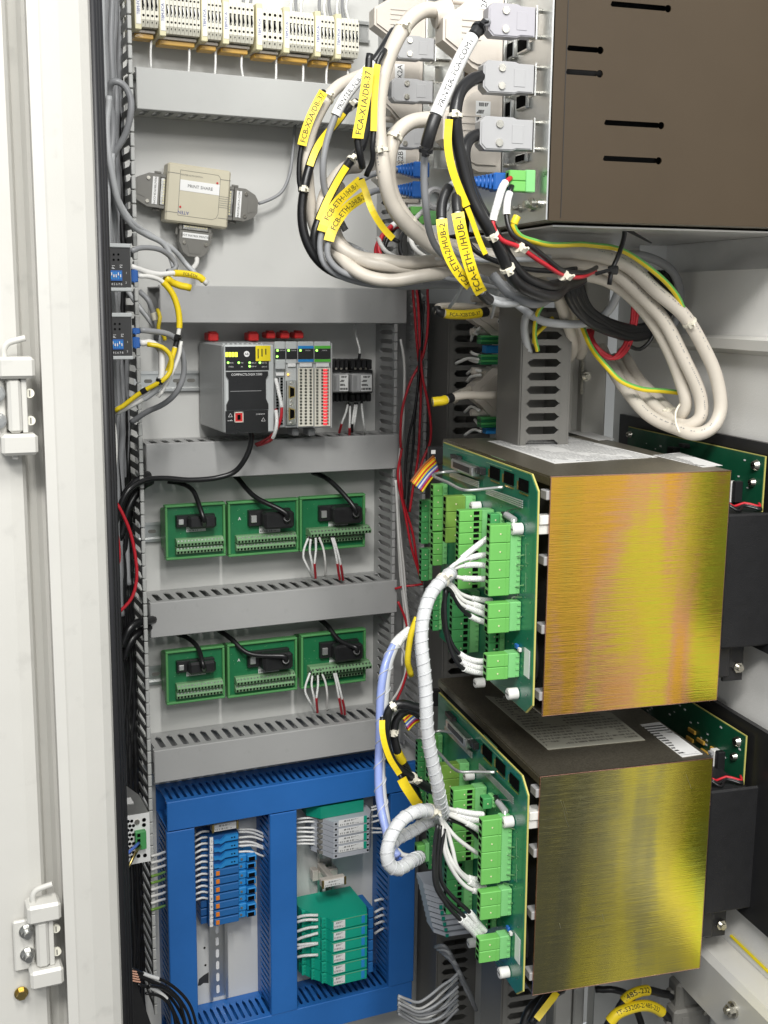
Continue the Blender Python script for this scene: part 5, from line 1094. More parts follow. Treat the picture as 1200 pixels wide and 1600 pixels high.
# media converters
def converter(y0, y1, label, x1p):
    Y = -.300; a, b, z0, z1 = Rc(140, y0, x1p, y1, Y); f = lambda q: y0+(y1-y0)*q
    r = thing('media_converter', label, 'network converter', 'A', ((a+b)/2, Y+.04, z0), group='dark network converters at the left edge')
    m = M(); m.box(a, b, Y+.0015, Y+.080, z0+.006, z1-.006, .001); m.build('housing', 'plc_grey', r)
    m = M(); m.box(a, b-.001, Y, Y+.0014, z0+.0055, z1-.0055); fp = m.build('front_panel', 'foam_dark', r)
    m = M(); m.box(a-.001, b, Y-.002, Y+.080, z1-.0058, z1, .001); m.build('end_cap', 'plc_light', r); m = M(); m.box(a-.001, b, Y-.002, Y+.080, z0, z0+.0052, .001); m.build('end_cap', 'plc_light', r)
    for i in range(4):
        for j in range(2):
            c = P(x1p-42+i*7.3, f(.235+.11*j), Y-.0002); m = M(); m.cyl(c, addv(c, (0, -.0003, 0)), .0016, n=8); m.build('vent_hole', 'hole', r)
    d = fpart(r, 'switch_bank', 'dip_blue', x1p-44, f(.565), x1p-14, f(.78), Y-.0002, .002)
    for i in range(8):
        fpart(d, 'switch_slot', 'label_blue', x1p-42+i*3.5, f(.595), x1p-40+i*3.5, f(.75), Y-.0024, .0003); fpart(d, 'switch_lever', 'paper', x1p-41.8+i*3.5, f(.65 if i % 3 else .61), x1p-40.2+i*3.5, f(.71 if i % 3 else .67), Y-.0028, .001)
    ptext(r, '1 2 3 4 5 6 7 8', x1p-28, f(.85), Y-.0004, .0042, 'ink_white'); ptext(r, 'P1', x1p-28, f(.50), Y-.0004, .006, 'ink_white', vert=True); ptext(r, 'P2', x1p-16, f(.48), Y-.0004, .005, 'ink_white', vert=True); ptext(r, '1', x1p-8, f(.62), Y-.0004, .004, 'ink_white'); ptext(r, '2', x1p-8, f(.82), Y-.0004, .004, 'ink_white')
    return r
converter(380, 455, 'dark network converter with blue switches, upper of two', 205); converter(489, 562, 'dark network converter with blue switches, lower of two', 207)
def ajack(label, x0, x1, y0, y1, Y):
    a, b, z0, z1 = Rc(x0, y0, x1, y1, Y); r = thing('network_plug', label, 'network plug', 'A', ((a+b)/2, Y+.006, z0), group='blue plugs of the network converters')
    m = M(); m.box(a, b, Y, Y+.012, z0, z1, .0012); m.build('body', 'jack_blue', r); m = M(); m.box(a+(b-a)*.3, a+(b-a)*.5, Y-.0008, Y+.012, z0-.0006, z1+.0006); m.build('collar', 'jack_blue', r); return r
ajack('blue plug on the upper network converter', 205.5, 216, 422, 441, -.285); ajack('upper blue plug on the lower network converter', 207.5, 219, 513, 522, -.285); ajack('lower blue plug on the lower network converter', 207.5, 219, 527, 544, -.285)
# power supply
Y = -.235; a, b, z0, z1 = Rc(186, 1274, 234, 1349, Y)
ps = thing('power_supply', 'small metal power supply with honeycomb vents and green terminal', 'power supply', 'A', ((a+b)/2, Y+.08, z0))
m = M(); m.prism([(a, Y+.0012), (b, Y+.0012), (b, -.16), (b-.012, -.115), (a, -.10)], 'z', z0, z1); m.build('case', 'aluminium', ps)
m = M(); m.box(a, b+.0005, Y, Y+.0011, z0-.001, z1+.001); m.build('front_panel', 'white_sleeve', ps)
for i in range(9):
    for j in range(3):
        px = 194.5+j*5.6+(2.8 if i % 2 else 0); py = 1284+i*7.0-(j*.5)
        if px < 209: 
            c = P(px, py, Y-.0002); m = M(); m.cyl(c, addv(c, (0, -.0003, 0)), .0029, n=6); m.build('vent_hole', 'hole', ps)
for px, py in ((225, 1281), (225, 1289), (216.5, 1337.5), (226.5, 1336.5)): c = P(px, py, Y-.0002); m = M(); m.cyl(c, addv(c, (0, -.0004, 0)), .0034, n=8); m.build('vent_hole', 'hole', ps)
c = P(214, 1284, Y-.0002); m = M(); m.cyl(c, addv(c, (0, -.002, 0)), .0042, n=12); m.build('screw', 'screw', ps, smooth='auto')
t = fpart(ps, 'terminal', 'plug_deep', 212, 1300, 229, 1328, Y-.0002, .010, .0008)
for k in range(3): fpart(t, 'wire_opening', 'hole', 214.5, 1303+k*8.2, 219.5, 1308+k*8.2, Y-.0104, .0004)
m = M(); q = [P(x, y, -.17) for x, y in ((207, 1233), (218, 1232), (221, 1245), (209, 1247))]
zt = z1+.0004; m = M(); m.box(a+.022, a+.034, -.19, -.165, zt, zt+.0003); m.build('approval_label', 'print_small', ps)
cable('blue wire from the small power supply', [(217, 1317, -.246), (206, 1327, -.27), (192, 1340, -.28), (180, 1350, -.28)], .0026, 'blue_cable', name='wire', cat='wire', n=7); cable('brown wire from the small power supply', [(219, 1323, -.246), (212, 1334, -.27), (203, 1350, -.28), (192, 1366, -.28)], .0026, 'brass', name='wire', cat='wire', n=7)
# dark plate low in the corner with black cables fanning out
m = M(); v = [P(x, y, Y_) for x, y, Y_ in ((196, 1502, -.30), (205, 1512, -.30), (250, 1640, -.30), (196, 1640, -.30))]; n = len(v); m.add(v+[(p[0], p[1]+.003, p[2]) for p in v], [tuple(range(n)), tuple(reversed(range(n, 2*n)))]+[(i, n+i, n+(i+1) % n, (i+1) % n) for i in range(n)]); m.solo('black_side_bracket', 'black_plastic', 'black angled sheet at the bottom beside the door post', 'metal sheet')
for i, (pts, sl) in enumerate((([(205, 1513, -.27), (230, 1524, -.26), (262, 1536, -.25), (292, 1562, -.24), (312, 1620, -.23)], (222, 245)), ([(206, 1518, -.27), (235, 1532, -.26), (268, 1548, -.25), (292, 1580, -.24), (302, 1620, -.23)], None), ([(210, 1523, -.27), (238, 1536, -.26), (265, 1556, -.25), (285, 1590, -.24), (293, 1625, -.23)], None),
                     ([(215, 1538, -.28), (240, 1546, -.27), (262, 1562, -.26), (280, 1600, -.25)], (232, 258)), ([(228, 1552, -.28), (250, 1556, -.27), (268, 1575, -.26), (276, 1610, -.25)], None), ([(232, 1540, -.285), (256, 1545, -.27), (280, 1566, -.26), (290, 1600, -.25)], None))):
    o, p = cable('%s thin black cable fanning out at the bottom left corner' % ORD[i], pts, .0026, 'black_cable', name='thin_cable', group='thin black cables at the bottom left', n=8)
    if sl: s0, s1 = span(p, (sl[0], pts[1][1]), (sl[1], pts[2][1])); sleeve(o, p, s0, s1, .0034, 'white_sleeve')
for k in range(5): m = M(); c = P(201+k*1.5, 1516+k*4, -.31); m.cyl(c, addv(c, (.012, -.003, -.004)), .002, n=6); m.solo('cable_ferrule', 'copper', '%s copper coloured cable end at the bottom left corner' % ORD[k], 'cable end', group='copper cable ends')
# grey and black cables standing in the open left duct
random.seed(21)
desc = ['grey', 'light grey', 'dark grey', 'black']
LEFT = [(158, 178, 'lightgrey_cable', -.18, .0052), (164, 180, 'grey_cable', -.16, .0055), (170, 186, 'grey_cable', -.14, .0052), (176, 190, 'grey_cable', -.10, .0058), (182, 196, 'black_cable', -.06, .006), (188, 198, 'grey_cable', -.05, .005), (172, 198, 'grey_cable', -.09, .0045), (160, 184, 'grey_cable', -.12, .006)]
for i, (xa, xb, mt, Yc, rr) in enumerate(LEFT):
    pts = []
    for k in range(9):
        y = -30+k*(118+3*(i % 3)); q = k/8; pts.append((xa+(xb-xa)*q+random.uniform(-4, 4), y, Yc+random.uniform(-.012, .012)))
    cable('%s grey cable from the left in the upper left duct' % ('first' if i == 0 else ORD[i]), pts, rr, mt, group='grey cables in the upper left duct', n=8)
for i in range(13):
    xa = 170+i*2.4; pts = []; Yc = -.13+i*.008
    for k in range(9):
        y = 585+(i*37) % 110+k*124; pts.append((xa+k*3.2+random.uniform(-5, 5), y, Yc+random.uniform(-.015, .015)))
    cable('%s black cable from the left running down the lower left duct' % ('first' if i == 0 else (ORD+['thirteenth'])[i]), pts, random.choice((.004, .005, .006)), 'black_cable', group='black cables in the lower left duct', n=8)
cable('grey cable arching out of the upper left duct', [(176, 420, -.12), (178, 330, -.14), (172, 260, -.15), (176, 190, -.15), (172, 140, -.16), (178, 128, -.17), (192, 132, -.17), (202, 150, -.17), (203, 175, -.17), (195, 215, -.16), (180, 240, -.15), (172, 262, -.14), (176, 300, -.12)], .0052, 'grey_cable')
cable('grey cable from the upper left duct to the print switch area', [(170, 150, -.19), (168, 210, -.19), (172, 262, -.19), (186, 318, -.18), (204, 348, -.16), (228, 366, -.14), (255, 382, -.13), (268, 404, -.13), (272, 418, -.14)], .0048, 'lightgrey_cable')
cable('light grey cable sweeping right below the print switch', [(175, 240, -.17), (180, 300, -.17), (206, 346, -.16), (238, 368, -.13), (270, 390, -.12), (290, 412, -.11), (306, 428, -.12)], .0042, 'lightgrey_cable')
cable('grey cable looping over the upper network converter', [(205, 392, -.27), (222, 388, -.26), (250, 390, -.25), (268, 402, -.24), (276, 414, -.24), (272, 422, -.24), (262, 424, -.245)], .0040, 'grey_cable')
cable('thin grey cable from the right of the print switch up behind the duct', [(404, 318, -.03), (420, 313, -.03), (440, 300, -.03), (452, 275, -.032), (457, 240, -.032), (460, 205, -.03), (463, 186, -.03)], .0028, 'grey_cable')
cable('white cable below the bottom printer connector', [(307, 402, -.035), (308, 410, -.04), (302, 418, -.05), (296, 430, -.06)], .0042, 'white_cable')
# patch leads of the converters
def lead(label, pts, r, mat, parts=(), fr='A', ties=(), **k):
    o, p = cable(label, pts, r, mat, fr, **k)
    for q in parts:
        (a, b, rr, mt) = q[:4]; s0, s1 = span(p, a, b); sleeve(o, p, s0, s1, rr, mt, text=q[4] if len(q) > 4 else None, size=q[5] if len(q) > 5 else None, flip=q[6] if len(q) > 6 else False, off=q[7] if len(q) > 7 else 0)
    for a, rr, *mt in ties: s0, _ = span(p, a, a); tie(o, p, s0, rr, *(mt[:1]))
    return o, p
lead('white patch lead with yellow marker on the upper network converter', [(205, 416, -.28), (225, 424, -.275), (250, 428, -.27), (270, 426, -.265), (292, 428, -.26), (312, 434, -.26), (324, 444, -.26)], .0040, 'white_cable', [((272, 426), (318, 438), .0052, 'yellow_sleeve', 'FCB-ETH', .006)])
lead('yellow marked patch lead dropping in front of the duct', [(216, 431, -.28), (235, 433, -.275), (252, 438, -.27), (268, 455, -.27), (277, 480, -.27), (280, 505, -.27), (278, 525, -.27), (272, 550, -.27), (262, 580, -.27), (250, 604, -.27), (232, 612, -.27), (205, 628, -.26), (180, 640, -.25)], .0034, 'white_cable', [((255, 440), (279, 512), .0046, 'yellow_sleeve'), ((278, 527), (276, 542), .0042, 'black_plastic'), ((275, 544), (262, 580), .0040, 'yellow_sleeve')], ties=[((278, 527), .006, 'tie_black')])
lead('second yellow marker lead hanging beside the patch leads', [(258, 434, -.265), (270, 440, -.26), (284, 446, -.258), (298, 450, -.258)], .0054, 'yellow_sleeve', [])
lead('lower white patch lead bending down to the duct', [(219, 536, -.285), (238, 537, -.28), (252, 548, -.28), (254, 570, -.28), (252, 590, -.28), (240, 610, -.27), (215, 628, -.26), (180, 645, -.25)], .0048, 'white_cable', [((249, 590), (225, 622), .0058, 'lightgrey_cable')], ties=[((252, 594), .0065, 'tie_black')])
lead('lower yellow patch lead with black bands', [(230, 538, -.288), (252, 542, -.29), (266, 556, -.29), (266, 580, -.29), (256, 594, -.29), (236, 606, -.28), (214, 618, -.27), (180, 642, -.26)], .0036, 'yellow_cable', [((230, 610), (222, 614), .0042, 'black_plastic')])
lead('grey patch lead of the lower network converter', [(219, 516, -.28), (240, 517, -.275), (262, 522, -.27), (276, 532, -.265), (286, 552, -.26), (288, 580, -.25), (276, 610, -.24), (255, 632, -.22), (228, 645, -.20), (205, 660, -.18)], .0044, 'grey_cable')
lead('thin white lead hanging from the black tie', [(283, 533, -.275), (279, 555, -.275), (268, 585, -.275), (258, 605, -.275), (247, 620, -.275)], .0028, 'white_cable')
lead('grey cable dropping between the two network converters', [(218, 455, -.12), (232, 470, -.13), (240, 490, -.13), (245, 510, -.13), (244, 530, -.12)], .0042, 'grey_cable', [((240, 488), (243, 500), .005, 'tie_white')])
lead('light grey cable crossing behind the lower converter leads', [(200, 455, -.10), (220, 482, -.11), (234, 500, -.12), (246, 520, -.12), (250, 545, -.12)], .0042, 'lightgrey_cable')
lead('short yellow wire bent near the left duct', [(246, 484, -.14), (250, 495, -.15), (248, 515, -.15), (256, 525, -.15), (258, 532, -.15)], .0032, 'yellow_cable')
lead('thin white wire hanging along the door seal', [(173, 640, -.30), (179, 665, -.30), (181, 695, -.30), (180, 720, -.30), (177, 742, -.30)], .0026, 'white_cable', name='wire', cat='wire')
lead('long red wire bowed out of the lower left duct', [(178, 780, -.25), (192, 805, -.25), (205, 835, -.25), (212, 870, -.25), (213, 905, -.25), (205, 935, -.25), (185, 958, -.25)], .0026, 'red_cable', name='wire', cat='wire')
lead('short red wire behind the door seal', [(180, 820, -.22), (185, 845, -.22), (186, 870, -.22), (183, 888, -.22)], .0026, 'red_cable', name='wire', cat='wire')
lead('thick black cable bending out of the left duct below the controller', [(180, 830, -.14), (188, 790, -.15), (200, 765, -.15), (222, 752, -.14), (260, 748, -.13), (300, 749, -.125), (340, 747, -.125), (366, 738, -.13), (383, 718, -.14), (392, 695, -.145), (392, 672, -.150)], .0046, 'black_cable')
for i, (pts) in enumerate(([(184, 812, -.13), (196, 776, -.13), (214, 752, -.12), (232, 742, -.10)], [(188, 840, -.11), (202, 790, -.11), (218, 764, -.10), (236, 752, -.08)], [(190, 1010, -.13), (200, 985, -.13), (216, 972, -.12), (240, 968, -.09)], [(192, 1030, -.11), (206, 1000, -.11), (222, 984, -.10), (240, 978, -.08)])):
    lead(['upper', 'second', 'third', 'lowest'][i]+' black cable curving from the left duct behind a grey duct', pts, .0068, 'black_cable')
# black cables into the green boards
START = [[(262, 752, -.02), (285, 757, -.03), (303, 768, -.06), (313, 788, -.085)], [(366, 742, -.02), (385, 762, -.05), (405, 780, -.08), (420, 793, -.10)], [(488, 738, -.02), (510, 748, -.05), (530, 765, -.08), (541, 782, -.10)],
         [(275, 990, -.02), (294, 998, -.04), (310, 1012, -.065), (318, 1028, -.085)], [(338, 982, -.02), (360, 998, -.05), (388, 1020, -.08), (408, 1035, -.10)], [(495, 964, -.02), (512, 978, -.05), (530, 1000, -.08), (540, 1012, -.10)]]
for i, st in enumerate(START):
    e = tb[i][1]; w = [P(*q) for q in st[:-1]]+[addv(e, (-.004, -.010, .012)), addv(e, (-.001, -.004, .004))]
    cable('black cable into the %s green board of the %s row' % (['left', 'middle', 'right'][i % 3], 'upper' if i < 3 else 'lower'), None, .0046 if i % 3 else .0042, 'black_cable', group='black cables of the green boards', world=w)
# white and red ferrule wires below the right-hand boards
for row, dy in ((0, 0), (1, 209)):
    W5 = [([(483, 838), (476, 855), (474, 870), (482, 888), (488, 902)], 'white'), ([(486, 838), (484, 860), (488, 880), (490, 903)], 'white'), ([(493, 836), (494, 860), (492, 880), (493, 903)], 'red'), ([(497, 836), (505, 855), (508, 875), (508, 900)], 'white'), ([(517, 836), (522, 855), (527, 880), (531, 905)], 'red'), ([(520, 836), (526, 856), (532, 882), (536, 906)], 'red')]
    for i, (pts, kd) in enumerate(W5):
        pp = [(x+(3 if row else 0), y+dy+(1 if row else 0), (-.082 if k == 0 else (-.085 if k < len(pts)-1 else -.06))) for k, (x, y) in enumerate(pts)]
        parts = [((pp[0][0], pp[0][1]), (pp[0][0], pp[0][1]+4), .0024, 'black_plastic')]
        if kd == 'red': parts.append(((pp[-2][0], pp[-2][1]), (pp[-1][0], pp[-1][1]+8), .0024, 'red_cable'))
        lead('%s wire from the left under the right green board of the %s row' % ('first' if i == 0 else ORD[i], 'lower' if row else 'upper'), pp, .0021, 'wire_marker' if i != 3 else 'white_cable', parts, name='marked_wire', cat='wire', group='wires below the right-hand green boards', n=7)
# relay wires and controller wires
for i, (pts, kd) in enumerate((([(544, 630), (540, 645), (534, 660), (530, 676)], 'r'), ([(547, 632), (547, 650), (546, 666), (546, 682)], 'r'), ([(555, 630), (553, 645), (551, 660), (550, 675)], 'b'), ([(558, 630), (556, 645), (554, 660), (552, 672)], 'w'), ([(565, 628), (566, 645), (568, 662), (570, 678)], 'w'))):
    pp = [(x, y, (-.05, -.065, -.07, -.055)[k]) for k, (x, y) in enumerate(pts)]; parts = [((pts[0][0], pts[0][1]), (pts[0][0], pts[0][1]+3), .0025, 'black_plastic')]
    if kd != 'w': parts.append(((pts[2][0], pts[2][1]+2), (pts[3][0], pts[3][1]+4), .0024, 'red_cable' if kd == 'r' else 'black_cable'))
    lead('%s marked wire from the left below the relays' % ('first' if i == 0 else ORD[i]), pp, .0021, 'wire_marker', parts, name='marked_wire', cat='wire', group='marked wires below the relays', n=7)
lead('thin white wire from the duct down into the relays', [(554, 506, -.03), (556, 525, -.05), (562, 548, -.06), (561, 562, -.058)], .0020, 'wire_marker', [((561, 552), (561, 562), .0026, 'black_plastic')], name='wire', cat='wire')
lead('red and white marked wire bowed over the slim module', [(431, 592, -.165), (435, 612, -.175), (440, 632, -.18), (440, 650, -.18), (434, 668, -.175), (425, 680, -.16), (410, 690, -.13), (400, 694, -.11)], .0026, 'red_cable', [((431, 592), (440, 636), .0032, 'wire_marker')], name='marked_wire', cat='wire')
lead('white marked wire hanging beside the slim module', [(431, 640, -.165), (433, 655, -.178), (431, 672, -.178), (425, 686, -.165), (412, 693, -.13), (402, 696, -.11)], .0026, 'red_cable', [((431, 642), (426, 684), .0032, 'wire_marker')], name='marked_wire', cat='wire')
# ------------------------------------------------------------------ cables of the side rack (photo point, depth in the rack frame)
def B_(label, pts, r, mat, parts=(), ties=(), **k): return lead(label, pts, r, mat, parts, 'B', ties, **k)
R9 = .0088
def flag(o, p, a, b, mat, text, w, size, side, flip=False, lift=.0068):          # flat marker strip clipped along a cable
    s0, s1 = span(p, a, b); n = 14; m = M(); vs = []; T = .0012
    for i in range(n+1):
        l = s0+(s1-s0)*i/n; c = p.at(l); t = p.tan(l); view = norm(sub(CAM, c)); nrm = norm(sub(view, mul(t, dot(view, t)))); up = mul(cross(nrm, t), side)
        for q in (-w, w):
            for h in (.0, T): vs.append(addv(c, addv(mul(up, q), mul(nrm, lift+h))))
    fs = []
    for i in range(n):
        k = i*4; j = k+4; fs += [(k+1, k+3, j+3, j+1), (k, j, j+2, k+2), (k, k+1, j+1, j), (k+2, j+2, j+3, k+3)]
    fs += [(0, 2, 3, 1), (n*4, n*4+1, n*4+3, n*4+2)]
    m.add(vs, fs); st = m.build('marker_strip', mat, o)
    if text:
        tv, tf, tw = textmesh(text); L = abs(s1-s0); sg = 1 if s1 > s0 else -1; sc = min(size, L*.9/tw); l0 = s0+sg*(L-tw*sc)/2; out = []
        for x, y in tv:
            xx = (tw-x) if flip else x; yy = (.35-y) if flip else (y-.35); l = l0+sg*xx*sc; c = p.at(l); t = mul(p.tan(l), sg); view = norm(sub(CAM, c)); nrm = norm(sub(view, mul(t, dot(view, t)))); up = cross(nrm, t)
            out.append(addv(c, addv(mul(up, yy*sc), mul(nrm, lift+T+.0003))))
        m = M(); m.add(out, tf); m.build('lettering', 'ink', st)
    return st
# thick beige cables from the connectors into the loom
LOOM = [None, None]
LOOM[0] = B_('thick beige cable arching from the topmost beige connector', [(690, 19, 1.47), (664, 16, 1.46), (640, 30, 1.45), (618, 62, 1.44), (602, 105, 1.44), (594, 160, 1.44), (592, 217, 1.44), (598, 268, 1.44), (614, 318, 1.45), (642, 358, 1.46), (684, 388, 1.47), (740, 402, 1.47), (800, 398, 1.46), (867, 394, 1.46), (933, 397, 1.46), (987, 420, 1.46), (1033, 460, 1.46), (1078, 507, 1.46), (1107, 555, 1.46), (1121, 600, 1.46), (1125, 642, 1.46), (1112, 668, 1.46), (1087, 679, 1.47), (1053, 669, 1.50), (1010, 644, 1.55), (975, 606, 1.60), (955, 572, 1.66), (940, 545, 1.72)], .0098, 'beige_cable', ties=[((627, 48), .0108), ((590, 238), .011), ((1078, 507), .0105)])
LOOM[1] = B_('thick beige cable from the middle beige connector', [(698, 184, 1.47), (668, 186, 1.47), (640, 193, 1.465), (618, 212, 1.46), (608, 240, 1.46), (608, 280, 1.47), (620, 320, 1.48), (646, 355, 1.485), (690, 380, 1.49), (740, 392, 1.49), (800, 410, 1.48), (867, 408, 1.48), (930, 414, 1.48), (980, 441, 1.48), (1020, 480, 1.48), (1054, 530, 1.48), (1080, 585, 1.48), (1095, 630, 1.48), (1094, 652, 1.48), (1078, 664, 1.49), (1048, 655, 1.53), (1008, 622, 1.58), (978, 590, 1.64), (960, 560, 1.70)], .0098, 'beige_cable', ties=[((616, 214), .011), ((640, 350), .0105)])
B_('thick beige cable, innermost of the big hanging loop', [(560, 260, 1.66), (534, 268, 1.62), (512, 292, 1.60), (504, 330, 1.58), (520, 372, 1.56), (560, 402, 1.54), (620, 410, 1.52), (700, 408, 1.51), (800, 424, 1.50), (880, 424, 1.50), (940, 436, 1.50), (990, 468, 1.50), (1022, 505, 1.50), (1044, 545, 1.50), (1062, 595, 1.50), (1072, 632, 1.50), (1066, 648, 1.51), (1045, 640, 1.55), (1012, 608, 1.60), (985, 574, 1.66), (972, 550, 1.72)], .0092, 'beige_cable', ties=[((1050, 650), .0098)])
o, p = B_('beige cable with the yellow strip marked FCB-X2A/DB-37', [(596, 112, 1.72), (560, 120, 1.66), (530, 134, 1.63), (506, 162, 1.61), (488, 200, 1.60), (480, 250, 1.60), (482, 310, 1.60), (494, 356, 1.60), (526, 400, 1.58), (575, 424, 1.56), (640, 424, 1.54), (720, 418, 1.53), (800, 430, 1.53), (850, 440, 1.55), (880, 470, 1.60), (895, 510, 1.64), (905, 545, 1.68), (898, 552, 1.70)], .0085, 'beige_cable', ties=[((513, 154), .0095)])
o, p = B_('black tape end carrying a yellow strip FCB-X2A/DB-37', [(506, 142, 1.60), (498, 158, 1.595), (484, 186, 1.59), (474, 214, 1.59), (469, 240, 1.59), (468, 270, 1.59), (470, 300, 1.59)], .0036, 'black_cable'); flag(o, p, (503, 148), (471, 228), 'yellow_sleeve', 'FCB-X2A/DB-37', .0062, .0105, 1, flip=True)
o, p = B_('black cable with a plain yellow strip, outermost of the left bundle', [(556, 160, 1.66), (540, 172, 1.64), (516, 202, 1.60), (492, 240, 1.58), (477, 282, 1.57), (472, 330, 1.57), (478, 374, 1.57), (494, 404, 1.57), (520, 424, 1.57), (560, 436, 1.56), (620, 436, 1.56)], .0062, 'black_cable', ties=[((477, 297), .0072), ((546, 166), .0075)]); flag(o, p, (531, 182), (479, 262), 'yellow_sleeve', None, .0045, .01, 1)
o, p = B_('black cable with a plain yellow strip, second from the left', [(612, 142, 1.70), (590, 150, 1.68), (575, 190, 1.64), (564, 232, 1.61), (545, 256, 1.60), (524, 288, 1.585), (502, 332, 1.575), (492, 370, 1.57), (502, 408, 1.57), (530, 430, 1.57), (580, 441, 1.57), (640, 441, 1.57)], .0062, 'black_cable', ties=[((548, 250), .0072)]); flag(o, p, (533, 262), (493, 345), 'yellow_sleeve', None, .0045, .01, 1)
o, p = B_('grey network cable marked FCB-ETH-1/HUB-1', [(620, 265, 1.66), (600, 268, 1.64), (565, 282, 1.60), (530, 314, 1.56), (508, 350, 1.55), (500, 385, 1.55), (506, 412, 1.55), (530, 432, 1.55), (580, 444, 1.55), (660, 440, 1.55)], .0042, 'grey_cable'); flag(o, p, (558, 285), (502, 362), 'yellow_sleeve', 'FCB-ETH-1/HUB-1', .0068, .0100, 1, flip=True)
o, p = B_('grey network cable marked FCB-ETH-2/HUB-2', [(618, 296, 1.66), (600, 297, 1.64), (568, 306, 1.59), (536, 334, 1.55), (516, 370, 1.54), (512, 400, 1.54), (530, 424, 1.54), (580, 438, 1.54), (660, 432, 1.54)], .0042, 'grey_cable'); flag(o, p, (568, 307), (515, 378), 'yellow_sleeve', 'FCB-ETH-2/HUB-2', .0068, .0100, 1, flip=True)
o, p = B_('black holder with a plain yellow strip left of the thick beige arch', [(564, 280, 1.50), (572, 300, 1.49), (582, 330, 1.48), (598, 356, 1.48), (616, 374, 1.48), (624, 378, 1.48)], .0030, 'black_cable'); flag(o, p, (570, 284), (613, 372), 'yellow_sleeve', None, .0042, .01, 1)
o, p = B_('grey printer cable with a long white sleeve left of the beige arch', [(620, 42, 1.60), (606, 64, 1.58), (590, 90, 1.57), (566, 118, 1.57), (540, 152, 1.57), (522, 184, 1.57), (510, 220, 1.57), (506, 262, 1.57), (512, 310, 1.58), (540, 360, 1.58)], .0046, 'grey_cable', [((612, 48), (586, 98), .0066, 'black_cable'), ((584, 100), (524, 180), .0072, 'white_sleeve', 'PRINTER//FCB-COM1', .0085, True)])
o, p = B_('black holder with the yellow strip marked FCA-X1A/DB-37', [(578, 84, 1.42), (574, 110, 1.42), (569, 150, 1.42), (564, 190, 1.42), (560, 220, 1.42), (564, 240, 1.42), (566, 262, 1.43)], .0045, 'black_cable'); flag(o, p, (574, 108), (561, 218), 'yellow_sleeve', 'FCA-X1A/DB-37', .0068, .0115, 1, flip=True)
o, p = B_('second black holder with a plain yellow strip beside FCA-X1A', [(602, 78, 1.43), (592, 94, 1.425), (588, 130, 1.425), (585, 170, 1.425), (583, 208, 1.425), (581, 230, 1.425), (582, 248, 1.43), (572, 275, 1.44)], .0034, 'black_cable'); flag(o, p, (591, 102), (583, 206), 'yellow_sleeve', None, .0040, .01, 1, lift=.004)
o, p = B_('grey cable with the white sleeve marked PRINTER//FCA-COM1', [(764, 34, 1.36), (752, 40, 1.34), (736, 62, 1.33), (716, 100, 1.33), (698, 140, 1.33), (682, 178, 1.33), (672, 208, 1.33), (665, 240, 1.34), (662, 280, 1.35), (664, 320, 1.36), (672, 360, 1.38), (688, 394, 1.40), (720, 418, 1.42), (770, 440, 1.44), (820, 450, 1.46)], .0044, 'grey_cable', [((750, 42), (740, 56), .0074, 'black_plastic'), ((739, 58), (681, 180), .0082, 'white_sleeve', 'PRINTER//FCA-COM1', .0100, True), ((680, 182), (668, 228), .0076, 'black_plastic')], ties=[((748, 46), .0085, 'tie_black'), ((667, 234), .0085, 'tie_black')])
def jacket_print(o, p, a, b, off):
    s0, s1 = span(p, a, b); l = s0; m = M(); r_ = .0100
    while l < s1:
        w = random.uniform(.0010, .0024)
        if random.random() < .62:
            q = []
            for ll, an in ((l, off), (l+w, off), (l+w, off+.14), (l, off+.14)):
                c = p.at(ll); t = p.tan(ll); view = norm(sub(CAM, c)); nr = norm(sub(view, mul(t, dot(view, t)))); up = cross(nr, t); q.append(addv(c, addv(mul(nr, r_*cos(an)), mul(up, r_*sin(an)))))
            m.add(q, [(0, 1, 2, 3)])
        l += w+random.uniform(.0006, .0022)
    m.build('jacket_print', 'ink_grey', o, kind='stuff')
jacket_print(*LOOM[0], (933, 397), (1107, 555), .55); jacket_print(*LOOM[0], (1112, 668), (975, 606), -.5); jacket_print(*LOOM[1], (980, 441), (1094, 652), .4); jacket_print(*LOOM[0], (602, 105), (598, 268), -.6)
for i, (pts, r_, mt) in enumerate((([(660, 330, 1.62), (640, 360, 1.58), (650, 392, 1.55), (690, 412, 1.53), (760, 416, 1.52)], .0034, 'white_cable'), ([(652, 345, 1.60), (626, 372, 1.56), (630, 400, 1.54), (670, 420, 1.53), (740, 424, 1.52)], .0032, 'black_cable'), ([(700, 320, 1.50), (690, 352, 1.47), (700, 384, 1.46), (740, 404, 1.46), (800, 406, 1.45), (860, 402, 1.45)], .0036, 'lightgrey_cable'), ([(590, 372, 1.58), (610, 398, 1.54), (650, 410, 1.52), (700, 400, 1.50), (760, 392, 1.48), (830, 390, 1.46)], .0030, 'white_cable'), ([(560, 390, 1.56), (590, 414, 1.54), (640, 428, 1.52), (700, 434, 1.50), (770, 448, 1.49), (840, 452, 1.50)], .0036, 'grey_cable'), ([(716, 330, 1.45), (722, 362, 1.43), (742, 392, 1.42), (790, 412, 1.42), (850, 424, 1.43), (900, 420, 1.45)], .0034, 'black_cable'))):
    B_(['thin white wire dropping into the loom behind the network plugs', 'thin black wire dropping into the loom behind the network plugs', 'thin light grey cable joining the loom under the brown computer', 'thin white wire lying on top of the loom at its left end', 'thin grey cable along the lower front of the loom', 'thin black wire lying over the loom beside the yellow markers'][i], pts, r_, mt)
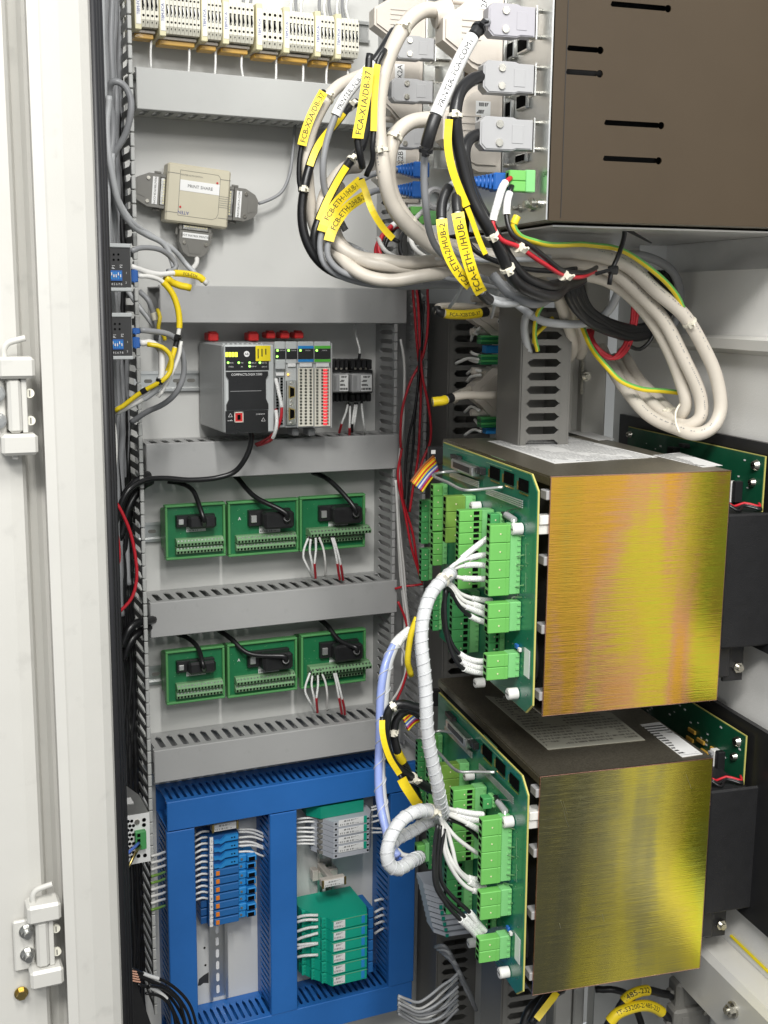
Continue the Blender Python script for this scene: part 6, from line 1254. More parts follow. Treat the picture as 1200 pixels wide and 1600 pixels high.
# black cables of the front computer
o, p = B_('thick black cable curving from the second connector of the brown computer', [(772, 121, 1.366), (756, 121, 1.364), (738, 125, 1.352), (720, 142, 1.34), (712, 175, 1.33), (714, 220, 1.33), (724, 266, 1.33), (738, 306, 1.33), (760, 352, 1.33), (780, 394, 1.34), (800, 432, 1.35), (830, 456, 1.37), (860, 462, 1.40), (890, 446, 1.46), (920, 430, 1.52)], .0075, 'black_cable', ties=[((714, 180), .0088), ((764, 368), .0088), ((787, 422), .0095)])
o2, p2 = B_('black holder with a long plain yellow strip beside the thick black cable', [(702, 182, 1.325), (700, 220, 1.325), (706, 258, 1.325), (718, 296, 1.325), (732, 332, 1.325), (746, 370, 1.325), (762, 404, 1.325)], .0028, 'black_cable'); flag(o2, p2, (702, 188), (728, 322), 'yellow_sleeve', None, .0045, .01, 1); flag(o2, p2, (729, 324), (757, 396), 'yellow_sleeve', None, .0030, .01, 1)
B_('thick black cable from the third connector of the brown computer', [(768, 209, 1.366), (750, 210, 1.362), (734, 219, 1.355), (725, 240, 1.345), (730, 275, 1.34), (746, 316, 1.34), (770, 360, 1.345), (794, 402, 1.35), (824, 436, 1.37), (856, 448, 1.40), (888, 436, 1.46), (920, 424, 1.52)], .0070, 'black_cable')
o, p = B_('grey network cable marked FCA-ETH-2/HUB-2', [(740, 284, 1.375), (722, 284, 1.36), (702, 290, 1.34), (692, 316, 1.33), (692, 352, 1.32), (698, 390, 1.32), (712, 420, 1.32), (734, 446, 1.33), (760, 462, 1.36), (800, 472, 1.40)], .0042, 'lightgrey_cable', [((700, 292), (691, 342), .0062, 'black_plastic')]); flag(o, p, (691, 346), (731, 442), 'yellow_sleeve', 'FCA-ETH-2/HUB-2', .0064, .0105, 1, flip=True)
o, p = B_('grey network cable marked FCA-ETH-1/HUB-1', [(726, 270, 1.37), (718, 290, 1.34), (714, 318, 1.32), (718, 350, 1.31), (726, 386, 1.31), (736, 420, 1.31), (748, 450, 1.32), (764, 468, 1.35), (800, 476, 1.39), (826, 470, 1.42)], .0042, 'lightgrey_cable', [((716, 306), (715, 332), .0062, 'black_plastic'), ((751, 457), (765, 469), .0066, 'black_plastic')]); flag(o, p, (716, 336), (747, 452), 'yellow_sleeve', 'FCA-ETH-1/HUB-1', .0072, .0115, 1, flip=True)
# grey cables inside the loom, running to the right
for i, (pts, r_, mt) in enumerate((([(530, 380, 1.60), (580, 402, 1.60), (650, 428, 1.58), (740, 440, 1.56), (820, 436, 1.55), (900, 428, 1.55), (960, 425, 1.56), (967, 445, 1.57), (955, 480, 1.58), (930, 500, 1.59), (890, 508, 1.60), (850, 502, 1.61), (826, 490, 1.62), (820, 505, 1.63), (822, 540, 1.64), (828, 560, 1.65)], .0062, 'lightgrey_cable'), ([(520, 402, 1.59), (570, 432, 1.58), (640, 446, 1.57), (720, 444, 1.56), (800, 446, 1.55), (880, 440, 1.55), (950, 432, 1.56)], .0062, 'grey_cable'), ([(560, 395, 1.62), (640, 418, 1.60), (720, 430, 1.58), (800, 424, 1.57), (880, 412, 1.57), (960, 402, 1.57), (1010, 400, 1.58), (1045, 420, 1.59), (1062, 455, 1.60), (1058, 500, 1.62), (1030, 535, 1.64)], .0066, 'grey_cable'), ([(600, 410, 1.62), (680, 432, 1.60), (760, 452, 1.56), (800, 470, 1.52), (830, 492, 1.50)], .0052, 'lightgrey_cable'), ([(770, 430, 1.42), (800, 462, 1.40), (826, 474, 1.40), (856, 466, 1.44), (880, 452, 1.50)], .0062, 'grey_cable'))):
    B_(['light grey cable hanging in a wide loop below the loom', 'grey cable along the underside of the loom', 'dark grey cable turning down behind the big beige loop', 'light grey cable dropping from the loom toward the side duct', 'grey cable under the thick black cables'][i], pts, r_, mt)
for i, (pts, r_, mt, lab) in enumerate((([(512, 300, 1.64), (506, 345, 1.61), (524, 394, 1.56), (560, 426, 1.53), (610, 437, 1.51), (660, 432, 1.50), (720, 424, 1.51), (800, 436, 1.52), (860, 448, 1.56), (885, 500, 1.62), (895, 545, 1.66), (888, 560, 1.68)], .0088, 'beige_cable', 'beige cable dropping through the side duct top, left one'), ([(530, 290, 1.66), (520, 340, 1.62), (536, 384, 1.57), (575, 410, 1.53), (640, 420, 1.52), (720, 412, 1.53), (800, 416, 1.54), (865, 430, 1.57), (895, 480, 1.62), (912, 530, 1.66), (906, 556, 1.69)], .0088, 'beige_cable', 'beige cable dropping through the side duct top, right one'))): B_(lab, pts, r_, mt)
# black coil behind the beige loop
for i in range(6):
    d = i*5; B_('%s black cable of the coil behind the beige loop' % ORD[i], [(882+d, 430, 1.56), (888+d*.8, 462-d*.4, 1.56), (908+d*.4, 492-d*.5, 1.57), (940, 514-d*.7, 1.58), (985, 528-d*.6, 1.60), (1022-d*.3, 518-d*.6, 1.61), (1044-d, 490-d*.6, 1.62), (1050-d, 460, 1.64), (1042-d, 425, 1.66)], .0062, 'black_cable', group='black cables coiled behind the beige loop')
B_('thin black cable loop below the coil', [(1030, 470, 1.60), (1028, 500, 1.60), (1018, 530, 1.60), (1000, 545, 1.60), (980, 540, 1.60)], .0030, 'black_cable')
# red pairs
for i in range(3):
    d = i*4.5; B_(['left', 'middle', 'right'][i]+' red wire hanging behind the beige loop', [(986+d, 446, 1.60), (988+d, 480, 1.60), (984+d*.7, 520, 1.60), (972+d, 545, 1.60), (955+d, 560, 1.60), (938+d*.5, 552, 1.61), (925, 530, 1.62), (918+d, 515, 1.63)], .0028, 'red_cable', name='wire', cat='wire', group='red wires behind the beige loop', n=7)
B_('red wire of the power plug crossing the loom', [(798, 278, 1.35), (786, 290, 1.34), (776, 320, 1.335), (770, 352, 1.33), (782, 374, 1.33), (812, 386, 1.34), (846, 410, 1.36), (876, 428, 1.38), (908, 432, 1.41), (930, 424, 1.45)], .0030, 'red_cable', [((790, 285), (768, 345), .0048, 'wire_marker')], ties=[((880, 429), .0075), ((810, 387), .0075)], name='wire', cat='wire')
B_('black wire of the power plug crossing the loom', [(800, 290, 1.35), (794, 310, 1.345), (792, 340, 1.34), (800, 366, 1.335), (824, 382, 1.34), (852, 402, 1.36), (880, 422, 1.38), (910, 427, 1.41), (932, 418, 1.45)], .0032, 'black_cable', [((796, 300), (791, 335), .0048, 'white_sleeve')], name='wire', cat='wire')
B_('red wire low behind the deeper power plug', [(640, 342, 1.66), (616, 350, 1.64), (596, 368, 1.63), (592, 392, 1.62), (606, 410, 1.61), (640, 414, 1.60)], .0034, 'red_cable', [((638, 342), (612, 354), .0044, 'white_sleeve')], name='wire', cat='wire'); B_('second red wire low behind the deeper power plug', [(640, 348, 1.66), (606, 362, 1.64), (588, 386, 1.63), (590, 404, 1.62), (620, 412, 1.60)], .0034, 'red_cable', name='wire', cat='wire'); B_('black wire low behind the deeper power plug', [(644, 338, 1.66), (612, 362, 1.645), (600, 388, 1.635), (600, 404, 1.62), (630, 410, 1.60), (660, 408, 1.59)], .0034, 'black_cable', name='wire', cat='wire')
# green and yellow earth wire
def earth(label, pts, r=.0036):
    o, p = B_(label, pts, r, 'plug_green', name='earth_wire', cat='wire'); m = M(); vs = []; n = len(p.p)
    for i, c in enumerate(p.p):
        t = norm(sub(p.p[min(i+1, n-1)], p.p[max(i-1, 0)])); view = norm(sub(CAM, c)); nr = norm(sub(view, mul(t, dot(view, t)))); up = cross(nr, t)
        for an in (-1.3, -.9, -.45, .0, .25): vs.append(addv(c, addv(mul(nr, (r+.0002)*cos(an)), mul(up, (r+.0002)*sin(an)))))
    fs = [(i*5+k, i*5+k+1, i*5+k+6, i*5+k+5) for i in range(n-1) for k in range(4)]
    m.add(vs, fs); m.build('yellow_stripe', 'yellow_cable', o, smooth=True); return o, p
o, p = earth('green and yellow earth wire over the loom', [(808, 338, 1.335), (803, 352, 1.335), (812, 368, 1.34), (840, 378, 1.36), (880, 383, 1.39), (925, 382, 1.42), (962, 388, 1.43), (1000, 408, 1.44), (1030, 430, 1.445), (1052, 455, 1.45), (1068, 482, 1.455)]); s0, s1 = span(p, (808, 338), (804, 350)); sleeve(o, p, s0, s1, .0048, 'yellow_cable', name='lug')
earth('green and yellow earth wire emerging below the beige loop', [(905, 500, 1.62), (922, 540, 1.60), (948, 572, 1.56), (970, 595, 1.55), (1000, 608, 1.545), (1040, 610, 1.545), (1076, 615, 1.54)], .0038)
earth('earth wire bending down behind the side duct top', [(852, 470, 1.60), (840, 490, 1.61), (836, 520, 1.62), (840, 548, 1.63)], .0034)
B_('yellow wire crossing behind the light grey loop', [(864, 496, 1.63), (850, 510, 1.63), (838, 522, 1.635), (832, 536, 1.64)], .003, 'yellow_cable', name='wire', cat='wire')
# black tie straps on the loom
o, p = cable('black strap tied round the loom under the computer', [(976, 350, 1.40), (974, 372, 1.41), (966, 400, 1.42), (956, 424, 1.42), (952, 445, 1.42)], .0032, 'black_cable', 'B', name='tie_strap', cat='cable tie'); m = M(); c = W(958, 422, 1.42); m.box(c[0]-.007, c[0]+.007, c[1]-.004, c[1]+.004, c[2]-.006, c[2]+.006, .002); m.build('buckle', 'tie_black', o)
m = M(); m.tube(smoothpath([W(930, 428, 1.415), W(945, 424, 1.41), W(965, 418, 1.41)]), .0028, 6); m.build('tail', 'tie_black', o)
m = M(); a = W(975, 356, 1.40); m.tube([a, W(1020, 352, 1.45)], [.004, .001], 6); m.build('tail', 'tie_black', o); m = M(); m.tube([a, W(1018, 380, 1.40)], [.003, .001], 6); m.build('tail', 'tie_black', o)
# red, black and white wires in the open vertical duct
RW = [([(645, 452), (650, 520), (656, 580), (657, 640), (652, 720), (640, 800)], 'red_cable', 'red'), ([(651, 452), (656, 520), (659, 585), (668, 625), (673, 660), (672, 690), (660, 720), (650, 760)], 'red_cable', 'red'), ([(668, 448), (669, 490), (660, 560), (640, 600), (628, 640), (626, 700)], 'red_cable', 'red'), ([(655, 452), (660, 530), (652, 610), (645, 700), (636, 800)], 'black_cable', 'black'), ([(662, 470), (656, 560), (648, 640), (636, 700), (632, 780)], 'black_cable', 'black'), ([(626, 530), (632, 580), (630, 650), (624, 720), (622, 800), (624, 880), (632, 960), (628, 1040)], 'white_cable', 'white'), ([(628, 700), (622, 740), (630, 790), (642, 850), (656, 900)], 'red_cable', 'red'), ([(624, 720), (630, 780), (644, 830), (652, 880), (660, 910)], 'red_cable', 'red'), ([(618, 750), (622, 820), (628, 900), (636, 960), (640, 1030)], 'white_cable', 'white'), ([(620, 780), (628, 860), (634, 930), (640, 990), (638, 1060)], 'white_cable', 'white'), ([(622, 940), (634, 970), (640, 1020), (630, 1070), (618, 1100)], 'red_cable', 'red'), ([(620, 1000), (632, 1020), (634, 1050), (622, 1080), (612, 1095)], 'white_cable', 'white')]
cnt = {}
for pts, mt, nm in RW:
    i = cnt.get(nm, 0); cnt[nm] = i+1
    cable('%s %s wire from the top in the open vertical duct' % ('first' if i == 0 else ORD[i], nm), [(x, y, -.10-.006*((i*3) % 4)) for x, y in pts], .0024, mt, name='wire', cat='wire', group='wires in the open vertical duct', n=7)
cable('red wire sticking sideways out of the vertical duct', [(617, 920, -.10), (632, 916, -.11), (650, 914, -.12), (660, 913, -.12)], .0022, 'red_cable', name='wire', cat='wire', n=7)
# connectors on the side plate between the ducts
def side_hood(label, y0, y1, v):
    r = thing('wall_connector', label, 'connector', 'B', B(760, y1, v), group='beige connectors between the side ducts')
    a = B(738, (y0+y1)/2, v); b = B(800, (y0+y1)/2, v); zt = B(760, y0, v)[2]; zb = B(760, y1, v)[2]; w = b[0]-a[0]; zc = (zt+zb)/2; h = zt-zb
    pol = [(a[0], zc-h*.12), (a[0], zc+h*.12), (a[0]+w*.25, zc+h*.28), (a[0]+w*.5, zt), (b[0], zt), (b[0], zb), (a[0]+w*.5, zb), (a[0]+w*.25, zc-h*.28)]
    m = M(); m.prism(pol, 'y', v, v+.03); hd = m.build('hood', 'hood_beige', r)
    m = M(); m.prism([(zx[0]*.8+.2*b[0], zc+(zx[1]-zc)*.75) for zx in pol], 'y', v-.003, v-.0002); m.build('raised_panel', 'hood_beige', hd)
    for s in (-1, 1): m = M(); zz_ = zc+s*h*.42; m.cyl((a[0]+w*.05, v+.015, zz_), (b[0], v+.015, zz_), .006, n=10); m.build('thumb_screw', 'hood_beige', r, smooth='auto')
    m = M(); m.box(a[0]+w*.62, a[0]+w*.78, v-.0038, v-.0031, zc-h*.2, zc+h*.2); m.build('paper_label', 'print_small', r)
    return r
side_hood('beige connector on the side plate with FCA-X2B/DB-37 lead', 462, 524, 1.80); side_hood('lower beige connector on the side plate above the drive box', 574, 652, 1.80)
o, p = B_('beige cable stub with the yellow sleeve marked FCA-X2B/DB-37', [(682, 481, 1.712), (684, 488, 1.708), (696, 491, 1.706), (720, 491, 1.708), (752, 488, 1.715), (776, 486, 1.73), (800, 484, 1.75)], .0062, 'beige_cable', [((682, 481), (693, 490.5), .0070, 'black_plastic'), ((695, 491), (750, 489), .0074, 'yellow_sleeve', 'FCA-X2B/DB-37', .0100), ((751, 489), (760, 488), .0076, 'black_plastic')])
B_('beige cable returning behind the FCA-X2B/DB-37 sleeve', [(683, 481, 1.715), (694, 478, 1.722), (715, 478, 1.73), (742, 483, 1.745), (790, 492, 1.77)], .0062, 'beige_cable')
o, p = B_('beige cable stub with a short yellow and black end', [(790, 618, 1.76), (760, 617, 1.74), (730, 618, 1.72), (706, 622, 1.71), (690, 626, 1.70), (676, 628, 1.70)], .0066, 'beige_cable', [((706, 622), (697, 624), .0078, 'black_plastic'), ((696, 624), (676, 628), .0074, 'yellow_sleeve')])
o, p = B_('beige cable into the lower side connector', [(742, 606, 1.815), (724, 612, 1.81), (708, 620, 1.80), (712, 626, 1.79)], .0060, 'beige_cable')
B_('pale translucent strap, left of two hanging from the loom', [(724, 442, 1.50), (716, 460, 1.52), (702, 480, 1.56)], .0024, 'lightgrey_cable', name='tie_strap', cat='cable tie'); B_('pale translucent strap, right of two hanging from the loom', [(782, 440, 1.50), (776, 465, 1.54), (768, 496, 1.60)], .0024, 'lightgrey_cable', name='tie_strap', cat='cable tie')
for i, (y0, y1) in enumerate(((424, 440), (524, 538), (554, 570), (652, 668))):
    a = B(752, y0, 1.79); b = B(784, y1, 1.79); r = thing('wall_terminal', '%s green terminal block on the side plate' % ORD[i], 'terminal block', 'B', ((a[0]+b[0])/2, 1.795, b[2]), group='green terminals on the side plate')
    for k in range(4): m = M(); h = (a[2]-b[2])/4; m.box(a[0], b[0], 1.79, 1.81, b[2]+k*h+.0002, b[2]+(k+1)*h-.0002, .0006); m.build('terminal', 'plug_deep' if k % 2 else 'board_green', r)
for i, (y0, y1) in enumerate(((540, 552), (668, 678))): a = B(760, y0, 1.80); b = B(786, y1, 1.80); m = M(); m.box(a[0], b[0], 1.80, 1.82, b[2], a[2], .001); m.solo('blue_terminal', 'label_blue', '%s blue terminal on the side plate between green ones' % ['upper', 'lower'][i], 'terminal block', 'B')
for i, pts in enumerate(([(752, 556), (740, 552), (736, 550)], [(750, 562), (730, 560), (712, 568)], [(752, 566), (738, 564), (734, 562)], [(746, 522), (738, 518), (742, 512)], [(750, 512), (740, 522), (736, 532)], [(752, 580), (738, 578), (730, 584)], [(752, 586), (736, 588), (730, 596)], [(750, 642), (736, 636), (726, 644)], [(752, 668), (745, 660), (742, 656)], [(752, 674), (740, 672), (726, 680)])):
    cable('%s short white wire from the top at the side terminals' % ('first' if i == 0 else ORD[i]), [(x, y, 1.80+.02*k) for k, (x, y) in enumerate(pts)], .0026, 'white_cable', 'B', name='wire', cat='wire', group='short white wires at the side terminals', n=7)
# ------------------------------------------------------------------ wiring of the terminal cards
def V(label, pts, parts, mat='white_cable', r=.0030, grp=None): return B_(label, pts, r, mat, parts, name='marked_wire', cat='wire', n=8, group=grp)
G1 = 'marked wires of the upper terminal card'
for i, (pts, sl) in enumerate((([(766, 838, 1.39), (735, 862, 1.385), (706, 888, 1.38), (688, 918, 1.37)], ((764, 839), (722, 873))), ([(766, 866, 1.39), (735, 872, 1.385), (705, 886, 1.375), (686, 920, 1.365)], ((764, 867), (733, 872))), ([(766, 885, 1.39), (728, 883, 1.385), (700, 894, 1.375), (684, 925, 1.365)], ((764, 885), (725, 883))), ([(766, 905, 1.39), (726, 903, 1.385), (706, 901, 1.38), (690, 918, 1.37)], ((764, 905), (724, 903))),
                               ([(768, 939, 1.40), (740, 936, 1.395), (718, 928, 1.39), (703, 912, 1.38), (690, 915, 1.37)], ((768, 939), (738, 936))), ([(764, 953, 1.39), (744, 946, 1.385), (722, 937, 1.38), (704, 915, 1.375), (692, 912, 1.37)], ((764, 953), (740, 945))), ([(764, 963, 1.385), (740, 953, 1.38), (720, 942, 1.375), (702, 918, 1.37), (690, 914, 1.365)], ((764, 963), (729, 948))), ([(764, 974, 1.385), (738, 964, 1.38), (718, 948, 1.375), (702, 922, 1.37), (690, 916, 1.36)], ((764, 974), (735, 963))),
                               ([(764, 1034, 1.38), (735, 1030, 1.375), (712, 1016, 1.375), (698, 985, 1.375), (694, 945, 1.375), (700, 918, 1.375)], ((764, 1034), (717, 1022))), ([(764, 1044, 1.38), (735, 1040, 1.375), (714, 1028, 1.37), (700, 1000, 1.37), (692, 950, 1.37), (698, 918, 1.37)], ((764, 1044), (719, 1034))), ([(764, 1052, 1.38), (738, 1049, 1.375), (716, 1038, 1.365), (702, 1008, 1.365), (696, 960, 1.365), (696, 920, 1.365)], ((764, 1052), (724, 1046))))):
    V('%s marked wire from the top on the upper terminal card' % ('first' if i == 0 else ORD[i]), pts, [(sl[0], sl[1], .0040, 'wire_marker')], 'white_cable' if i < 7 else 'black_cable', .0028, G1)
G2 = 'marked wires of the lower terminal card'
for i, (pts, sl, mt) in enumerate((([(756, 1273, 1.39), (716, 1267, 1.385), (690, 1262, 1.375), (668, 1262, 1.365)], ((754, 1273), (713, 1267)), 'white_cable'), ([(756, 1283, 1.39), (720, 1275, 1.385), (694, 1266, 1.38), (668, 1264, 1.37)], ((754, 1283), (714, 1273)), 'white_cable'), ([(754, 1300, 1.39), (735, 1289, 1.385), (712, 1278, 1.38), (690, 1268, 1.375), (668, 1266, 1.37)], ((754, 1300), (730, 1286)), 'white_cable'), ([(754, 1338, 1.39), (734, 1326, 1.385), (712, 1308, 1.38), (698, 1290, 1.38), (684, 1272, 1.375), (668, 1268, 1.37)], None, 'white_cable'),
                                   ([(752, 1314, 1.40), (740, 1300, 1.395), (722, 1288, 1.39), (700, 1280, 1.385)], None, 'black_cable'), ([(760, 1374, 1.385), (734, 1372, 1.38), (714, 1356, 1.375), (706, 1325, 1.375), (698, 1295, 1.375), (684, 1272, 1.37)], ((758, 1374), (732, 1373)), 'white_cable'), ([(760, 1388, 1.385), (736, 1380, 1.38), (712, 1356, 1.37), (698, 1325, 1.37), (694, 1295, 1.37), (686, 1274, 1.365)], ((758, 1388), (733, 1378)), 'white_cable'), ([(758, 1396, 1.38), (730, 1386, 1.375), (708, 1362, 1.37), (694, 1330, 1.365), (690, 1290, 1.365)], ((757, 1396), (740, 1391)), 'white_cable'),
                                   ([(758, 1455, 1.37), (733, 1426, 1.36), (706, 1400, 1.355), (690, 1375, 1.355), (688, 1335, 1.36), (694, 1295, 1.365)], ((757, 1455), (733, 1426)), 'black_cable'), ([(752, 1461, 1.37), (725, 1432, 1.355), (700, 1408, 1.35), (684, 1380, 1.35), (682, 1340, 1.355), (688, 1290, 1.36)], ((752, 1461), (725, 1433)), 'black_cable'), ([(748, 1467, 1.37), (719, 1436, 1.35), (696, 1410, 1.345), (680, 1384, 1.345), (678, 1340, 1.35), (684, 1288, 1.355)], ((748, 1467), (719, 1437)), 'black_cable'))):
    V('%s marked wire from the top on the lower terminal card' % ('first' if i == 0 else ORD[i]), pts, [(sl[0], sl[1], .0042, 'wire_marker')] if sl else [], mt, .0029, G2)
# spiral wrapped bundles
def spiral(o, p, r, pitch=.0135):
    m = M(); n = int(p.len/.0012); pts = []
    a = None
    for i in range(n+1):
        l = p.len*i/n; c = p.at(l); t = p.tan(l)
        if a is None: a = norm(cross(t, (0, 1, .2)))
        a = norm(sub(a, mul(t, dot(a, t)))); b = cross(t, a); an = 2*pi*l/pitch; pts.append(addv(c, addv(mul(a, (r+.0002)*cos(an)), mul(b, (r+.0002)*sin(an)))))
    m.tube(pts, .0007, 4); m.build('wrap_edge', 'lightgrey_cable', o)
mk('spiral_wrap', (.76, .77, .78), .28, var=.05, vs=60, coat=.3, trans=.25)
o, p = B_('translucent white spiral wrapped bundle hanging from the upper card', [(706, 894, 1.375), (690, 908, 1.36), (672, 930, 1.345), (663, 960, 1.335), (660, 1000, 1.33), (662, 1060, 1.325), (667, 1120, 1.32), (674, 1180, 1.325), (682, 1225, 1.335), (690, 1258, 1.36), (696, 1275, 1.40)], .0086, 'spiral_wrap', ties=[((692, 905), .0094)]); spiral(o, p, .0086)
o, p = B_('translucent white spiral wrapped bundle looping to the lower card', [(690, 1270, 1.375), (668, 1265, 1.36), (645, 1270, 1.345), (625, 1284, 1.335), (612, 1306, 1.325), (606, 1330, 1.32), (610, 1350, 1.32), (622, 1358, 1.325), (638, 1350, 1.345), (648, 1342, 1.37), (656, 1338, 1.395)], 0.0088, 'spiral_wrap', ties=[((672, 1266), .0096)]); spiral(o, p, .0088)
o, p = B_('second white spiral wrapped bundle behind the loop', [(688, 1278, 1.40), (665, 1286, 1.39), (640, 1300, 1.38), (622, 1310, 1.37), (612, 1318, 1.36)], .0084, 'spiral_wrap'); spiral(o, p, .0084)
o, p = B_('lilac blue spiral wrapped bundle down to the white loop', [(640, 985, 1.45), (618, 1002, 1.44), (604, 1030, 1.43), (597, 1070, 1.42), (593, 1130, 1.41), (592, 1190, 1.40), (594, 1250, 1.39), (600, 1290, 1.375), (608, 1320, 1.36), (622, 1338, 1.345)], .0056, 'lilac_wrap', [((640, 985), (612, 1008), .0064, 'wire_marker')]); spiral(o, p, .0057, .03)
o, p = B_('grey spiral wrapped lead beside the lilac bundle', [(646, 984, 1.45), (626, 1000, 1.44), (611, 1030, 1.43), (603, 1080, 1.42), (599, 1140, 1.41), (598, 1200, 1.40), (600, 1260, 1.39), (606, 1300, 1.375)], .0048, 'lightgrey_cable', [((646, 985), (622, 1008), .0058, 'wire_marker')]); spiral(o, p, .0049, .03)
B_('yellow cable curving past the white spiral bundle', [(652, 965, 1.42), (644, 985, 1.42), (640, 1010, 1.42), (638, 1035, 1.42), (642, 1055, 1.43)], .0042, 'yellow_cable'); 
B_('yellow and black marked cable loop, outer', [(660, 1108, 1.40), (630, 1100, 1.40), (610, 1108, 1.40), (602, 1135, 1.40), (604, 1165, 1.40), (616, 1192, 1.40), (638, 1212, 1.41), (664, 1228, 1.43), (690, 1240, 1.45)], .0062, 'black_cable', [((598, 1125), (622, 1205), .0046, 'yellow_sleeve')], ties=[((616, 1107), .0075), ((643, 1216), .0078)])
o, p = B_('black holder with a yellow strip along the black cable loop', [(597, 1120, 1.39), (598, 1150, 1.385), (606, 1180, 1.385), (622, 1206, 1.39)], .003, 'black_cable'); flag(o, p, (597, 1124), (621, 1205), 'yellow_sleeve', None, .0038, .01, 1)
B_('black cable of the loop, inner', [(660, 1120, 1.42), (636, 1110, 1.42), (620, 1122, 1.42), (616, 1145, 1.42), (622, 1175, 1.42), (636, 1205, 1.43), (650, 1235, 1.44), (656, 1255, 1.45)], .0056, 'black_cable', [((622, 1175), (628, 1190), .0062, 'yellow_sleeve')], ties=[((616, 1143), .0068)])
o, p = B_('black holder with the yellow strip below the cable loop', [(624, 1210, 1.40), (632, 1225, 1.40), (642, 1240, 1.40), (652, 1256, 1.41)], .003, 'black_cable'); flag(o, p, (626, 1213), (650, 1252), 'yellow_sleeve', None, .0065, .01, 1)
B_('yellow lead into the blue and white lilac bundle', [(610, 1320, 1.40), (604, 1300, 1.40), (614, 1286, 1.40), (632, 1272, 1.40)], .0030, 'yellow_cable')
for i, (pts, mt) in enumerate((([(612, 1318, 1.37), (624, 1332, 1.37), (640, 1338, 1.38), (656, 1340, 1.39)], 'white_cable'), ([(618, 1326, 1.365), (632, 1336, 1.37), (648, 1336, 1.38), (660, 1334, 1.39)], 'white_cable'), ([(606, 1310, 1.36), (612, 1330, 1.355), (626, 1344, 1.36), (646, 1344, 1.375)], 'blue_cable'))): B_(['upper white', 'lower white', 'blue'][i]+' wire into the small green plug below the spiral loop', pts, .0034, mt, [((644, 1342), (652, 1342), .0042, 'label_blue')] if i == 2 else [], name='wire', cat='wire')
green_plug('small green plug hanging beside the spiral loop', 652, 672, 1322, 1350, 1.40, 2)
# rainbow ribbon cables
RC = [(.25, .09, .03), (.60, .03, .03), (.75, .22, .02), (.78, .60, .03), (.08, .35, .08), (.05, .14, .48), (.25, .10, .38), (.28, .28, .28), (.75, .75, .74), (.02, .02, .02)]
for i, c in enumerate(RC): mk('ribbon_%d' % i, c, .45, var=.03)
def ribbon(label, a0, a1, b0, b1, v0, v1):
    r = thing('ribbon_cable', label, 'ribbon cable', 'A', W((a0[0]+b0[0])/2, b0[1], v0), group='rainbow ribbon cables')
    fr, org = ORI[r.name]
    for k in range(10):
        s, e = lerp(a0, a1, (k+.5)/10), lerp(b0, b1, (k+.5)/10); mid = lerp(s, e, .5)
        m = M(); m.tube(smoothpath([W(s[0], s[1], v0), W(mid[0], mid[1]-3, (v0+v1)/2-.006), W(e[0], e[1], v1)]), .0020, 7); m.build('conductor', 'ribbon_%d' % ((k*3+2) % 10 if False else [0, 2, 3, 1, 3, 5, 8, 6, 1, 3][k]), r, smooth=True)
    return r
ribbon('rainbow ribbon cable at the top of the upper card', (641, 752), (660, 769), (677, 711), (686, 738), 1.66, 1.70); ribbon('rainbow ribbon cable at the top of the lower card', (627, 1117), (638, 1142), (652, 1103), (656, 1128), 1.66, 1.70)
for lab, y, dz in (('black pin header at the top of the upper card', 704, 0), ('black pin header at the top of the lower card', 704, -.399)):
    a = B(684, y, 1.72); m = M(); m.box(a[0]-.014, a[0]+.012, 1.72, 1.73, a[2]-.022+dz, a[2]+.006+dz, .001); o = m.solo('pin_header', 'black_plastic', lab, 'connector', 'B')
    m = M()
    for k in range(2): m.box(a[0]-.011, a[0]-.004, 1.7192, 1.7199, a[2]-.016+k*.011+dz, a[2]-.010+k*.011+dz)
    m.build('pins', 'white_cable', o, kind='stuff')
# ------------------------------------------------------------------ lower right: grey modules, loose wires, bottom connectors, sill
gm = 'grey modules on the side plate at the bottom'
for i in range(9):
    y = 1388+i*9; a = B(667+i*2, y, 1.80); b = B(735, y+4, 1.80); zt = a[2]; zb = B(667, y+8.2, 1.80)[2]
    r = thing('wall_module', '%s grey slim module on the side plate under the lower card' % ORD[i], 'module', 'B', ((a[0]+b[0])/2, 1.82, zb), group=gm)
    m = M(); m.prism([(a[0], 1.86), (a[0], 1.82), (a[0]+.018, 1.80), (b[0], 1.80), (b[0], 1.86)], 'z', zb, zt-.0005); m.build('housing', 'module_light', r)
    if i > 2: m = M(); m.box(a[0]+.0155, a[0]+.021, 1.797, 1.7995, zb+.001, zt-.0015); m.build('teal_clip', 'isolator_green', r)
for i in range(9):
    y0 = 1556+i*3.4; y1 = 1536+i*7; sag = 10+(i*7) % 16
    pts = [(622, y0), (636, y0+sag*.5), (654, y0+sag), (674, (y0+y1)/2+sag*.9), (692, y1+sag*.4), (706, y1-6), (716, y1-16)]
    cable('%s pale wire from the top sagging from the blue frame to the side duct foot' % ('first' if i == 0 else ORD[i]), [(x, y, 1.80+.01*((i*2) % 5)) for x, y in pts], .0027, ('lightgrey_cable', 'white_cable', 'grey_cable')[i % 3], 'B', name='loose_wire', cat='wire', group='loose wires at the foot of the side duct', n=7)
for i in range(7):
    x = 690+i*4; cable('%s grey wire from the left behind the side duct fingers' % ('first' if i == 0 else ORD[i]), [(x-10, 1480+i*3, 1.82), (x+4, 1478+i*7, 1.80), (x+18, 1500+i*8, 1.81), (x+30, 1530+i*8, 1.83)], .0036, 'lightgrey_cable' if i % 2 else 'grey_cable', 'B', name='wire', cat='wire', group='grey wires behind the side duct fingers', n=7)
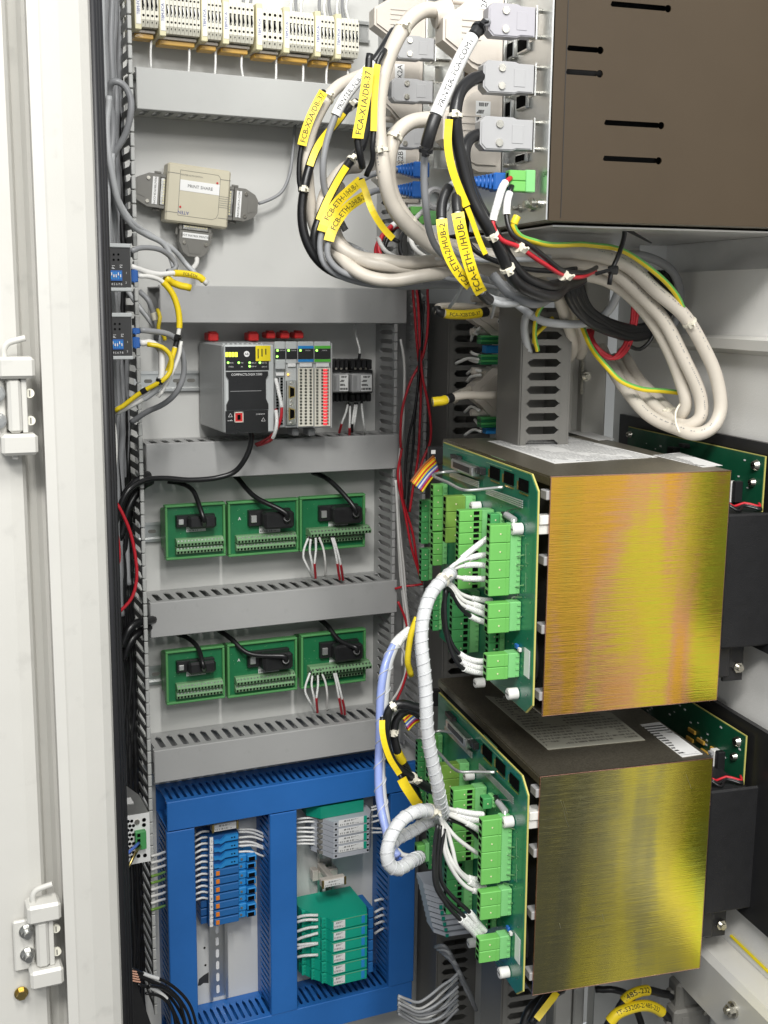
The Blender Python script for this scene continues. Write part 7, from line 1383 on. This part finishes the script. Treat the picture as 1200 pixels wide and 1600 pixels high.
B_('black cable under the olive drive box with a yellow edge', [(878, 1545, 1.50), (850, 1560, 1.48), (828, 1580, 1.47), (815, 1620, 1.46)], .0075, 'black_cable'); B_('black cable with a yellow strip leaving under the olive drive box', [(862, 1550, 1.46), (846, 1570, 1.45), (830, 1600, 1.44)], .0068, 'black_cable'); o, p = B_('yellow strip holder under the olive drive box', [(872, 1548, 1.45), (856, 1568, 1.44), (836, 1596, 1.43)], .003, 'black_cable'); flag(o, p, (868, 1553), (838, 1594), 'yellow_sleeve', None, .005, .01, 1)
def bconn(label, x0, x1, y0, y1, v):
    a = B(x0, (y0+y1)/2, v); b = B(x1, (y0+y1)/2, v); zt = B(x0, y0, v)[2]; zb = B(x0, y1, v)[2]; w = b[0]-a[0]; h = zt-zb; zc = (zt+zb)/2
    r = thing('serial_connector', label, 'connector', 'B', ((a[0]+b[0])/2, v, zb), group='dark grey serial connectors at the bottom'); m = M(); m.box(a[0], b[0], v, v+.03, zb, zt, .004); hd = m.build('hood', 'hood_dark', r)
    m = M(); m.box(a[0]-.008, a[0]+.001, v+.008, v+.022, zc-.006, zc+.006, .002); m.build('cable_entry', 'hood_dark', r)
    m = M(); m.box(a[0]+w*.2, a[0]+w*.7, v-.001, v-.0001, zc-h*.25, zc+h*.25, .0006); m.build('recess', 'hood_dark', hd)
    for s in (-1, 1): m = M(); m.cyl((a[0]+w*.82, v-.0002, zc+s*h*.3), (a[0]+w*.82, v-.003, zc+s*h*.3), .004, n=10); m.build('screw', 'screw', r, smooth='auto')
bconn('upper dark grey serial connector at the bottom right', 1058, 1112, 1540, 1578, 1.45); bconn('lower dark grey serial connector at the bottom right', 1054, 1110, 1582, 1622, 1.44)
o, p = B_('black cable with the yellow sleeve ending in 232 at the bottom', [(1058, 1558, 1.465), (1036, 1552, 1.46), (1012, 1546, 1.455), (996, 1550, 1.45), (980, 1560, 1.45), (966, 1580, 1.45), (956, 1610, 1.455)], .0062, 'black_cable', [((1012, 1546), (976, 1566), .0082, 'yellow_sleeve', '/485-232', .011, True)])
o, p = B_('black cable with the yellow sleeve marked IT-S3200-2/485-232', [(1054, 1602, 1.455), (1034, 1582, 1.45), (1010, 1572, 1.445), (980, 1575, 1.44), (960, 1585, 1.44), (948, 1605, 1.44)], .0062, 'black_cable', [((1034, 1581), (951, 1594), .0086, 'yellow_sleeve', 'IT-S3200-2/485-232', .0095, True)])
B_('black cable arching behind the yellow sleeves', [(930, 1546, 1.60), (955, 1545, 1.59), (980, 1556, 1.585), (1000, 1590, 1.585), (1008, 1620, 1.58)], .0058, 'black_cable')
# slotted duct end and white sill at the bottom
m = M(); q0 = B(930, 1540, 1.66); q1 = B(1060, 1620, 1.66); m.box(q0[0], q1[0], 1.66, 1.664, -1.3, q0[2]); m.solo('connector_panel', 'duct_light', 'light grey plate behind the bottom connectors', 'plate', 'B')
m = M(); q0 = B(868, 1540, 1.70)[0]; m.box(q0, q0+.034, 1.70, 1.74, -1.5, -.99, .003); m.box(q0+.040, q0+.060, 1.705, 1.74, -1.5, -.99, .003); structure('lower_post', m, 'white_paint', 'B')
zs = BU(1150, 1545, .935)[2]
m = M(); m.prism([(.905, zs-.05), (.905, zs+.030), (.912, zs+.040), (.9545, zs+.040), (.9545, zs-.05)], 'y', .90, 1.74); structure('sill_rail', m, 'white_paint', 'B')
c = BU(1147, 1577, .905); m = M(); m.cyl(c, addv(c, (-.004, 0, 0)), .0115, n=20); m.cyl(addv(c, (-.004, 0, 0)), addv(c, (-.011, 0, 0)), .0085, n=6); m.cyl(addv(c, (-.011, 0, 0)), addv(c, (-.015, 0, 0)), .005, n=10); m.solo('hex_bolt', 'screw', 'hex bolt in the white rail at the bottom right', 'bolt', 'B', smooth='auto')
a = BU(1142, 1462, .953); b = BU(1212, 1530, .953); m = M(); m.cyl(a, b, .0022, n=8); m.solo('edge_trim', 'label_yellow', 'thin pale yellow edge trim beside the lower black plate', 'trim', 'B')
c = W(913, 588, 1.79); m = M(); m.cyl(c, addv(c, (-.002, -.010, 0)), .008, n=14); m.cyl(addv(c, (-.002, -.010, 0)), addv(c, (-.004, -.018, 0)), .005, n=10); m.box(c[0]-.006, c[0]-.003, c[1]-.002, c[1]+.002, c[2]-.03, c[2]+.03); m.solo('latch_bolt', 'screw', 'small metal latch bolt on the white corner post', 'bolt', smooth='auto')
# small metal loops and clips
B_('fine white tie loop at the bottom of the beige loop', [(1062, 632, 1.485), (1055, 645, 1.475), (1056, 662, 1.465), (1062, 676, 1.455)], .0016, 'tie_white', name='tie_strap', cat='cable tie')
